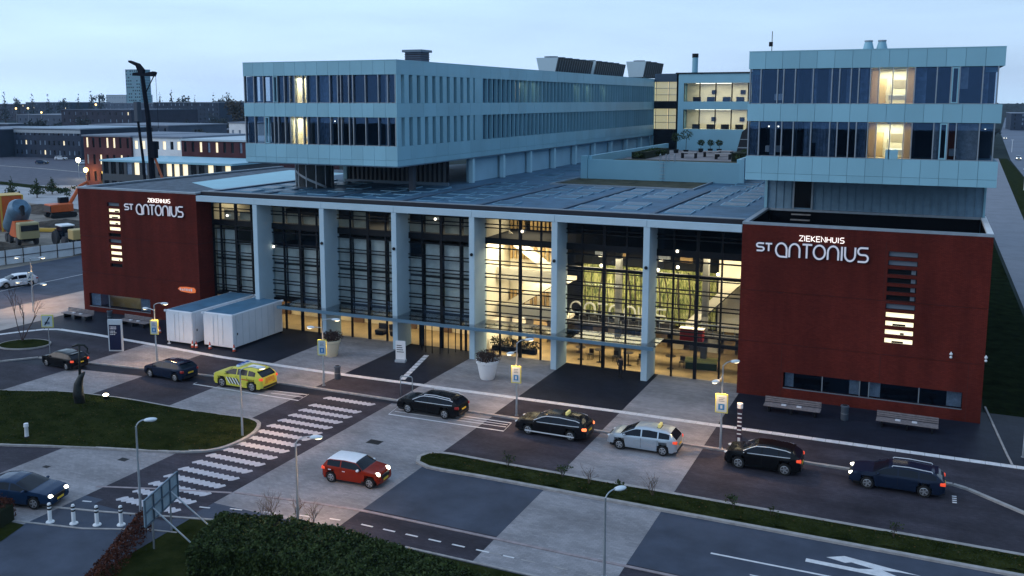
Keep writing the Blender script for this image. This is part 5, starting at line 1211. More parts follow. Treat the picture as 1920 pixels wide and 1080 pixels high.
        if rails:
            K = [x for x in xs if D['rw'][1] + .15 <= x <= D['ws'][0] - .1]; pts = []
            for j, x in enumerate(K): i = xs.index(x); pts.append((x, sgn * (rows[i][9][0] - .05), rows[i][9][1] + (.02 if j in (0, len(K) - 1) else .085)))
            MB().tube(pts, .022, 5).build('roof_rail', M_chrome, t)
    MB().box(hl - .10, hl + .012, -.42, .42, .50, zh - .03).build('grille', M_trim, t)
    MB().box(hl + .008, hl + .03, -.26, .26, .38, .49).build('number_plate', M_plate if plate else M_white, t)
    MB().box(-hl - .03, -hl - .004, -.26, .26, .62, .73).build('number_plate', M_plate if plate else M_white, t)
    MB().box(-hl - .012, -hl + .1, -W2 * .78, W2 * .78, .30, .46).build('rear_bumper', M_trim, t)
    if arch_trim:
        for sgn in (1, -1): MB().box(-hl + .75, hl - .75, sgn * W2 * .985 - .02, sgn * W2 * .985 + .02, .26, .33).build('side_trim', M_chrome, t)
    if taxi:
        zt = D['H']; ts = MB().bbox(-1.02, -.86, -.30, .30, zt - .04, zt + .17, .03).build('taxi_sign', emit('taxi_sign', (1, .9, .35), .15, (.7, .62, .2)), t)
        MB().box(-1.06, -.82, -.33, .33, zt - .06, zt - .03).build('sign_base', M_black, ts)
    if rails or kind in ('hatch', 'suv'):
        i = min(range(len(xs)), key=lambda k: abs(xs[k] - D['rw'][1])); MB().box(xs[i] - .14, xs[i] + .06, -W2 * .6, W2 * .6, rows[i][-1][1] - .012, rows[i][-1][1] + .018).build('spoiler', pm, t)
    return t
P_black = paint('black', (.006, .0065, .008)); P_black2 = paint('soft_black', (.010, .010, .012)); P_navy = paint('navy', (.010, .018, .040)); P_blue = paint('dark_blue', (.012, .032, .075))
P_silver = paint('silver', (.44, .50, .56), .28, .6); P_red = paint('red', (.23, .022, .010)); P_whitec = paint('white', (.72, .74, .78), .3, 0); P_yellow = paint('ambulance_yellow', (.60, .56, .075), .35, 0)
PI = math.pi
make_car('parked_car', 'black hatchback with lit tail lamps at the left end of the row', 'hatch', P_black, (-73.4, 61.55), PI + R(-5), tail='on', scale=.94)
make_car('parked_car', 'dark navy hatchback parked left of the yellow ambulance car', 'hatch', P_navy, (-61.7, 63.05), PI + R(-3))
make_car('parked_car', 'black estate car with roof rails parked right of the zebra crossing', 'estate', P_black, (-35.3, 64.35), PI + R(-1), rails=True, chrome=True, arch_trim=False)
make_car('taxi', 'black estate taxi with glowing tail lamps and bright window trim', 'estate', P_black2, (-24.6, 63.9), PI + R(0), taxi=True, chrome=True, tail='brake', arch_trim=True)
make_car('taxi', 'silver compact taxi with a yellow roof sign', 'mpv', P_silver, (-17.55, 63.85), PI, taxi=True, tail='on')
make_car('parked_car', 'black compact crossover with chrome framed windows and lit tail lamp', 'suv', P_black, (-9.15, 63.85), PI, chrome=True, tail='on', scale=.97)
make_car('parked_car', 'dark blue estate with bright headlamp and silver roof rails', 'estate', P_navy, (-.75, 63.95), PI, rails=True, head=True, tail='on')
mini = make_car('moving_car', 'small red car with white roof and glowing headlamps', 'mini', P_red, (-33.3, 50.2), R(3), roof_m=P_whitec, head=True, tail='on', group=None)
for sgn in (.35, -.35): MB().box(1.3, 1.3, 0, 0, 0, 0)
make_car('moving_car', 'dark blue saloon with headlamp on at the left edge', 'sedan', P_blue, (-50.75, 38.6), R(14), head=True, rim=M_rim)
make_car('parked_car', 'white hatchback on the side street left of the brick block', 'hatch', P_whitec, (-111.5, 86.6), R(-112), head=False, group=None)
amb = make_car('ambulance_car', 'yellow ambulance car with black and white side chevrons', 'suv', P_yellow, (-53.65, 63.6), PI + R(-1), tail='on', group=None, scale=1.05)
D = TYPES['suv']; W2 = D['W'] / 2
for sgn in (1, -1):
    for k in range(4):
        x = .95 - k * .27; s0 = -.32
        for off, m in ((0, M_white), (.12, M_black)):
            a = x - off; pts = [(a, .84), (a - .11, .84), (a - .11 + s0, .40), (a + s0, .40)]
            mb = MB(); y = sgn * (W2 * 1.0 + .004)
            mb.add([(p[0], y, p[1]) for p in pts], [(0, 1, 2, 3)]).build('chevron', m, amb)
    MB().box(-1.05, -.35, sgn * (W2 + .004) - .002, sgn * (W2 + .004) + .002, .80, .86).build('body_stripe', mat('stripe_red', (.5, .05, .02), .5), amb)
lb2 = MB().bbox(-.05, .25, -.62, .62, 1.56, 1.70, .04).build('light_bar', mat('light_bar_lens', (.55, .65, .75), .2), amb)
for s in (-.4, 0, .4): MB().cbox((.1, s, 1.72), (.2, .26, .03)).build('beacon', mat('blue_beacon', (.05, .12, .45), .2), lb2)
MB().bbox(-1.3, -.5, -.3, .3, 1.56, 1.62, .03).build('roof_box', M_white, amb)
for k in range(5):
    z = .62 + k * .085; MB().box(-2.235, -2.226, -.55 + .02 * k, .55 - .02 * k, z, z + .035).build('rear_stripe', mat('stripe_red', (.5, .05, .02), .5), amb)
# far parked cars by the side street
for i, (x, y, a, m, l) in enumerate(((-332, 283, 20, P_whitec, 'pale car parked furthest left on the distant street'), (-318, 262, 15, P_blue, 'dark car parked in the distant street lot'), (-300, 266, 15, P_silver, 'silver car with roof glint in the distant street lot'), (-290, 270, 20, P_black, 'black car at the right of the distant street lot'))):
    make_car('distant_car', l, 'hatch', m, (x, y, .1), R(a), group='cars on the distant street')
for i, (x, y, h, l) in enumerate(((43.5, 690, 'h', 'car with headlamps on the distant highway'), (66, 1000, 't', 'far car with red tail lamps on the highway'), (76, 1060, 't', 'second far car with red tail lamps on the highway'), (34, 452, 'h', 'nearer car with headlamps beside the fence on highway'))):
    make_car('highway_car', l, 'hatch', P_silver, (x, y, .1), R(-92 if h == 'h' else 88), head=h == 'h', tail='brake', group='cars on the highway')
# ------------------------------------------------------------------ street lamps
M_lampon = emit('lamp_lens_on', (1.0, .80, .48), 7.0)
M_lamphead = mat('lamp_head_white', (.62, .68, .72), .35)
def head(t, p, d, on=True, r=.34):
    """flattened dish lamp head at p facing direction d (xy)"""
    a = math.atan2(d[1], d[0])
    o = MB().ball((0, 0, 0), (r, r * .55, r * .28), 14, 8).build('lamp_head', M_lamphead, t, smooth=True); o.location = p; o.rotation_euler = (0, 0, a)
    l = MB().ball((.06, 0, -r * .12), (r * .7, r * .42, r * .22), 12, 6).build('lens', M_lampon if on else M_head, o, smooth=True)
    return o
def street_light(label, x, y, h, heads, energy=60, signs=None, group='street lamps', col=(1.0, .54, .22)):
    t = thing('street_lamp', label, 'street lamp', at(x, y, .1 if y > 60 else .02), group=group)
    MB().lathe([(.075, 0), (.07, 1.0), (.065, 1.02), (.045, h - .25)], 10).build('pole', M_galv, t, smooth=True, angle=40)
    MB().lathe([(.12, 0), (.12, .06)], 10).build('base_plate', M_galv, t)
    for (dx, dy, dz, on) in heads:
        hx, hy, hz = dx, dy, h + dz
        L = math.hypot(dx, dy); pts = []
        z0 = h - .35 if dz > -.2 else h - .75
        for k in range(9):
            q = k / 8; pts.append((hx * (q ** 1.6), hy * (q ** 1.6), z0 + (hz - z0) * (1 - (1 - q) ** 2.2)))
        MB().tube(pts, .032, 8).build('arm', M_galv, t, smooth=True)
        d = (dx / L, dy / L); head(t, (hx + d[0] * .2, hy + d[1] * .2, hz - .03), d, on)
        if on: lamp('lamp_light', 'SPOT', at(x, y) + Vector((hx + d[0] * .25, hy + d[1] * .25, hz - .15)), energy * (.25 if dz < -.5 else 1), col, None, spot_size=R(150), spot_blend=.8, shadow_soft_size=.12)
    return t
# forecourt lamps with two heads
for x, y, h, hs, l in ((-66.5, 66.2, 4.95, [(-.85, .1, -.62, True), (.75, .15, -.05, True)], 'two-headed street lamp by the parked navy hatchback'),
                       (-47.3, 66.4, 5.2, [(-.75, -.1, -.75, True), (.85, .2, -.05, True)], 'two-headed street lamp beside the left planter'),
                       (-28.7, 66.2, 5.3, [(-.15, -.4, -.8, True), (.5, .5, -.05, True)], 'two-headed street lamp beside the right planter'),
                       (-12.5, 65.8, 5.5, [(-.2, -.5, -1.05, True), (.45, .5, -.05, True)], 'two-headed street lamp by the red block corner'),
                       (-99.8, 79.6, 5.0, [(-.9, -.55, -.05, True), (.7, .6, -.15, True)], 'two-headed street lamp on the far left side street'),
                       (-96.0, 76.5, 3.1, [(-.9, -.5, -.05, True), (.8, .5, -.3, True)], 'low two-headed street lamp on the left footpath')):
    street_light(l, x, y, h, hs, 850 if x > -80 else (450 if h > 4 else 110))
street_light('tall street lamp on the grass island behind the ambulance car', -45.5, 53.4, 4.65, [(1.1, .35, .0, True)], 850)
street_light('foreground street lamp standing beside the back of billboard', -42.1, 40.0, 5.1, [(.35, .35, .05, False)], 0)
street_light('foreground street lamp left of the red car', -32.8, 43.1, 4.6, [(.75, .35, .05, True)], 850)
street_light('foreground street lamp at the bottom right of centre', -14.35, 44.8, 4.0, [(.35, .5, .05, False)], 0)
street_light('street lamp at the right edge by dark ground cover', 7.2, 73.0, 3.4, [(.3, -.5, .0, True)], 25)

# information signs on lamp posts
M_ys = mat('yellow_border', (.62, .58, .14), .6); M_sw = mat('sign_white', (.42, .50, .54), .6); M_sb = mat('sign_blue', (.03, .18, .42), .5)
def post_sign(label, x, y, z, w, h, rz, own_post=False, mark=True, edge=M_ys):
    t = thing('post_sign', label, 'sign', at(x, y) + Vector((0, 0, z)), rz, 'parking signs on posts')
    MB().bbox(-w / 2 - .07, w / 2 + .07, -.05, .05, -h / 2 - .07, h / 2 + .07, .02).build('sign_board', edge, t)
    MB().box(-w / 2, w / 2, -.065, -.052, -h / 2, h / 2).build('sign_face', M_sw, t)
    if mark:
        MB().box(-w * .30, w * .30, -.075, -.067, -h * .38, -h * .02).build('blue_panel', M_sb, t)
        for k in range(3): MB().box(-w * .28, w * (.28 - .1 * (k % 2)), -.072, -.067, h * (.12 + .1 * k), h * (.16 + .1 * k)).build('text_line', mat('sign_grey_print', (.12, .16, .22), .6), t)
        MB().box(-w * .1, w * .1, -.08, -.076, -h * .30, -h * .10).build('symbol', M_sw, t)
    else:
        o = MB().box(-w * .05, w * .05, -.075, -.067, -h * .45, h * .45).build('strike_bar', M_darkp, t); o.rotation_euler = (0, R(32), 0)
        MB().box(-w * .25, w * .25, -.072, -.067, -h * .3, -h * .05).build('symbol', mat('sign_grey_print', (.12, .16, .22), .6), t)
    if own_post: MB().tube([(0, .08, -z), (0, .08, h / 2)], .035, 8).build('post', M_galv, t)
    for zz in (-h * .3, h * .3): MB().box(-.06, .06, .05, .12, zz - .03, zz + .03).build('clamp', M_galv, t)
    return t
post_sign('yellow edged blue sign on the post by the navy hatchback', -66.5, 66.1, 2.95, .55, 1.05, R(18))
post_sign('yellow edged blue sign on the post by the left planter', -47.3, 66.3, 3.05, .55, 1.05, R(18))
post_sign('yellow edged blue sign on the post by the right planter', -28.7, 66.1, 3.0, .55, 1.05, R(8))
post_sign('yellow edged blue sign on the post at the red block corner', -12.5, 65.7, 3.0, .62, 1.05, R(4))
post_sign('yellow edged square sign with a dark diagonal bar near grass oval', -76.7, 62.6, 3.25, .85, .9, R(24), own_post=True, mark=False)
post_sign('small white sign on the side street lamp post', -99.8, 79.4, 3.0, .4, .75, R(30), mark=False, edge=M_sw)
# dark red striped marker pillar
t = thing('marker_pillar', 'slim dark and white striped pillar behind the black crossover', 'pillar', at(-11.5, 67.5, .12))
MB().bbox(-.16, .16, -.05, .05, 0, 2.3, .03).build('panel', mat('pillar_maroon', (.05, .025, .04), .5), t)
for k in range(6): MB().box(-.13, .13, -.062, -.052, .55 + k * .26, .63 + k * .26).build('stripe', M_white, t)
MB().lathe([(.18, 0), (.18, .3), (.05, .34)], 12, (0, 0, 2.25)).build('cap', M_white, t); MB().box(-.08, .08, -.08, .08, 0, .35).build('foot', M_white, t)
# entrance totem
t = thing('totem_sign', 'tall navy totem sign with white frame beside the pale paving', 'sign', at(-72.9, 67.3, .12), R(22))
MB().bbox(-.62, .62, -.10, .10, 0, 2.75, .03).build('frame', mat('totem_frame', (.50, .55, .60), .4), t); MB().box(-.5, .5, -.125, -.102, .12, 2.3).build('panel', mat('totem_navy', (.012, .016, .05), .4), t)
for k, (w, z) in enumerate(((.7, 2.08), (.62, 1.93), (.5, 1.72), (.66, 1.58), (.55, 1.44))):
    x = -.42
    for q in range(6):
        ww = .07 + .05 * ((k * 3 + q * 5) % 3)
        if x + ww < -.42 + w: MB().box(x, x + ww, -.132, -.127, z, z + .06).build('text_mark', M_white if k > 1 else M_letter, t); x += ww + .04
# freestanding notice by the doors
t = thing('notice_board', 'white freestanding notice in front of the entrance column', 'sign', at(-45.0, 75.8, .12), R(12))
MB().box(-.42, .42, -.05, .05, .22, 1.75).build('panel', M_white, t); MB().bbox(-.45, .45, -.25, .25, 0, .2, .03).build('foot', mat('notice_foot', (.35, .4, .45), .5), t)
for k in range(4): MB().box(-.32, .1 + .06 * k, -.062, -.052, 1.35 - k * .18, 1.41 - k * .18).build('text_line', M_dark, t)
# benches with cushions of paper left on them
M_bench = mat('bench_timber_grey', (.17, .15, .155), .7, var=.25, vscale=5)
def bench(label, x, y, rz, L=3.7):
    t = thing('bench', label, 'bench', at(x, y, .12), rz, 'long benches along the brick blocks')
    for k in range(5): MB().bbox(-L / 2, L / 2, -.42 + k * .17, -.28 + k * .17, .42, .48, .012).build('seat_slat', M_bench, t)
    for k in range(3): MB().bbox(-L / 2, L / 2, .40 + .02 * k, .46 + .02 * k, .52 + k * .13, .62 + k * .13, .012).build('back_slat', M_bench, t)
    for sx in (-L / 2 + .35, 0, L / 2 - .35):
        MB().box(sx - .06, sx + .06, -.36, .40, 0, .42).build('leg', M_steel, t)
    for sx in (-.55, .45): MB().bbox(sx - .16, sx + .16, -.1, .12, .48, .56, .02).build('arm_rest', mat('armrest_white', (.55, .56, .6), .5), t)
bench('long bench at far left in front of the left brick block', -88.0, 75.9, R(-3)); bench('long bench between the totem and the left brick block', -79.3, 76.0, R(-3)); bench('long bench below the window at left of right brick wall', -8.85, 75.9, R(0)); bench('long bench below the window near the outer corner of right wall', -.4, 75.8, R(-1))
def bin_(label, x, y):
    t = thing('litter_bin', label, 'bin', at(x, y, .12), group='litter bins on the forecourt')
    MB().lathe([(.20, 0), (.24, .06), (.24, .85), (.27, .9), (.27, 1.0), (.2, 1.02)], 14).build('body', mat('bin_steel', (.16, .20, .25), .4, .6), t, smooth=True, angle=35); MB().lathe([(.17, 1.0), (.17, 1.035)], 12).build('opening', M_black, t)
    MB().lathe([(.245, .45), (.25, .5)], 14).build('band', M_galv, t)
bin_('grey litter bin between the two benches at the right brick block', -4.9, 76.0); bin_('grey litter bin at the kerb by the top of zebra', -47.35, 68.6); bin_('dark litter bin between the two left benches', -83.7, 76.6)
# big planters
def pot(label, x, y, s, m, lit=1):
    t = thing('planter_pot', label, 'planter', at(x, y, .12), group='big flower pots by the entrance')
    MB().lathe([(.52 * s, 0), (.58 * s, .1), (.80 * s, 1.25 * s), (.88 * s, 1.3 * s), (.90 * s, 1.52 * s), (.80 * s, 1.52 * s), (.76 * s, 1.3 * s)], 24).build('pot', m, t, smooth=True, angle=35)
    leaf_cloud('foliage', mat('heather', (.035, .022, .022), .8, var=.6, vscale=6, col2=(.10, .06, .05)), t, [((0, 0, 1.75 * s), (1.05 * s, 1.05 * s, .6 * s)), ((.25, .1, 2.0 * s), (.45 * s, .45 * s, .3 * s)), ((-.35, 0, 1.95 * s), (.4 * s, .4 * s, .3 * s))], 900, .09, shell=.3)
    for k in range(9):
        a = k * .7; MB().tube([(0, 0, 1.4 * s), (.5 * math.cos(a), .5 * math.sin(a), 2.1 * s), (.75 * math.cos(a), .75 * math.sin(a), 2.25 * s)], .012, 4).build('twig', M_bark, t)
pot('large white flower pot with dark shrub right of the entrance', -35.1, 74.3, .98, M_white); pot('large cream flower pot with dark shrub left of the entrance', -52.3, 74.8, .92, mat('cream_pot', (.62, .55, .40), .6))
# barrier hoop at the kerb
t = thing('barrier_hoop', 'slim steel barrier hoop at the kerb by the black estate', 'barrier', at(-39.2, 66.9, .12), R(10))
MB().tube([(-.45, 0, 0), (-.45, 0, 1.35), (-.38, 0, 1.45), (.38, 0, 1.45), (.45, 0, 1.35), (.45, 0, 0)], .035, 8).build('hoop', M_galv, t, smooth=True); MB().tube([(-.45, 0, .9), (.45, 0, .9)], .02, 6).build('cross_rail', M_galv, t)
t = thing('barrier_hoop', 'steel barrier hoop at the far right pavement edge', 'barrier', at(7.6, 70.8, .1), R(70))
MB().tube([(-.6, 0, 0), (-.6, 0, 1.6), (-.5, 0, 1.7), (.5, 0, 1.7), (.6, 0, 1.6), (.6, 0, 0)], .04, 8).build('hoop', M_galv, t, smooth=True)
# white containers
def container(label, x0, x1, y0, y1, h, m):
    c = at((x0 + x1) / 2, (y0 + y1) / 2, .12); t = thing('site_container', label, 'container', c, R(0), 'white containers at the entrance')
    w, d = (x1 - x0) * S / 2, (y1 - y0) * S / 2
    MB().bbox(-w, w, -d, d, .18, h, .05).build('shell', m, t)
    MB().box(-w + .18, w - .18, -d + .2, d - .2, h + .004, h + .03).build('roof_sheet', mat('container_roof', (.07, .17, .27), .5, var=.2, vscale=.7), t)
    for sx in (-1, 1):
        for sy in (-1, 1): MB().box(sx * (w - .12) - .1, sx * (w - .12) + .1, sy * (d - .12) - .1, sy * (d - .12) + .1, 0, .18).build('foot', M_black, t); MB().box(sx * w - .09, sx * w + .09, sy * d - .09, sy * d + .09, h - .14, h + .02).build('corner_casting', m, t)
    for k in range(7): MB().box(w + .001, w + .012, -d + .4 + k * (2 * d - .8) / 7, -d + .43 + k * (2 * d - .8) / 7, .25, h - .12).build('panel_seam', mat('container_seam', (.42, .48, .54), .6), t)
    MB().box(-.02, .02, -d - .012, -d - .001, .25, h - .1).build('door_seam', mat('container_seam', (.42, .48, .54), .6), t)
    for s in (-.5, .5): MB().tube([(s, -d - .04, .4), (s, -d - .04, h - .3)], .022, 6).build('lock_rod', M_white, t)
    MB().box(w + .012, w + .04, -d + .5, -d + .6, 1.2, 1.4).build('handle', M_steel, t)
cm = mat('container_white', (.66, .70, .76), .45, var=.06, vscale=.8)
container('white site container nearer the left brick block', -70.8, -67.3, 72.0, 82.0, 2.95, cm); container('white site container nearer the entrance canopy', -66.2, -62.4, 72.4, 80.4, 3.05, cm)
def cone(label, x, y):
    t = thing('traffic_cone', label, 'cone', at(x, y, .12), group='small cones by the containers'); MB().lathe([(.14, .03), (.03, .62)], 12).build('cone', mat('cone_red', (.5, .07, .03), .6), t, smooth=True, angle=40)
    MB().box(-.2, .2, -.2, .2, 0, .04).build('base', M_black, t); MB().lathe([(.115, .2), (.085, .34)], 12).build('white_band', M_white, t)
cone('red and white cone between bench and first container', -74.3, 74.6); cone('small cone at the front corner of first container', -66.9, 71.5); cone('small cone just right of the first container corner', -66.4, 71.5); cone('small cone at the front of the second container', -64.9, 71.8); cone('small cone at the near corner of the second container', -62.0, 72.0)
t = thing('jack_post', 'thin white jack post at the front of the first container', 'post', at(-70.2, 71.7, .12)); MB().tube([(0, 0, 0), (0, 0, .95)], .035, 6).build('shaft', M_white, t); MB().box(-.1, .1, -.1, .1, 0, .05).build('foot', M_white, t)
# bollards in the foreground
bo = None
for i, (x, y) in enumerate(((-46.5, 37.2), (-45.05, 37.65), (-43.65, 38.1), (-42.35, 38.7))):
    l = ['white banded bollard nearest the blue saloon', 'second white bollard counting from the blue saloon', 'third white bollard counting from the blue saloon', 'white bollard nearest the copper hedge'][i]
    if bo is None:
        bo = thing('bollard', l, 'bollard', at(x, y, .02), group='white bollards across the side drive')
        MB().lathe([(.10, .05), (.095, .95), (.07, 1.02)], 12).build('post', M_white, bo, smooth=True, angle=40)
        for z in (.66, .84): MB().lathe([(.102, z), (.101, z + .09)], 12).build('band', M_black, bo)
        MB().lathe([(.22, 0), (.2, .05)], 12).build('foot', M_white, bo)
    else: dup(bo, l, at(x, y, .02))
t = thing('marker_post', 'short white marker post with dark foot on the grass island', 'post', at(-59.6, 46.2, .2)); MB().lathe([(.13, .1), (.12, .7), (.16, .75), (.14, .95)], 10).build('post', M_white, t, smooth=True, angle=40); MB().lathe([(.18, 0), (.16, .12)], 10).build('foot', M_black, t)
# billboard seen from behind
t = thing('billboard', 'grey billboard seen from behind on struts beside the hedge', 'billboard', at(-38.7, 38.3, .03), R(109))
hw, z0, z1 = 1.75, 1.45, 2.75
MB().box(-hw, hw, -.03, .03, z0, z1).build('board', mat('billboard_back', (.24, .33, .40), .6, var=.15, vscale=2), t)
for k in range(5): MB().box(-hw + k * hw / 2 - .03, -hw + k * hw / 2 + .03, -.10, -.031, z0, z1).build('back_rib', mat('billboard_rib', (.10, .15, .20), .5, .4), t)
for z in (z0, (z0 + z1) / 2, z1): MB().box(-hw - .03, hw + .03, -.085, -.032, z - .03, z + .03).build('back_rail', mat('billboard_rib', (.10, .15, .20), .5, .4), t)
for x in (-.95, .95):
    MB().tube([(x, .0, 0), (x, .0, z1)], .045, 8).build('post', M_galv, t); MB().tube([(x, -.05, z1 - .7), (x * 1.05, -2.3, 0)], .04, 8).build('strut', M_galv, t)
# bronze sculpture with a slim mast
M_bronze = mat('dark_bronze', (.030, .034, .034), .5, .5, var=.3, vscale=3)
t = thing('sculpture', 'dark bronze sculpture with a slim hooked mast on the grass island', 'sculpture', at(-62.0, 53.2, .3), R(25))
MB().tube([(0, 0, 0), (-.1, 0, .8), (-.05, 0, 1.5), (.15, 0, 2.0), (.42, 0, 2.35)], [.34, .36, .30, .20, .07], 12).build('figure', M_bronze, t, smooth=True)
MB().tube([(.05, .05, 1.6), (.1, .05, 3.0), (.15, .05, 4.2)], [.11, .08, .07], 8).build('mast', M_bronze, t, smooth=True)
MB().tube([(-.35, .05, 4.15), (.1, .05, 4.3), (.5, .05, 4.25), (.72, .05, 4.0), (.66, .05, 3.75), (.85, .05, 3.65)], [.05, .09, .07, .06, .05, .03], 8).build('hooked_arm', M_bronze, t, smooth=True)
t = thing('ground_spotlight', 'glowing ground spotlight beside the bronze sculpture', 'spotlight', at(-61.3, 55.2, .25)); MB().lathe([(.14, 0), (.20, .18), (.2, .3)], 12).build('housing', M_steel, t); MB().ball((0, 0, .34), (.2, .2, .1), 12, 6).build('lens', emit('spot_on', (1, .85, .55), 14), t)
lamp('spot_glow', 'POINT', at(-61.3, 55.2) + Vector((0, 0, .9)), 22, (1, .78, .45), None, shadow_soft_size=.1)

# ------------------------------------------------------------------ person by the doors
def person(label, x, y, rz, m_cl, m_tr):
    t = thing('person', label, 'person', at(x, y, .12), rz)
    P = {'pel': (0, 0, .92), 'sp': (0, .01, 1.12), 'ch': (0, .01, 1.32), 'nk': (0, 0, 1.50), 'hd': (0, -.02, 1.62), 'tp': (0, -.02, 1.75),
         'ls': (.19, .01, 1.43), 'le': (.25, .05, 1.15), 'lw': (.21, -.08, .93), 'lh': (.20, -.10, .85), 'rs': (-.19, .01, 1.43), 're': (-.26, .06, 1.15), 'rw': (-.17, -.10, 1.02), 'rh': (-.08, -.15, 1.05),
         'lhip': (.10, 0, .88), 'lk': (.13, -.04, .49), 'la': (.14, .03, .09), 'lt': (.16, -.14, .05), 'rhip': (-.10, 0, .88), 'rk': (-.14, .02, .49), 'ra': (-.17, .06, .09), 'rt': (-.20, -.10, .05)}
    rad = {'pel': (.16, .11), 'sp': (.14, .10), 'ch': (.18, .12), 'nk': (.06, .06), 'hd': (.095, .105), 'tp': (.06, .07), 'ls': (.08, .08), 'le': (.055, .055), 'lw': (.04, .04), 'lh': (.045, .03), 'rs': (.08, .08), 're': (.055, .055), 'rw': (.04, .04), 'rh': (.045, .03),
           'lhip': (.105, .105), 'lk': (.068, .068), 'la': (.048, .05), 'lt': (.045, .035), 'rhip': (.105, .105), 'rk': (.068, .068), 'ra': (.048, .05), 'rt': (.045, .035)}
    E = [('pel', 'sp'), ('sp', 'ch'), ('ch', 'nk'), ('nk', 'hd'), ('hd', 'tp'), ('ch', 'ls'), ('ls', 'le'), ('le', 'lw'), ('lw', 'lh'), ('ch', 'rs'), ('rs', 're'), ('re', 'rw'), ('rw', 'rh'), ('pel', 'lhip'), ('lhip', 'lk'), ('lk', 'la'), ('la', 'lt'), ('pel', 'rhip'), ('rhip', 'rk'), ('rk', 'ra'), ('ra', 'rt')]
    ks = list(P); me = bpy.data.meshes.new('body'); me.from_pydata([P[k] for k in ks], [(ks.index(a), ks.index(b)) for a, b in E], []); o = bpy.data.objects.new('body', me); C.objects.link(o)
    sk = o.modifiers.new('skin', 'SKIN'); sl = me.skin_vertices[0].data
    for i, k in enumerate(ks): sl[i].radius = rad[k]; sl[i].use_root = (k == 'pel')
    o.modifiers.new('sub', 'SUBSURF').levels = 2; o.modifiers['sub'].render_levels = 2
    dg = bpy.context.evaluated_depsgraph_get(); m2 = bpy.data.meshes.new_from_object(o.evaluated_get(dg)); bpy.data.objects.remove(o)
    m2.materials.clear()
    for m in (m_cl, m_tr, mat('skin', (.45, .28, .20), .6), M_black): m2.materials.append(m)
    for p in m2.polygons:
        c = p.center; p.use_smooth = True
        p.material_index = 2 if (c.z > 1.5 or (c.z < 1.08 and c.y < -.085 and c.z > .8)) else (3 if c.z < .12 else (1 if c.z < .9 else 0))
    b = bpy.data.objects.new('body', m2); C.objects.link(b); b.parent = t
    MB().ball((0, .005, 1.685), (.10, .115, .10), 12, 8).build('hair', mat('dark_hair', (.012, .010, .009), .7), b, smooth=True)
    MB().ball((0, -.125, 1.62), (.018, .02, .025), 8, 6).build('nose', mat('skin', (.45, .28, .20)), b, smooth=True)
    for hx, hy, hz in ((.20, -.11, .82), (-.05, -.17, 1.05)):
        for k in range(5): MB().tube([(hx + (k - 2) * .017, hy, hz), (hx + (k - 2) * .02, hy - .03, hz - .045), (hx + (k - 2) * .02, hy - .02, hz - .075 + .008 * abs(k - 2))], .009, 5).build('finger', mat('skin', (.45, .28, .20)), b)
    return t
person('person in dark clothes standing outside the hall near the glass', -24.2, 79.3, R(160), mat('dark_coat', (.010, .011, .016), .8), mat('dark_trousers', (.008, .009, .013), .8))

# ------------------------------------------------------------------ hedges, shrubs, trees
def hedge_run(name, label, pts, w, h, m, n, size, seed, solid=True):
    """clipped hedge following a line: leafy shell over a dark core"""
    o0 = at(pts[0][0], pts[0][1], .03); t = thing(name, label, 'hedge', o0)
    rg = random.Random(seed); vs = []; fs = []; core = MB()
    q = [Vector((p[0] * S - o0.x, p[1] * S - o0.y)) for p in pts]; L = [(b - a).length for a, b in zip(q, q[1:])]; T = sum(L)
    for (a, b) in zip(q, q[1:]):
        d = (b - a).normalized(); nn = Vector((-d.y, d.x)); ww = w / 2 - .16
        c = [a + nn * ww - d * .05, a - nn * ww - d * .05, b - nn * ww + d * .05, b + nn * ww + d * .05]
        core.prism([tuple(p) for p in reversed(c)] if False else [tuple(c[1]), tuple(c[2]), tuple(c[3]), tuple(c[0])], 0, h - .15)
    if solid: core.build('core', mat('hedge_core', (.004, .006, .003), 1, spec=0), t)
    else:
        rs = random.Random(seed + 1)
        for k in range(60):
            u = rs.random() * (len(q) - 1.001); a, b = q[int(u)], q[int(u) + 1]; c = a + (b - a) * (u % 1); x_, y_ = c.x + rs.gauss(0, .1), c.y + rs.gauss(0, .1); MB().tube([(x_, y_, 0), (x_ + rs.gauss(0, .08), y_ + rs.gauss(0, .08), h * rs.uniform(.7, 1.15))], .012, 4).build('stem', M_bark, t)
    for _ in range(n):
        u = rg.random() * T; k = 0
        while k < len(L) - 1 and u > L[k]: u -= L[k]; k += 1
        a, b = q[k], q[k + 1]; d = (b - a).normalized(); nn = Vector((-d.y, d.x)); c = a + d * u
        s = rg.random()
        wob = .10 * math.sin(c.x * 2.3 + c.y) + .07 * math.sin(c.x * 6.1 - c.y * 3)
        if s < .5: lat = rg.uniform(-1, 1) * w / 2; z = h + wob * .8 + rg.gauss(0, .05) - .10 * (abs(lat) / (w / 2)) ** 4
        else: lat = (1 if rg.random() < .5 else -1) * (w / 2 + wob * .5 + rg.gauss(0, .05)); z = h * rg.random() ** .7
        if rg.random() < .02: z += rg.uniform(.05, .3)
        p = Vector((c.x + nn.x * lat, c.y + nn.y * lat, max(.03, z)))
        e1 = Vector((rg.gauss(0, 1), rg.gauss(0, 1), rg.gauss(0, .8))).normalized(); e2 = e1.cross(Vector((rg.gauss(0, 1), rg.gauss(0, 1), rg.gauss(0, 1)))).normalized(); z_ = size * rg.uniform(.6, 1.35)
        i = len(vs); vs += [tuple(p - e1 * z_), tuple(p + e2 * z_ * .6), tuple(p + e1 * z_), tuple(p - e2 * z_ * .6)]; fs.append((i, i + 1, i + 2, i + 3))
    mb = MB(); mb.v = vs; mb.f = fs; mb.mi = [0] * len(fs); mb.build('foliage', m, t)
    return t
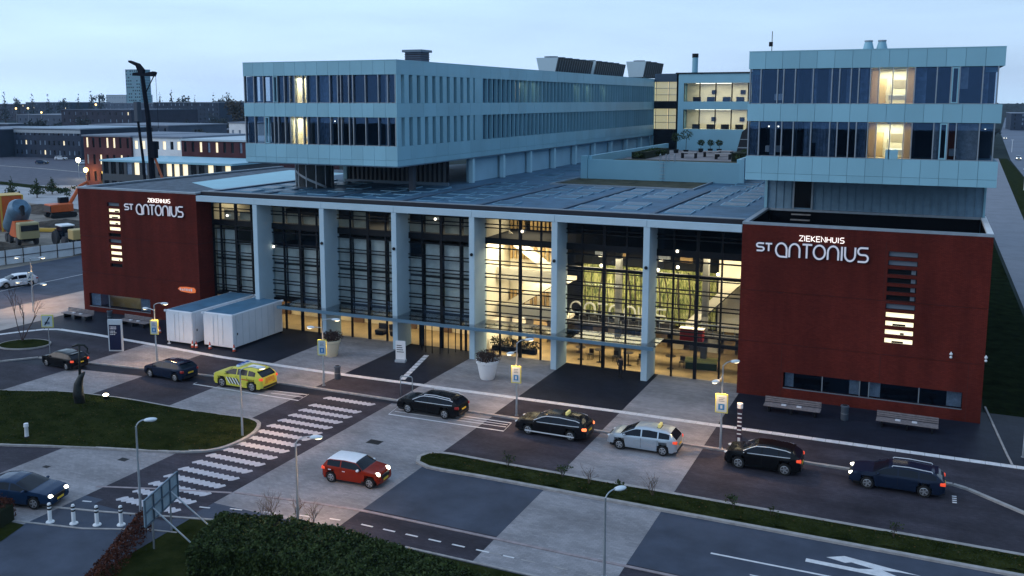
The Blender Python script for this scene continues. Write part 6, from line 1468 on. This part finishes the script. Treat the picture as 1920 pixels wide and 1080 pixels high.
hedge_run('clipped_hedge', 'broad dark green clipped hedge along the bottom of the view', [(-35.0, 37.6), (-31.5, 38.7), (-28, 38.8), (-24, 38.3), (-19, 37.5), (-12, 36.8)], 3.6, 1.4, M_leaf, 60000, .075, 3)
hedge_run('copper_hedge', 'copper leaved hedge beside the billboard and side drive', [(-40.6, 38.9), (-39.4, 36.4), (-37.9, 33.4), (-36.9, 31)], .6, .9, M_leafR, 4200, .06, 5, solid=False)
hedge_run('copper_hedge', 'copper leaved hedge at the left edge below the saloon', [(-56, 34.8), (-51.5, 35.3), (-48.6, 35.9)], 1.3, 1.0, M_leafR, 7000, .06, 6)
def bare(name, label, x, y, z, h, seed, spread=.5, m=M_bark, leaves=0, lm=None, group=None, stems=1, cat='shrub', r0=.03):
    rg = random.Random(seed); t = thing(name, label, cat, at(x, y, 0) + Vector((0, 0, z)), group=group); mb = MB(); tips = []
    def grow(p, d, L, r, lev):
        q = p + d * L; m_ = p + d * L * .5 + Vector((rg.gauss(0, .04), rg.gauss(0, .04), 0)) * L
        mb.tube([p, m_, q], [r, r * .8, r * .6], 4, cap=False); tips.append(q)
        if lev <= 0: return
        for _ in range(rg.choice((2, 3))):
            nd = (d + Vector((rg.gauss(0, spread), rg.gauss(0, spread), rg.gauss(.1, .25)))).normalized(); grow(p + d * L * rg.uniform(.45, 1), nd, L * rg.uniform(.5, .75), r * .55, lev - 1)
    for s in range(stems):
        d = Vector((rg.gauss(0, .25 if stems > 1 else .05), rg.gauss(0, .25 if stems > 1 else .05), 1)).normalized(); grow(Vector((0, 0, 0)), d, h * .45, r0, 3)
    mb.build('branches', m, t)
    if leaves:
        vs = []; fs = []
        for _ in range(leaves):
            p = rg.choice(tips) + Vector((rg.gauss(0, .06), rg.gauss(0, .06), rg.gauss(0, .06))); a = Vector((rg.gauss(0, 1), rg.gauss(0, 1), rg.gauss(0, 1))).normalized(); b = a.orthogonal().normalized(); s = rg.uniform(.03, .06)
            i = len(vs); vs += [tuple(p - a * s), tuple(p + b * s), tuple(p + a * s), tuple(p - b * s)]; fs.append((i, i + 1, i + 2, i + 3))
        q = MB(); q.v = vs; q.f = fs; q.mi = [0] * len(fs); q.build('foliage', lm or M_leaf, t)
    return t
M_straw = mat('pale_twig', (.11, .075, .055), .9)
for i, (x, y, h, st, lv, l) in enumerate(((-24.9, 55.9, 1.1, 4, 60, 'small dark shrub in the median behind the black taxi'), (-20.8, 55.6, 1.0, 5, 120, 'leafy shrub in the median at left of silver taxi'), (-18.9, 55.4, 1.5, 5, 0, 'bare pale twigs in the median below the silver taxi'), (-16.8, 55.2, .7, 3, 90, 'little round shrub in the median'), (-14.6, 55.3, 1.5, 7, 0, 'tall bare pale shrub in the median right of silver taxi'), (-9.6, 55.5, 1.0, 4, 90, 'dark leafy shrub in the median below the black crossover'), (-7.4, 55.4, .8, 3, 30, 'thin dark shrub in the median right of the crossover'), (-.6, 55.4, 1.1, 4, 40, 'dark shrub in the median below the blue estate'))):
    bare('median_shrub', l, x, y, .2, h, 20 + i, .5, M_straw if lv == 0 else M_bark, lv, M_leaf, 'shrubs in the grass median', st, r0=.016)
for i, (x, y, h, l) in enumerate(((-34.9, 43.4, 1.6, 'bare brown shrub at the hedge left of foreground lamp'), (-33.3, 43.6, 1.4, 'bare brown shrub beside the foreground lamp post'), (-31.9, 43.4, 1.5, 'bare brown shrub right of the foreground lamp post'), (-33.8, 41.2, 2.6, 'pale twiggy shrub growing through the dark hedge'))):
    bare('bare_shrub', l, x, y, .05, h, 40 + i, .45, M_straw, 0, None, 'bare shrubs by the hedge', 5, r0=.018)
bare('young_tree', 'leafless young tree on the oval grass bed at left', -84.0, 65.4, .3, 6.0, 61, .22, mat('bark_red', (.09, .055, .05), .9), stems=3, cat='tree', r0=.05)

# ------------------------------------------------------------------ furniture seen through the hall glass
M_tabl = mat('cafe_dark', (.035, .028, .024), .5)
def cafe(label, x, y):
    t = thing('cafe_table', label, 'table', at(x, y, .14), group='cafe tables in the hall'); MB().lathe([(.42, 1.02), (.42, 1.06)], 16).build('table_top', M_tabl, t); MB().lathe([(.05, .03), (.05, 1.02)], 8).build('column', M_tabl, t); MB().lathe([(.28, 0), (.26, .03)], 14).build('foot', M_tabl, t)
for x, y, l in ((-29.6, 83.8, 'cafe table nearest the pale fin in the fifth bay'), (-27.6, 83.6, 'cafe table in the middle of the fifth bay'), (-24.8, 83.7, 'cafe table at the right of the fifth bay'), (-20.9, 84.3, 'cafe table at the left of the last glass bay'), (-30.6, 86.2, 'cafe table behind at the left of the fifth bay')): cafe(l, x, y)
def stool(label, x, y):
    t = thing('cafe_chair', label, 'chair', at(x, y, .14), group='cafe chairs in the hall'); MB().bbox(-.21, .21, -.2, .2, .44, .49, .02).build('seat', M_tabl, t); MB().bbox(-.2, .2, .18, .22, .5, .88, .02).build('backrest', M_tabl, t)
    for sx in (-.18, .18):
        for sy in (-.17, .17): MB().box(sx - .015, sx + .015, sy - .015, sy + .015, 0, .44).build('leg', M_steel, t)
for x, y, l in ((-28.7, 84.2, 'dark chair between the first two cafe tables'), (-26.3, 84.4, 'dark chair right of the middle cafe table'), (-23.8, 84.3, 'dark chair right of the third cafe table'), (-20.0, 85.1, 'dark chair by the table in the last glass bay')): stool(l, x, y)
t = thing('ottoman', 'long lime green upholstered seat block in the last glass bay', 'seat', at(-18.3, 85.6, .14), R(8)); MB().bbox(-1.25, 1.25, -.55, .55, .55, .75, .04).build('cushion', mat('lime_cushion', (.46, .46, .16), .8), t); MB().box(-1.2, 1.2, -.5, .5, 0, .55).build('base', mat('moss_base', (.03, .06, .02), .8), t)
for x, y, z, w, l in ((-19.0, 84.5, 3.3, .9, 'red counter on the upper level behind the last glass bay'),):
    t = thing('counter', l, 'counter', at(x, y, 3.0)); MB().bbox(-.9, .9, -.35, .35, 0, .95, .03).build('body', mat('counter_red', (.35, .02, .02), .5), t); MB().box(-.95, .95, -.4, .4, .95, 1.0).build('top', M_cream, t)
t = thing('indoor_hedge', 'low dark indoor planting along the glass in the fourth bay', 'plant', at(-36.5, 83.6, .14)); MB().box(-2, 2, -.25, .25, 0, .4).build('trough', M_steel, t); leaf_cloud('foliage', mat('indoor_plant', (.03, .035, .015), .8, var=.5, vscale=4), t, [((x, 0, .75), (.7, .35, .45)) for x in (-1.6, -.5, .6, 1.6)], 900, .1)
t = thing('armchairs', 'dark lounge chair behind the glass left of the entrance', 'chair', at(-52.4, 84.2, .14)); MB().bbox(-.45, .45, -.4, .4, .2, .45, .05).build('seat', M_tabl, t); MB().bbox(-.45, .45, .3, .45, .45, .95, .05).build('backrest', M_tabl, t); MB().box(-.4, .4, -.35, .35, 0, .2).build('base', M_steel, t); t.name = 'lounge_chair'
dup(t, 'second dark lounge chair behind the glass left of the entrance', at(-50.8, 84.4, .14), R(40))
# ------------------------------------------------------------------ building yard at the left
t = thing('site_hoarding', 'white site hoarding along the side street', 'fence', at(-126, 92))
a, b = Vector((-130.5, 84)), Vector((-123.6, 116)); n = 12
for k in range(n):
    p = a + (b - a) * (k + .01) / n; q = a + (b - a) * (k + .99) / n
    MB().strip([tuple(p), tuple(q)], .06, .05, 2.25).world('hoarding_panel', mat('hoarding_white', (.66, .72, .76), .6, var=.1, vscale=.6), t).location = -at(-126, 92)
    MB().box(p.x + .1, p.x + .2, p.y - .05, p.y + .05, 0, 2.5).world('post', M_steel, t).location = -at(-126, 92)
    MB().strip([tuple(p + Vector((.12, 0))), tuple(q + Vector((.12, 0)))], .05, 1.2, 1.28).world('rail', M_steel, t).location = -at(-126, 92)
M_org = mat('machine_orange', (.52, .10, .02), .5, var=.15, vscale=1.5); M_orgy = mat('machine_yellow', (.55, .34, .05), .5)
def wheel(t, x, y, r, w=.45, m=M_tyre):
    o = MB().lathe([(r * .55, -w / 2), (r * .9, -w / 2), (r, -w * .35), (r, w * .35), (r * .9, w / 2), (r * .55, w / 2)], 18, axis='Y').build('wheel', mat('dusty_tyre', (.045, .045, .05), .9), t); o.location = (x, y, r)
    MB().lathe([(r * .55, -w * .4), (r * .5, w * .52)], 14, axis='Y').build('rim', M_rim, o)
t = thing('excavator', 'orange excavator on tracks in the building yard', 'excavator', at(-169.5, 143.5, .03), R(70)); t.scale = (1.2,) * 3
for s in (-1, 1):
    MB().prism_xz([(-2.0, .35), (-1.7, .05), (1.7, .05), (2.0, .35), (1.8, .8), (-1.8, .8)], s * 1.15 - .28, s * 1.15 + .28).build('track', M_black, t)
MB().bbox(-1.9, 1.5, -1.35, 1.35, .95, 2.1, .12).build('body', M_org, t); MB().bbox(.1, 1.5, .35, 1.35, 2.1, 3.0, .1).build('cab', M_cglass, t)
MB().tube([(1.2, -.3, 1.8), (3.0, -.3, 4.6), (4.2, -.3, 5.2)], [.28, .26, .2], 6).build('boom', M_org, t); MB().tube([(4.1, -.3, 5.2), (5.2, -.3, 3.0)], [.2, .16], 6).build('dipper', M_org, t); MB().prism_xz([(5.0, 3.0), (5.6, 2.6), (5.3, 1.9), (4.6, 2.1)], -.8, .2).build('bucket', M_steel, t)
MB().box(-2.0, -1.5, -1.3, 1.3, 1.0, 1.9).build('counterweight', mat('cw_dark', (.06, .05, .05), .6), t)
t = thing('tractor', 'dark tractor with white roof beside the brick block', 'tractor', at(-135.2, 115.5, .03), R(-20)); t.scale = (1.15,) * 3
wheel(t, -1.2, 1.0, .95); wheel(t, -1.2, -1.0, .95); wheel(t, 1.6, .95, .7); wheel(t, 1.6, -.95, .7)
MB().bbox(.2, 2.5, -.45, .45, .9, 1.7, .12).build('bonnet', mat('tractor_dark', (.04, .05, .06), .4), t); MB().bbox(-1.6, .4, -.75, .75, .8, 2.5, .1).build('cab', M_cglass, t); MB().bbox(-1.7, .5, -.85, .85, 2.5, 2.68, .08).build('roof', M_white, t); MB().bbox(2.3, 4.0, -.8, .8, 1.2, 2.4, .1).build('front_tank', mat('tank_tan', (.45, .33, .14), .6), t); MB().box(-2.6, -1.6, -.6, .6, .6, 1.9).build('rear_hitch', M_steel, t)
t = thing('tipper_truck', 'orange truck carrying a raised blue grey drum', 'truck', at(-144.6, 114.0, .03), R(-24)); t.scale = (1.2,) * 3
for x in (-2.6, -1.2, 2.2):
    for s in (-1, 1): wheel(t, x, s * 1.0, .55)
MB().box(-3.6, 3.2, -.6, .6, .6, .95).build('chassis', M_steel, t); MB().bbox(1.9, 3.6, -1.15, 1.15, .95, 2.9, .15).build('cab', mat('cab_yellow', (.34, .29, .15), .6), t); MB().box(2.6, 3.63, -1.0, 1.0, 1.9, 2.6).build('cab_window', M_cglass, t)
MB().prism_xz([(-1.5, .95), (1.8, .95), (1.6, 2.9), (.4, 2.9)], -1.1, 1.1).build('side_body', M_org, t)
MB().tube([(-3.6, 0, 1.5), (-3.2, 0, 1.9), (-.2, 0, 4.4), (.3, 0, 4.7)], [.9, 1.35, 1.35, .95], 18).build('drum', mat('drum_blue', (.10, .18, .26), .5, .3, var=.2, vscale=1), t, smooth=True, angle=40)
MB().tube([(-.1, 0, 4.2), (.9, 0, 4.6), (1.2, 0, 3.6)], [.25, .3, .2], 8).build('hopper', M_steel, t)
for i, (x, y, z, l) in enumerate(((-162, 125.5, 0, 'tall orange site container behind the truck drum'), (-167, 121.5, 0, 'orange site container cut by the left edge'))):
    t = thing('orange_container', l, 'container', at(x, y, .03), R(-30), 'orange containers in the yard'); MB().bbox(-2.3, 2.3, -1.6, 1.6, 0, 5.8, .06).build('shell', M_org, t)
    MB().box(-2.35, 2.35, -1.65, 1.65, 5.8, 5.9).build('roof_edge', M_orgy, t)
    for sx in (-2.3, 2.3):
        for sy in (-1.6, 1.6): MB().box(sx - .12, sx + .12, sy - .12, sy + .12, 0, 5.85).build('corner_post', M_orgy, t)
    for k in range(9): MB().box(-2.0 + k * .48, -1.8 + k * .48, -1.64, -1.605, .2, 5.6).build('corrugation', M_org, t)
M_heap = mat('dug_soil', (.075, .066, .058), .98, var=.5, vscale=.6, bump=1, bscale=3, spec=0, detail=8)
def heap(label, x, y, rx, ry, h, seed):
    rg = random.Random(seed); mb = MB(); n, m = 26, 7; vs = []; fs = []
    for j in range(m):
        f = 1 - j / m
        for k in range(n):
            t = 2 * math.pi * k / n; w = 1 + .18 * math.sin(3 * t + seed) + .10 * math.sin(7 * t + 2 * seed) + rg.uniform(-.05, .05)
            vs.append((rx * f * w * math.cos(t), ry * f * w * math.sin(t), h * (1 - f ** 1.4) * (1 + rg.uniform(-.15, .15))))
    vs.append((0, 0, h)); fs = [(j * n + k, j * n + (k + 1) % n, (j + 1) * n + (k + 1) % n, (j + 1) * n + k) for j in range(m - 1) for k in range(n)] + [((m - 1) * n + k, (m - 1) * n + (k + 1) % n, m * n) for k in range(n)]
    o = mb.add(vs, fs).build('soil_heap', M_heap, smooth=True, angle=30); o.location = at(x, y, .02); tag(o, label, 'soil heap', 'soil heaps in the yard')
for i, (x, y, rx, ry, h, l) in enumerate(((-133, 100, 4, 8, 1.6, 'long dark soil bank just behind the white hoarding'), (-140, 106, 5, 4, 1.3, 'dark soil heap in front of the truck'), (-128.5, 111, 3, 5, 1.1, 'soil heap between tractor and hoarding'), (-158, 134, 6, 4, 1.0, 'low soil heap left of the excavator'), (-150, 130, 5, 3, .8, 'low soil heap behind the tractor'), (-182, 150, 9, 4, 1.3, 'wide low soil bank behind the excavator'))): heap(l, x, y, rx, ry, h, i)
for i, (x, y, w, l, m, lab) in enumerate(((-140, 122, 1.2, 4, M_greymetal, 'grey pipe bundle lying behind the tractor'), (-152, 126, 1.0, 5, M_orgy, 'yellow formwork stack lying in the middle of the yard'), (-146, 128, 1.4, 3, M_white, 'white material pallet in the middle of the yard'), (-160, 150, 2, 5, M_fin, 'pale sheet stack beside the excavator'))):
    t = thing('material_stack', lab, 'materials', at(x, y, .03), R(20 * i), 'material stacks in the yard')
    for k in range(4): MB().bbox(-l / 2, l / 2, -w / 2 + k * w / 4, -w / 2 + (k + .9) * w / 4, .12, .5 + .12 * (k % 2), .03).build('bundle', m, t)
    for sx in (-l * .35, l * .35): MB().box(sx - .06, sx + .06, -w / 2, w / 2, 0, .12).build('bearer', M_bark, t)
# piling rig
t = thing('piling_rig', 'tall black piling rig mast behind the left brick block', 'piling rig', at(-150, 150, 0)); 
MB().bbox(-2.5, 2.5, -2, 2, 0, 3, .2).build('carriage', M_steel, t)
M_rig = mat('rig_black', (.005, .006, .012), .7, spec=.05)
MB().tube([(.9, 0, 0), (.6, 0, 9), (.35, 0, 18), (-.6, 0, 26.0)], [.56, .54, .42, .36], 8).build('leader', M_rig, t)
MB().tube([(-1.1, 0, 1), (-1.3, 0, 10), (-2.2, 0, 18.5)], [.26, .26, .22], 6).build('second_mast', M_rig, t)
MB().bbox(-2.6, -1.6, -.5, .5, 17.5, 21.0, .1).build('hammer', mat('rig_blue', (.05, .07, .10), .6), t)
MB().prism_xz([(-2.6, 25.6), (2.3, 25.4), (2.7, 26.1), (2.2, 26.3), (-.2, 25.9), (-.1, 26.6), (-1.2, 27.7), (-3.3, 28.3), (-3.4, 28.0), (-1.7, 27.3), (-1.2, 26.2), (-2.5, 26.1)], -.35, .35).build('head_arm', M_rig, t)
MB().tube([(2.4, 0, 25.8), (.1, 0, 22.6)], .1, 5).build('head_brace', M_rig, t); MB().tube([(2.6, 0, 25.8), (2.65, 0, 16)], .05, 4).build('hoist_rope', M_steel, t)
MB().bbox(.9, 1.9, -.5, .5, 11, 14, .1).build('guide_box', M_rig, t)
MB().tube([(1.4, 0, 11.2), (3.8, 0, 5.5), (6.2, 0, 0)], .22, 6).build('back_stay', mat('rig_orange', (.35, .09, .03), .6), t)

# ------------------------------------------------------------------ neighbouring brick building
def far_building(name, label, x0, x1, y0, dep, h, wm, win=None, roof=None, lit=.1, cat='building', rows=2, cols=8, wh=1.6, ww=.9, group=None, flat=True, band=None):
    o0 = at((x0 + x1) / 2, y0); t = thing(name, label, cat, o0, group=group); w = (x1 - x0) * S / 2; d = dep * S; H = h * S
    holes = []
    for r in range(rows):
        z = H * (r + .35) / rows
        for k in range(cols):
            u = -w + 2 * w * (k + .5) / cols + rng.uniform(-.1, .1); holes.append((u - ww / 2, u + ww / 2, z, z + wh))
    MB().wall(-w, w, 0, H, 0, holes, .3).quad((w, 0, 0), (w, d, 0), (w, d, H), (w, 0, H)).quad((-w, d, 0), (-w, 0, 0), (-w, 0, H), (-w, d, H)).quad((w, d, 0), (-w, d, 0), (-w, d, H), (w, d, H)).build('wall', wm, t)
    MB().box(-w - .3, w + .3, -.3, d + .3, H, H + .4).build('roof', roof or mat('far_roof', (.16, .19, .24), .7), t)
    for hh in holes:
        m = M_lit2 if rng.random() < lit else (M_darkp if rng.random() < .6 else M_bluecurt)
        MB().box(hh[0], hh[1], .2, .24, hh[2], hh[3]).build('window', m, t)
    if band: MB().box(-w - .02, w + .02, -.08, -.01, H * .86, H * .97).build('fascia', band, t)
    return t
M_fb = tiles_mat('neighbour_brick', (.085, .030, .036), (.115, .038, .040), (.07, .036, .04), .22, .065, .012, .85, .2, .1, axes='XZ')
M_fbd = mat('haze_tinted_brick', (.028, .027, .045), .85, var=.2, vscale=.3); M_fgrey = mat('haze_tinted_grey', (.060, .080, .12), .8, var=.15, vscale=.2); M_fdk = mat('haze_tinted_block', (.018, .028, .052), .8, var=.2, vscale=.2); M_fpale = mat('pale_block_far', (.30, .36, .42), .7)  # the blue of distance haze is put into these block colours
far_building('office_building', 'red brick office with narrow lit windows left of the piling rig', -225, -206.5, 200, 30, 14.6, M_fb, lit=.35, rows=3, cols=7, wh=2.4, ww=.75)
far_building('office_building', 'white rendered office section with lit windows behind the piling rig', -206.3, -188, 200.6, 28, 14.5, M_white, lit=.45, rows=3, cols=7, wh=1.9, ww=1.0)
far_building('office_building', 'red brick office section right of the white part', -187.8, -155, 200, 28, 14.0, M_fb, lit=.2, rows=3, cols=12, wh=2.3, ww=.8, roof=mat('pale_roof', (.42, .50, .55), .6))
far_building('low_pavilion', 'low glazed pavilion with pale flat roof below the brick offices', -192, -150, 176, 18, 9.6, mat('pavilion_dark', (.05, .06, .07), .6), lit=.3, rows=2, cols=16, wh=2.6, ww=1.5, roof=M_clad)
far_building('storage_block', 'small white roof box between the offices and the ward wing', -282, -266, 330, 10, 15, M_white, lit=0, rows=2, cols=4)
# ------------------------------------------------------------------ distant town
far_building('town_block', 'dark haze-tinted terrace of houses at the far left edge', -400, -372, 285, 40, 12.0, M_fdk, lit=.10, rows=3, cols=8, band=M_coping)
far_building('town_block', 'long dark terrace with pale roof edge at the far left', -371, -330, 292, 40, 12.6, M_fdk, lit=.06, rows=3, cols=14, band=M_coping, roof=mat('far_pale_roof', (.26, .33, .40), .6))
far_building('town_block', 'dark row of shops right of the long terrace', -372, -322, 335, 40, 13.0, M_fgrey, lit=.05, rows=3, cols=12)
far_building('town_block', 'dark brick block with two bright stair windows', -525, -463, 450, 60, 18.6, M_fbd, lit=.08, rows=4, cols=12, roof=M_fgrey)
far_building('town_block', 'grey sloping roofed hall in the middle distance at left', -655, -606, 520, 60, 13.6, M_fgrey, lit=0, rows=2, cols=8)
far_building('town_block', 'long dark office block right of the tower', -592, -522, 600, 90, 23.0, M_fdk, lit=.05, rows=6, cols=16)
far_building('town_block', 'dark office block just right below the tower', -640, -596, 640, 60, 22.0, M_fgrey, lit=.05, rows=6, cols=10)
far_building('town_block', 'dark slab on the skyline left of the tower', -992, -918, 800, 60, 22.3, M_fdk, lit=.05, rows=5, cols=14)
far_building('town_block', 'wide dark slab at the far left of skyline', -1090, -1000, 810, 60, 20, M_fbd, lit=.05, rows=5, cols=14)
far_building('town_block', 'dark slab behind the left ward wing on skyline', -702, -640, 800, 60, 23.6, M_fdk, lit=.04, rows=5, cols=14)
far_building('town_block', 'grey slab between skyline trees and the tower foot', -905, -800, 820, 60, 21.5, M_fgrey, lit=.05, rows=5, cols=16)
far_building('town_block', 'low pale podium left of the tower', -1290, -1244, 1200, 60, 33.8, M_fpale, lit=0, rows=4, cols=8)
tw = far_building('tower_block', 'pale blue tower block rising on the skyline', -1243, -1211, 1200, 24, 76, mat('tower_teal', (.13, .27, .33), .6), lit=0, rows=14, cols=7, wh=2.0, ww=2.6)
for k in range(15): MB().box(13.61, 13.75, .6 if k % 2 else 1.4, 19.6, 6 + k * 3.9, 7.6 + k * 3.9).build('window_band', mat('tower_band', (.07, .15, .20), .4), tw)  # window strips, added to darken this side of the tower
for i in range(14):
    x = -560 + i * 44 + rng.uniform(-14, 14); y = 380 + rng.uniform(-60, 60)
    if x > -300: continue
    far_building('town_house', ['low dark house among the trees at far left', 'dark gabled house in the left middle distance', 'grey flat house below the grey hall', 'dark house left of the two lit stair windows', 'small dark house right of the terraces', 'grey house behind the shops row', 'low house near the far street lamp'][i % 7], x, x + 26, y, 14, rng.uniform(8, 11), [M_fdk, M_fbd, M_fgrey][i % 3], lit=.08, rows=2, cols=6, group='houses of the distant town')
for i in range(10):
    x = 60 + i * 60; far_building('town_block', ['far dark block %s the highway at right' % w for w in ('beside', 'behind', 'beyond', 'past', 'along', 'over', 'across', 'near', 'above', 'facing')][i], x, x + 46, 900 + i * 70, 60, 14 + (i % 3) * 4, [M_fdk, M_fgrey][i % 2], lit=.05, rows=4, cols=8)
# trees
def far_tree(label, x, y, h, r, conifer, n, seed, group, m=None, size=None):
    t = thing('tree', label, 'tree', at(x, y, 0), group=group); rg = random.Random(seed); hh = h
    MB().tube([(0, 0, 0), (.02 * h, 0, h * .5), (0, 0, h * .85)], [h * .03, h * .02, h * .006], 6).build('trunk', M_bark, t)
    if conifer: bl = [((0, 0, h * (.25 + .7 * k / 6)), (r * (1 - k / 7.2), r * (1 - k / 7.2), h * .10)) for k in range(7)]
    else: bl = [((rg.gauss(0, r * .4), rg.gauss(0, r * .4), h * rg.uniform(.45, .82)), (r * rg.uniform(.4, .7),) * 2 + (h * rg.uniform(.12, .22),)) for _ in range(6)]
    leaf_cloud('crown', m or M_fartree, t, bl, n, size or r * .16, seed=seed, shell=.2)
    return t
M_fartree = mat('winter_tree', (.030, .036, .034), .9, var=.4, vscale=.5)
px = [8, 35, 60, 90, 118, 146, 171, 186, 300, 322, 345, 365, 400, 418, 430]
def ray_at(xp, Y):   # bearing from the survey station, used to set out the tree belt
    yaw = R(24.744); a = math.atan((xp - 930) / 1779.0) ; return -math.tan(yaw - a) * Y
for i, p in enumerate(px):
    Y = 640 + (i * 37) % 160
    w = ['far left', 'second from left', 'third from left', 'fourth from left', 'fifth from left', 'sixth from left', 'nearest left of the tower', 'at the tower foot', 'first right of the tower', 'second right of the tower', 'third right of the tower', 'fourth right of the tower', 'before the ward wing', 'next to the ward wing', 'touching the ward wing'][i]
    far_tree('pointed tree on the skyline, %s' % w, ray_at(p, Y), Y, rng.uniform(25, 30), rng.uniform(4, 6.5), i % 3 != 1, 260, 100 + i, 'trees on the skyline')
for i, (x, y, h) in enumerate(((-207, 161, 6.2), (-209, 170, 5.0), (-213, 178, 4.8), (-196, 168, 4.0))):
    far_tree(['dark young pine behind the orange containers', 'dark young pine in the middle of the sand lot', 'dark young pine at the right of the sand lot', 'small dark shrub tree by the yard edge'][i], x, y, h * S, 2.0, i < 3, 500, 140 + i, 'young trees by the yard', M_leaf, .22)
far_tree('tree painted yellowish as if lamp-lit beside the brick office', -196, 181, 6.0, 2.2, False, 500, 150, None, mat('tree_lamplight_tint', (.16, .15, .05), .8), .2)  # yellow lamplight is put into the leaf colour
far_tree('brownish tree in front of the ward wing at left', -330, 395, 24, 6, False, 600, 151, None, mat('brown_tree', (.06, .045, .03), .9), .7)
for i in range(22):
    Y = rng.choice((315, 345, 400, 430, 480, 560, 600)) + rng.uniform(-12, 12); xp = rng.uniform(-20, 440)
    far_tree('bare dark tree among the distant town blocks', ray_at(xp, Y), Y, rng.uniform(9, 15), rng.uniform(3, 5), False, 240, 300 + i, 'trees among the distant town')
for i in range(9):
    Y = 520 + i * 60; far_tree(['dark tree %s the right-hand highway' % w for w in ('nearest on', 'second along', 'third along', 'fourth along', 'fifth along', 'sixth along', 'seventh along', 'eighth along', 'furthest on')][i], .052 * Y - 4 + (i % 3) * 5 - 6, Y, rng.uniform(7, 12), rng.uniform(3, 5), False, 260, 400 + i, 'trees along the highway')
# far-off woodland line
vs = MB(); rg = random.Random(9)
for k in range(2600):
    ang = rg.uniform(-.98, .35); dist = rg.uniform(1300, 2100); x, y = math.sin(ang) * dist, math.cos(ang) * dist; r = rg.uniform(6, 13); h = rg.uniform(8, 17)
    vs.add([(x - r, y, 0), (x + r, y, 0), (x + r * .6, y + 4, h * .8), (x, y + 4, h), (x - r * .7, y + 4, h * .7)], [(0, 1, 2, 3, 4)])
tag(vs.build('woodland', M_fartree), 'low dark line of far-off woods on the horizon', 'woodland', kind='stuff')
# distant lamps
def far_lamp(label, x, y, h, col, s, e, r=.35):
    t = thing('distant_lamp', label, 'street lamp', at(x, y), group='distant street lamps'); MB().tube([(0, 0, 0), (0, 0, h)], .07, 6).build('pole', M_galv, t); MB().ball((0, 0, h), r, 10, 6).build('lamp_head', emit('far_glow_%d' % int(s), col, s), t)
    if e: lamp('lamp_light', 'POINT', at(x, y) + Vector((0, 0, h - r - .25)), e, col, None, shadow_soft_size=.4)
far_lamp('glaring white street lamp left of the brick office', -247, 217, 5.2, (1, .88, .60), 14, 900, .6)
far_lamp('yellow lamp glowing against the brick office corner', -221.6, 197.2, 4.3, (1, .62, .16), 5, 900, .6)
for i, (x, y, h) in enumerate(((-631, 500, 16), (-618, 500, 16.2), (-604, 500, 13.6), (-548, 500, 18.6))): far_lamp(['orange lamp', 'middle orange lamp', 'third orange lamp', 'orange lamp near the tower'][i] + ' in the far left distance', x, y, h, (1, .55, .25), 5, 0, .55)
for i, (x, y) in enumerate(((24.5, 300), (26.5, 240), (34, 420), (36, 520))):
    t = thing('fence_post', ['tall pale post in the right verge, nearest', 'pale post in the right verge, second', 'far pale post by the highway', 'furthest pale post by the highway'][i], 'post', at(x, y), group='posts in the right verge'); MB().tube([(0, 0, 0), (0, 0, 5.2)], .10, 8).build('shaft', M_white, t); MB().box(-.5, .5, -.05, .05, 5.0, 5.15).build('cross_arm', M_white, t)
t = thing('road_sign', 'dark gantry board beside the service road at right', 'sign', at(27.5, 262)); MB().box(-1.2, 6, -.1, .1, 3.2, 5.0).build('board', M_fdk, t)
for x in (-.8, 5.2): MB().tube([(x, 0, 0), (x, 0, 5)], .1, 6).build('post', M_galv, t)

# ------------------------------------------------------------------ evening haze
hz = MB().box(-1750, 700, -60, 1850, -1.0, 72).build('haze', mat('haze_dummy', (1, 1, 1)))
hz['kind'] = 'stuff'; hz['label'] = 'thin blue evening haze over the town'
hm = bpy.data.materials.new('haze_air'); hm.use_nodes = True; n = hm.node_tree; n.nodes.clear()
pv = n.nodes.new('ShaderNodeVolumePrincipled'); pv.inputs['Color'].default_value = (.45, .72, 1.0, 1); pv.inputs['Density'].default_value = .00008; pv.inputs['Anisotropy'].default_value = 0.1
oo = n.nodes.new('ShaderNodeOutputMaterial'); n.links.new(pv.outputs[0], oo.inputs['Volume']); hz.data.materials.clear(); hz.data.materials.append(hm)
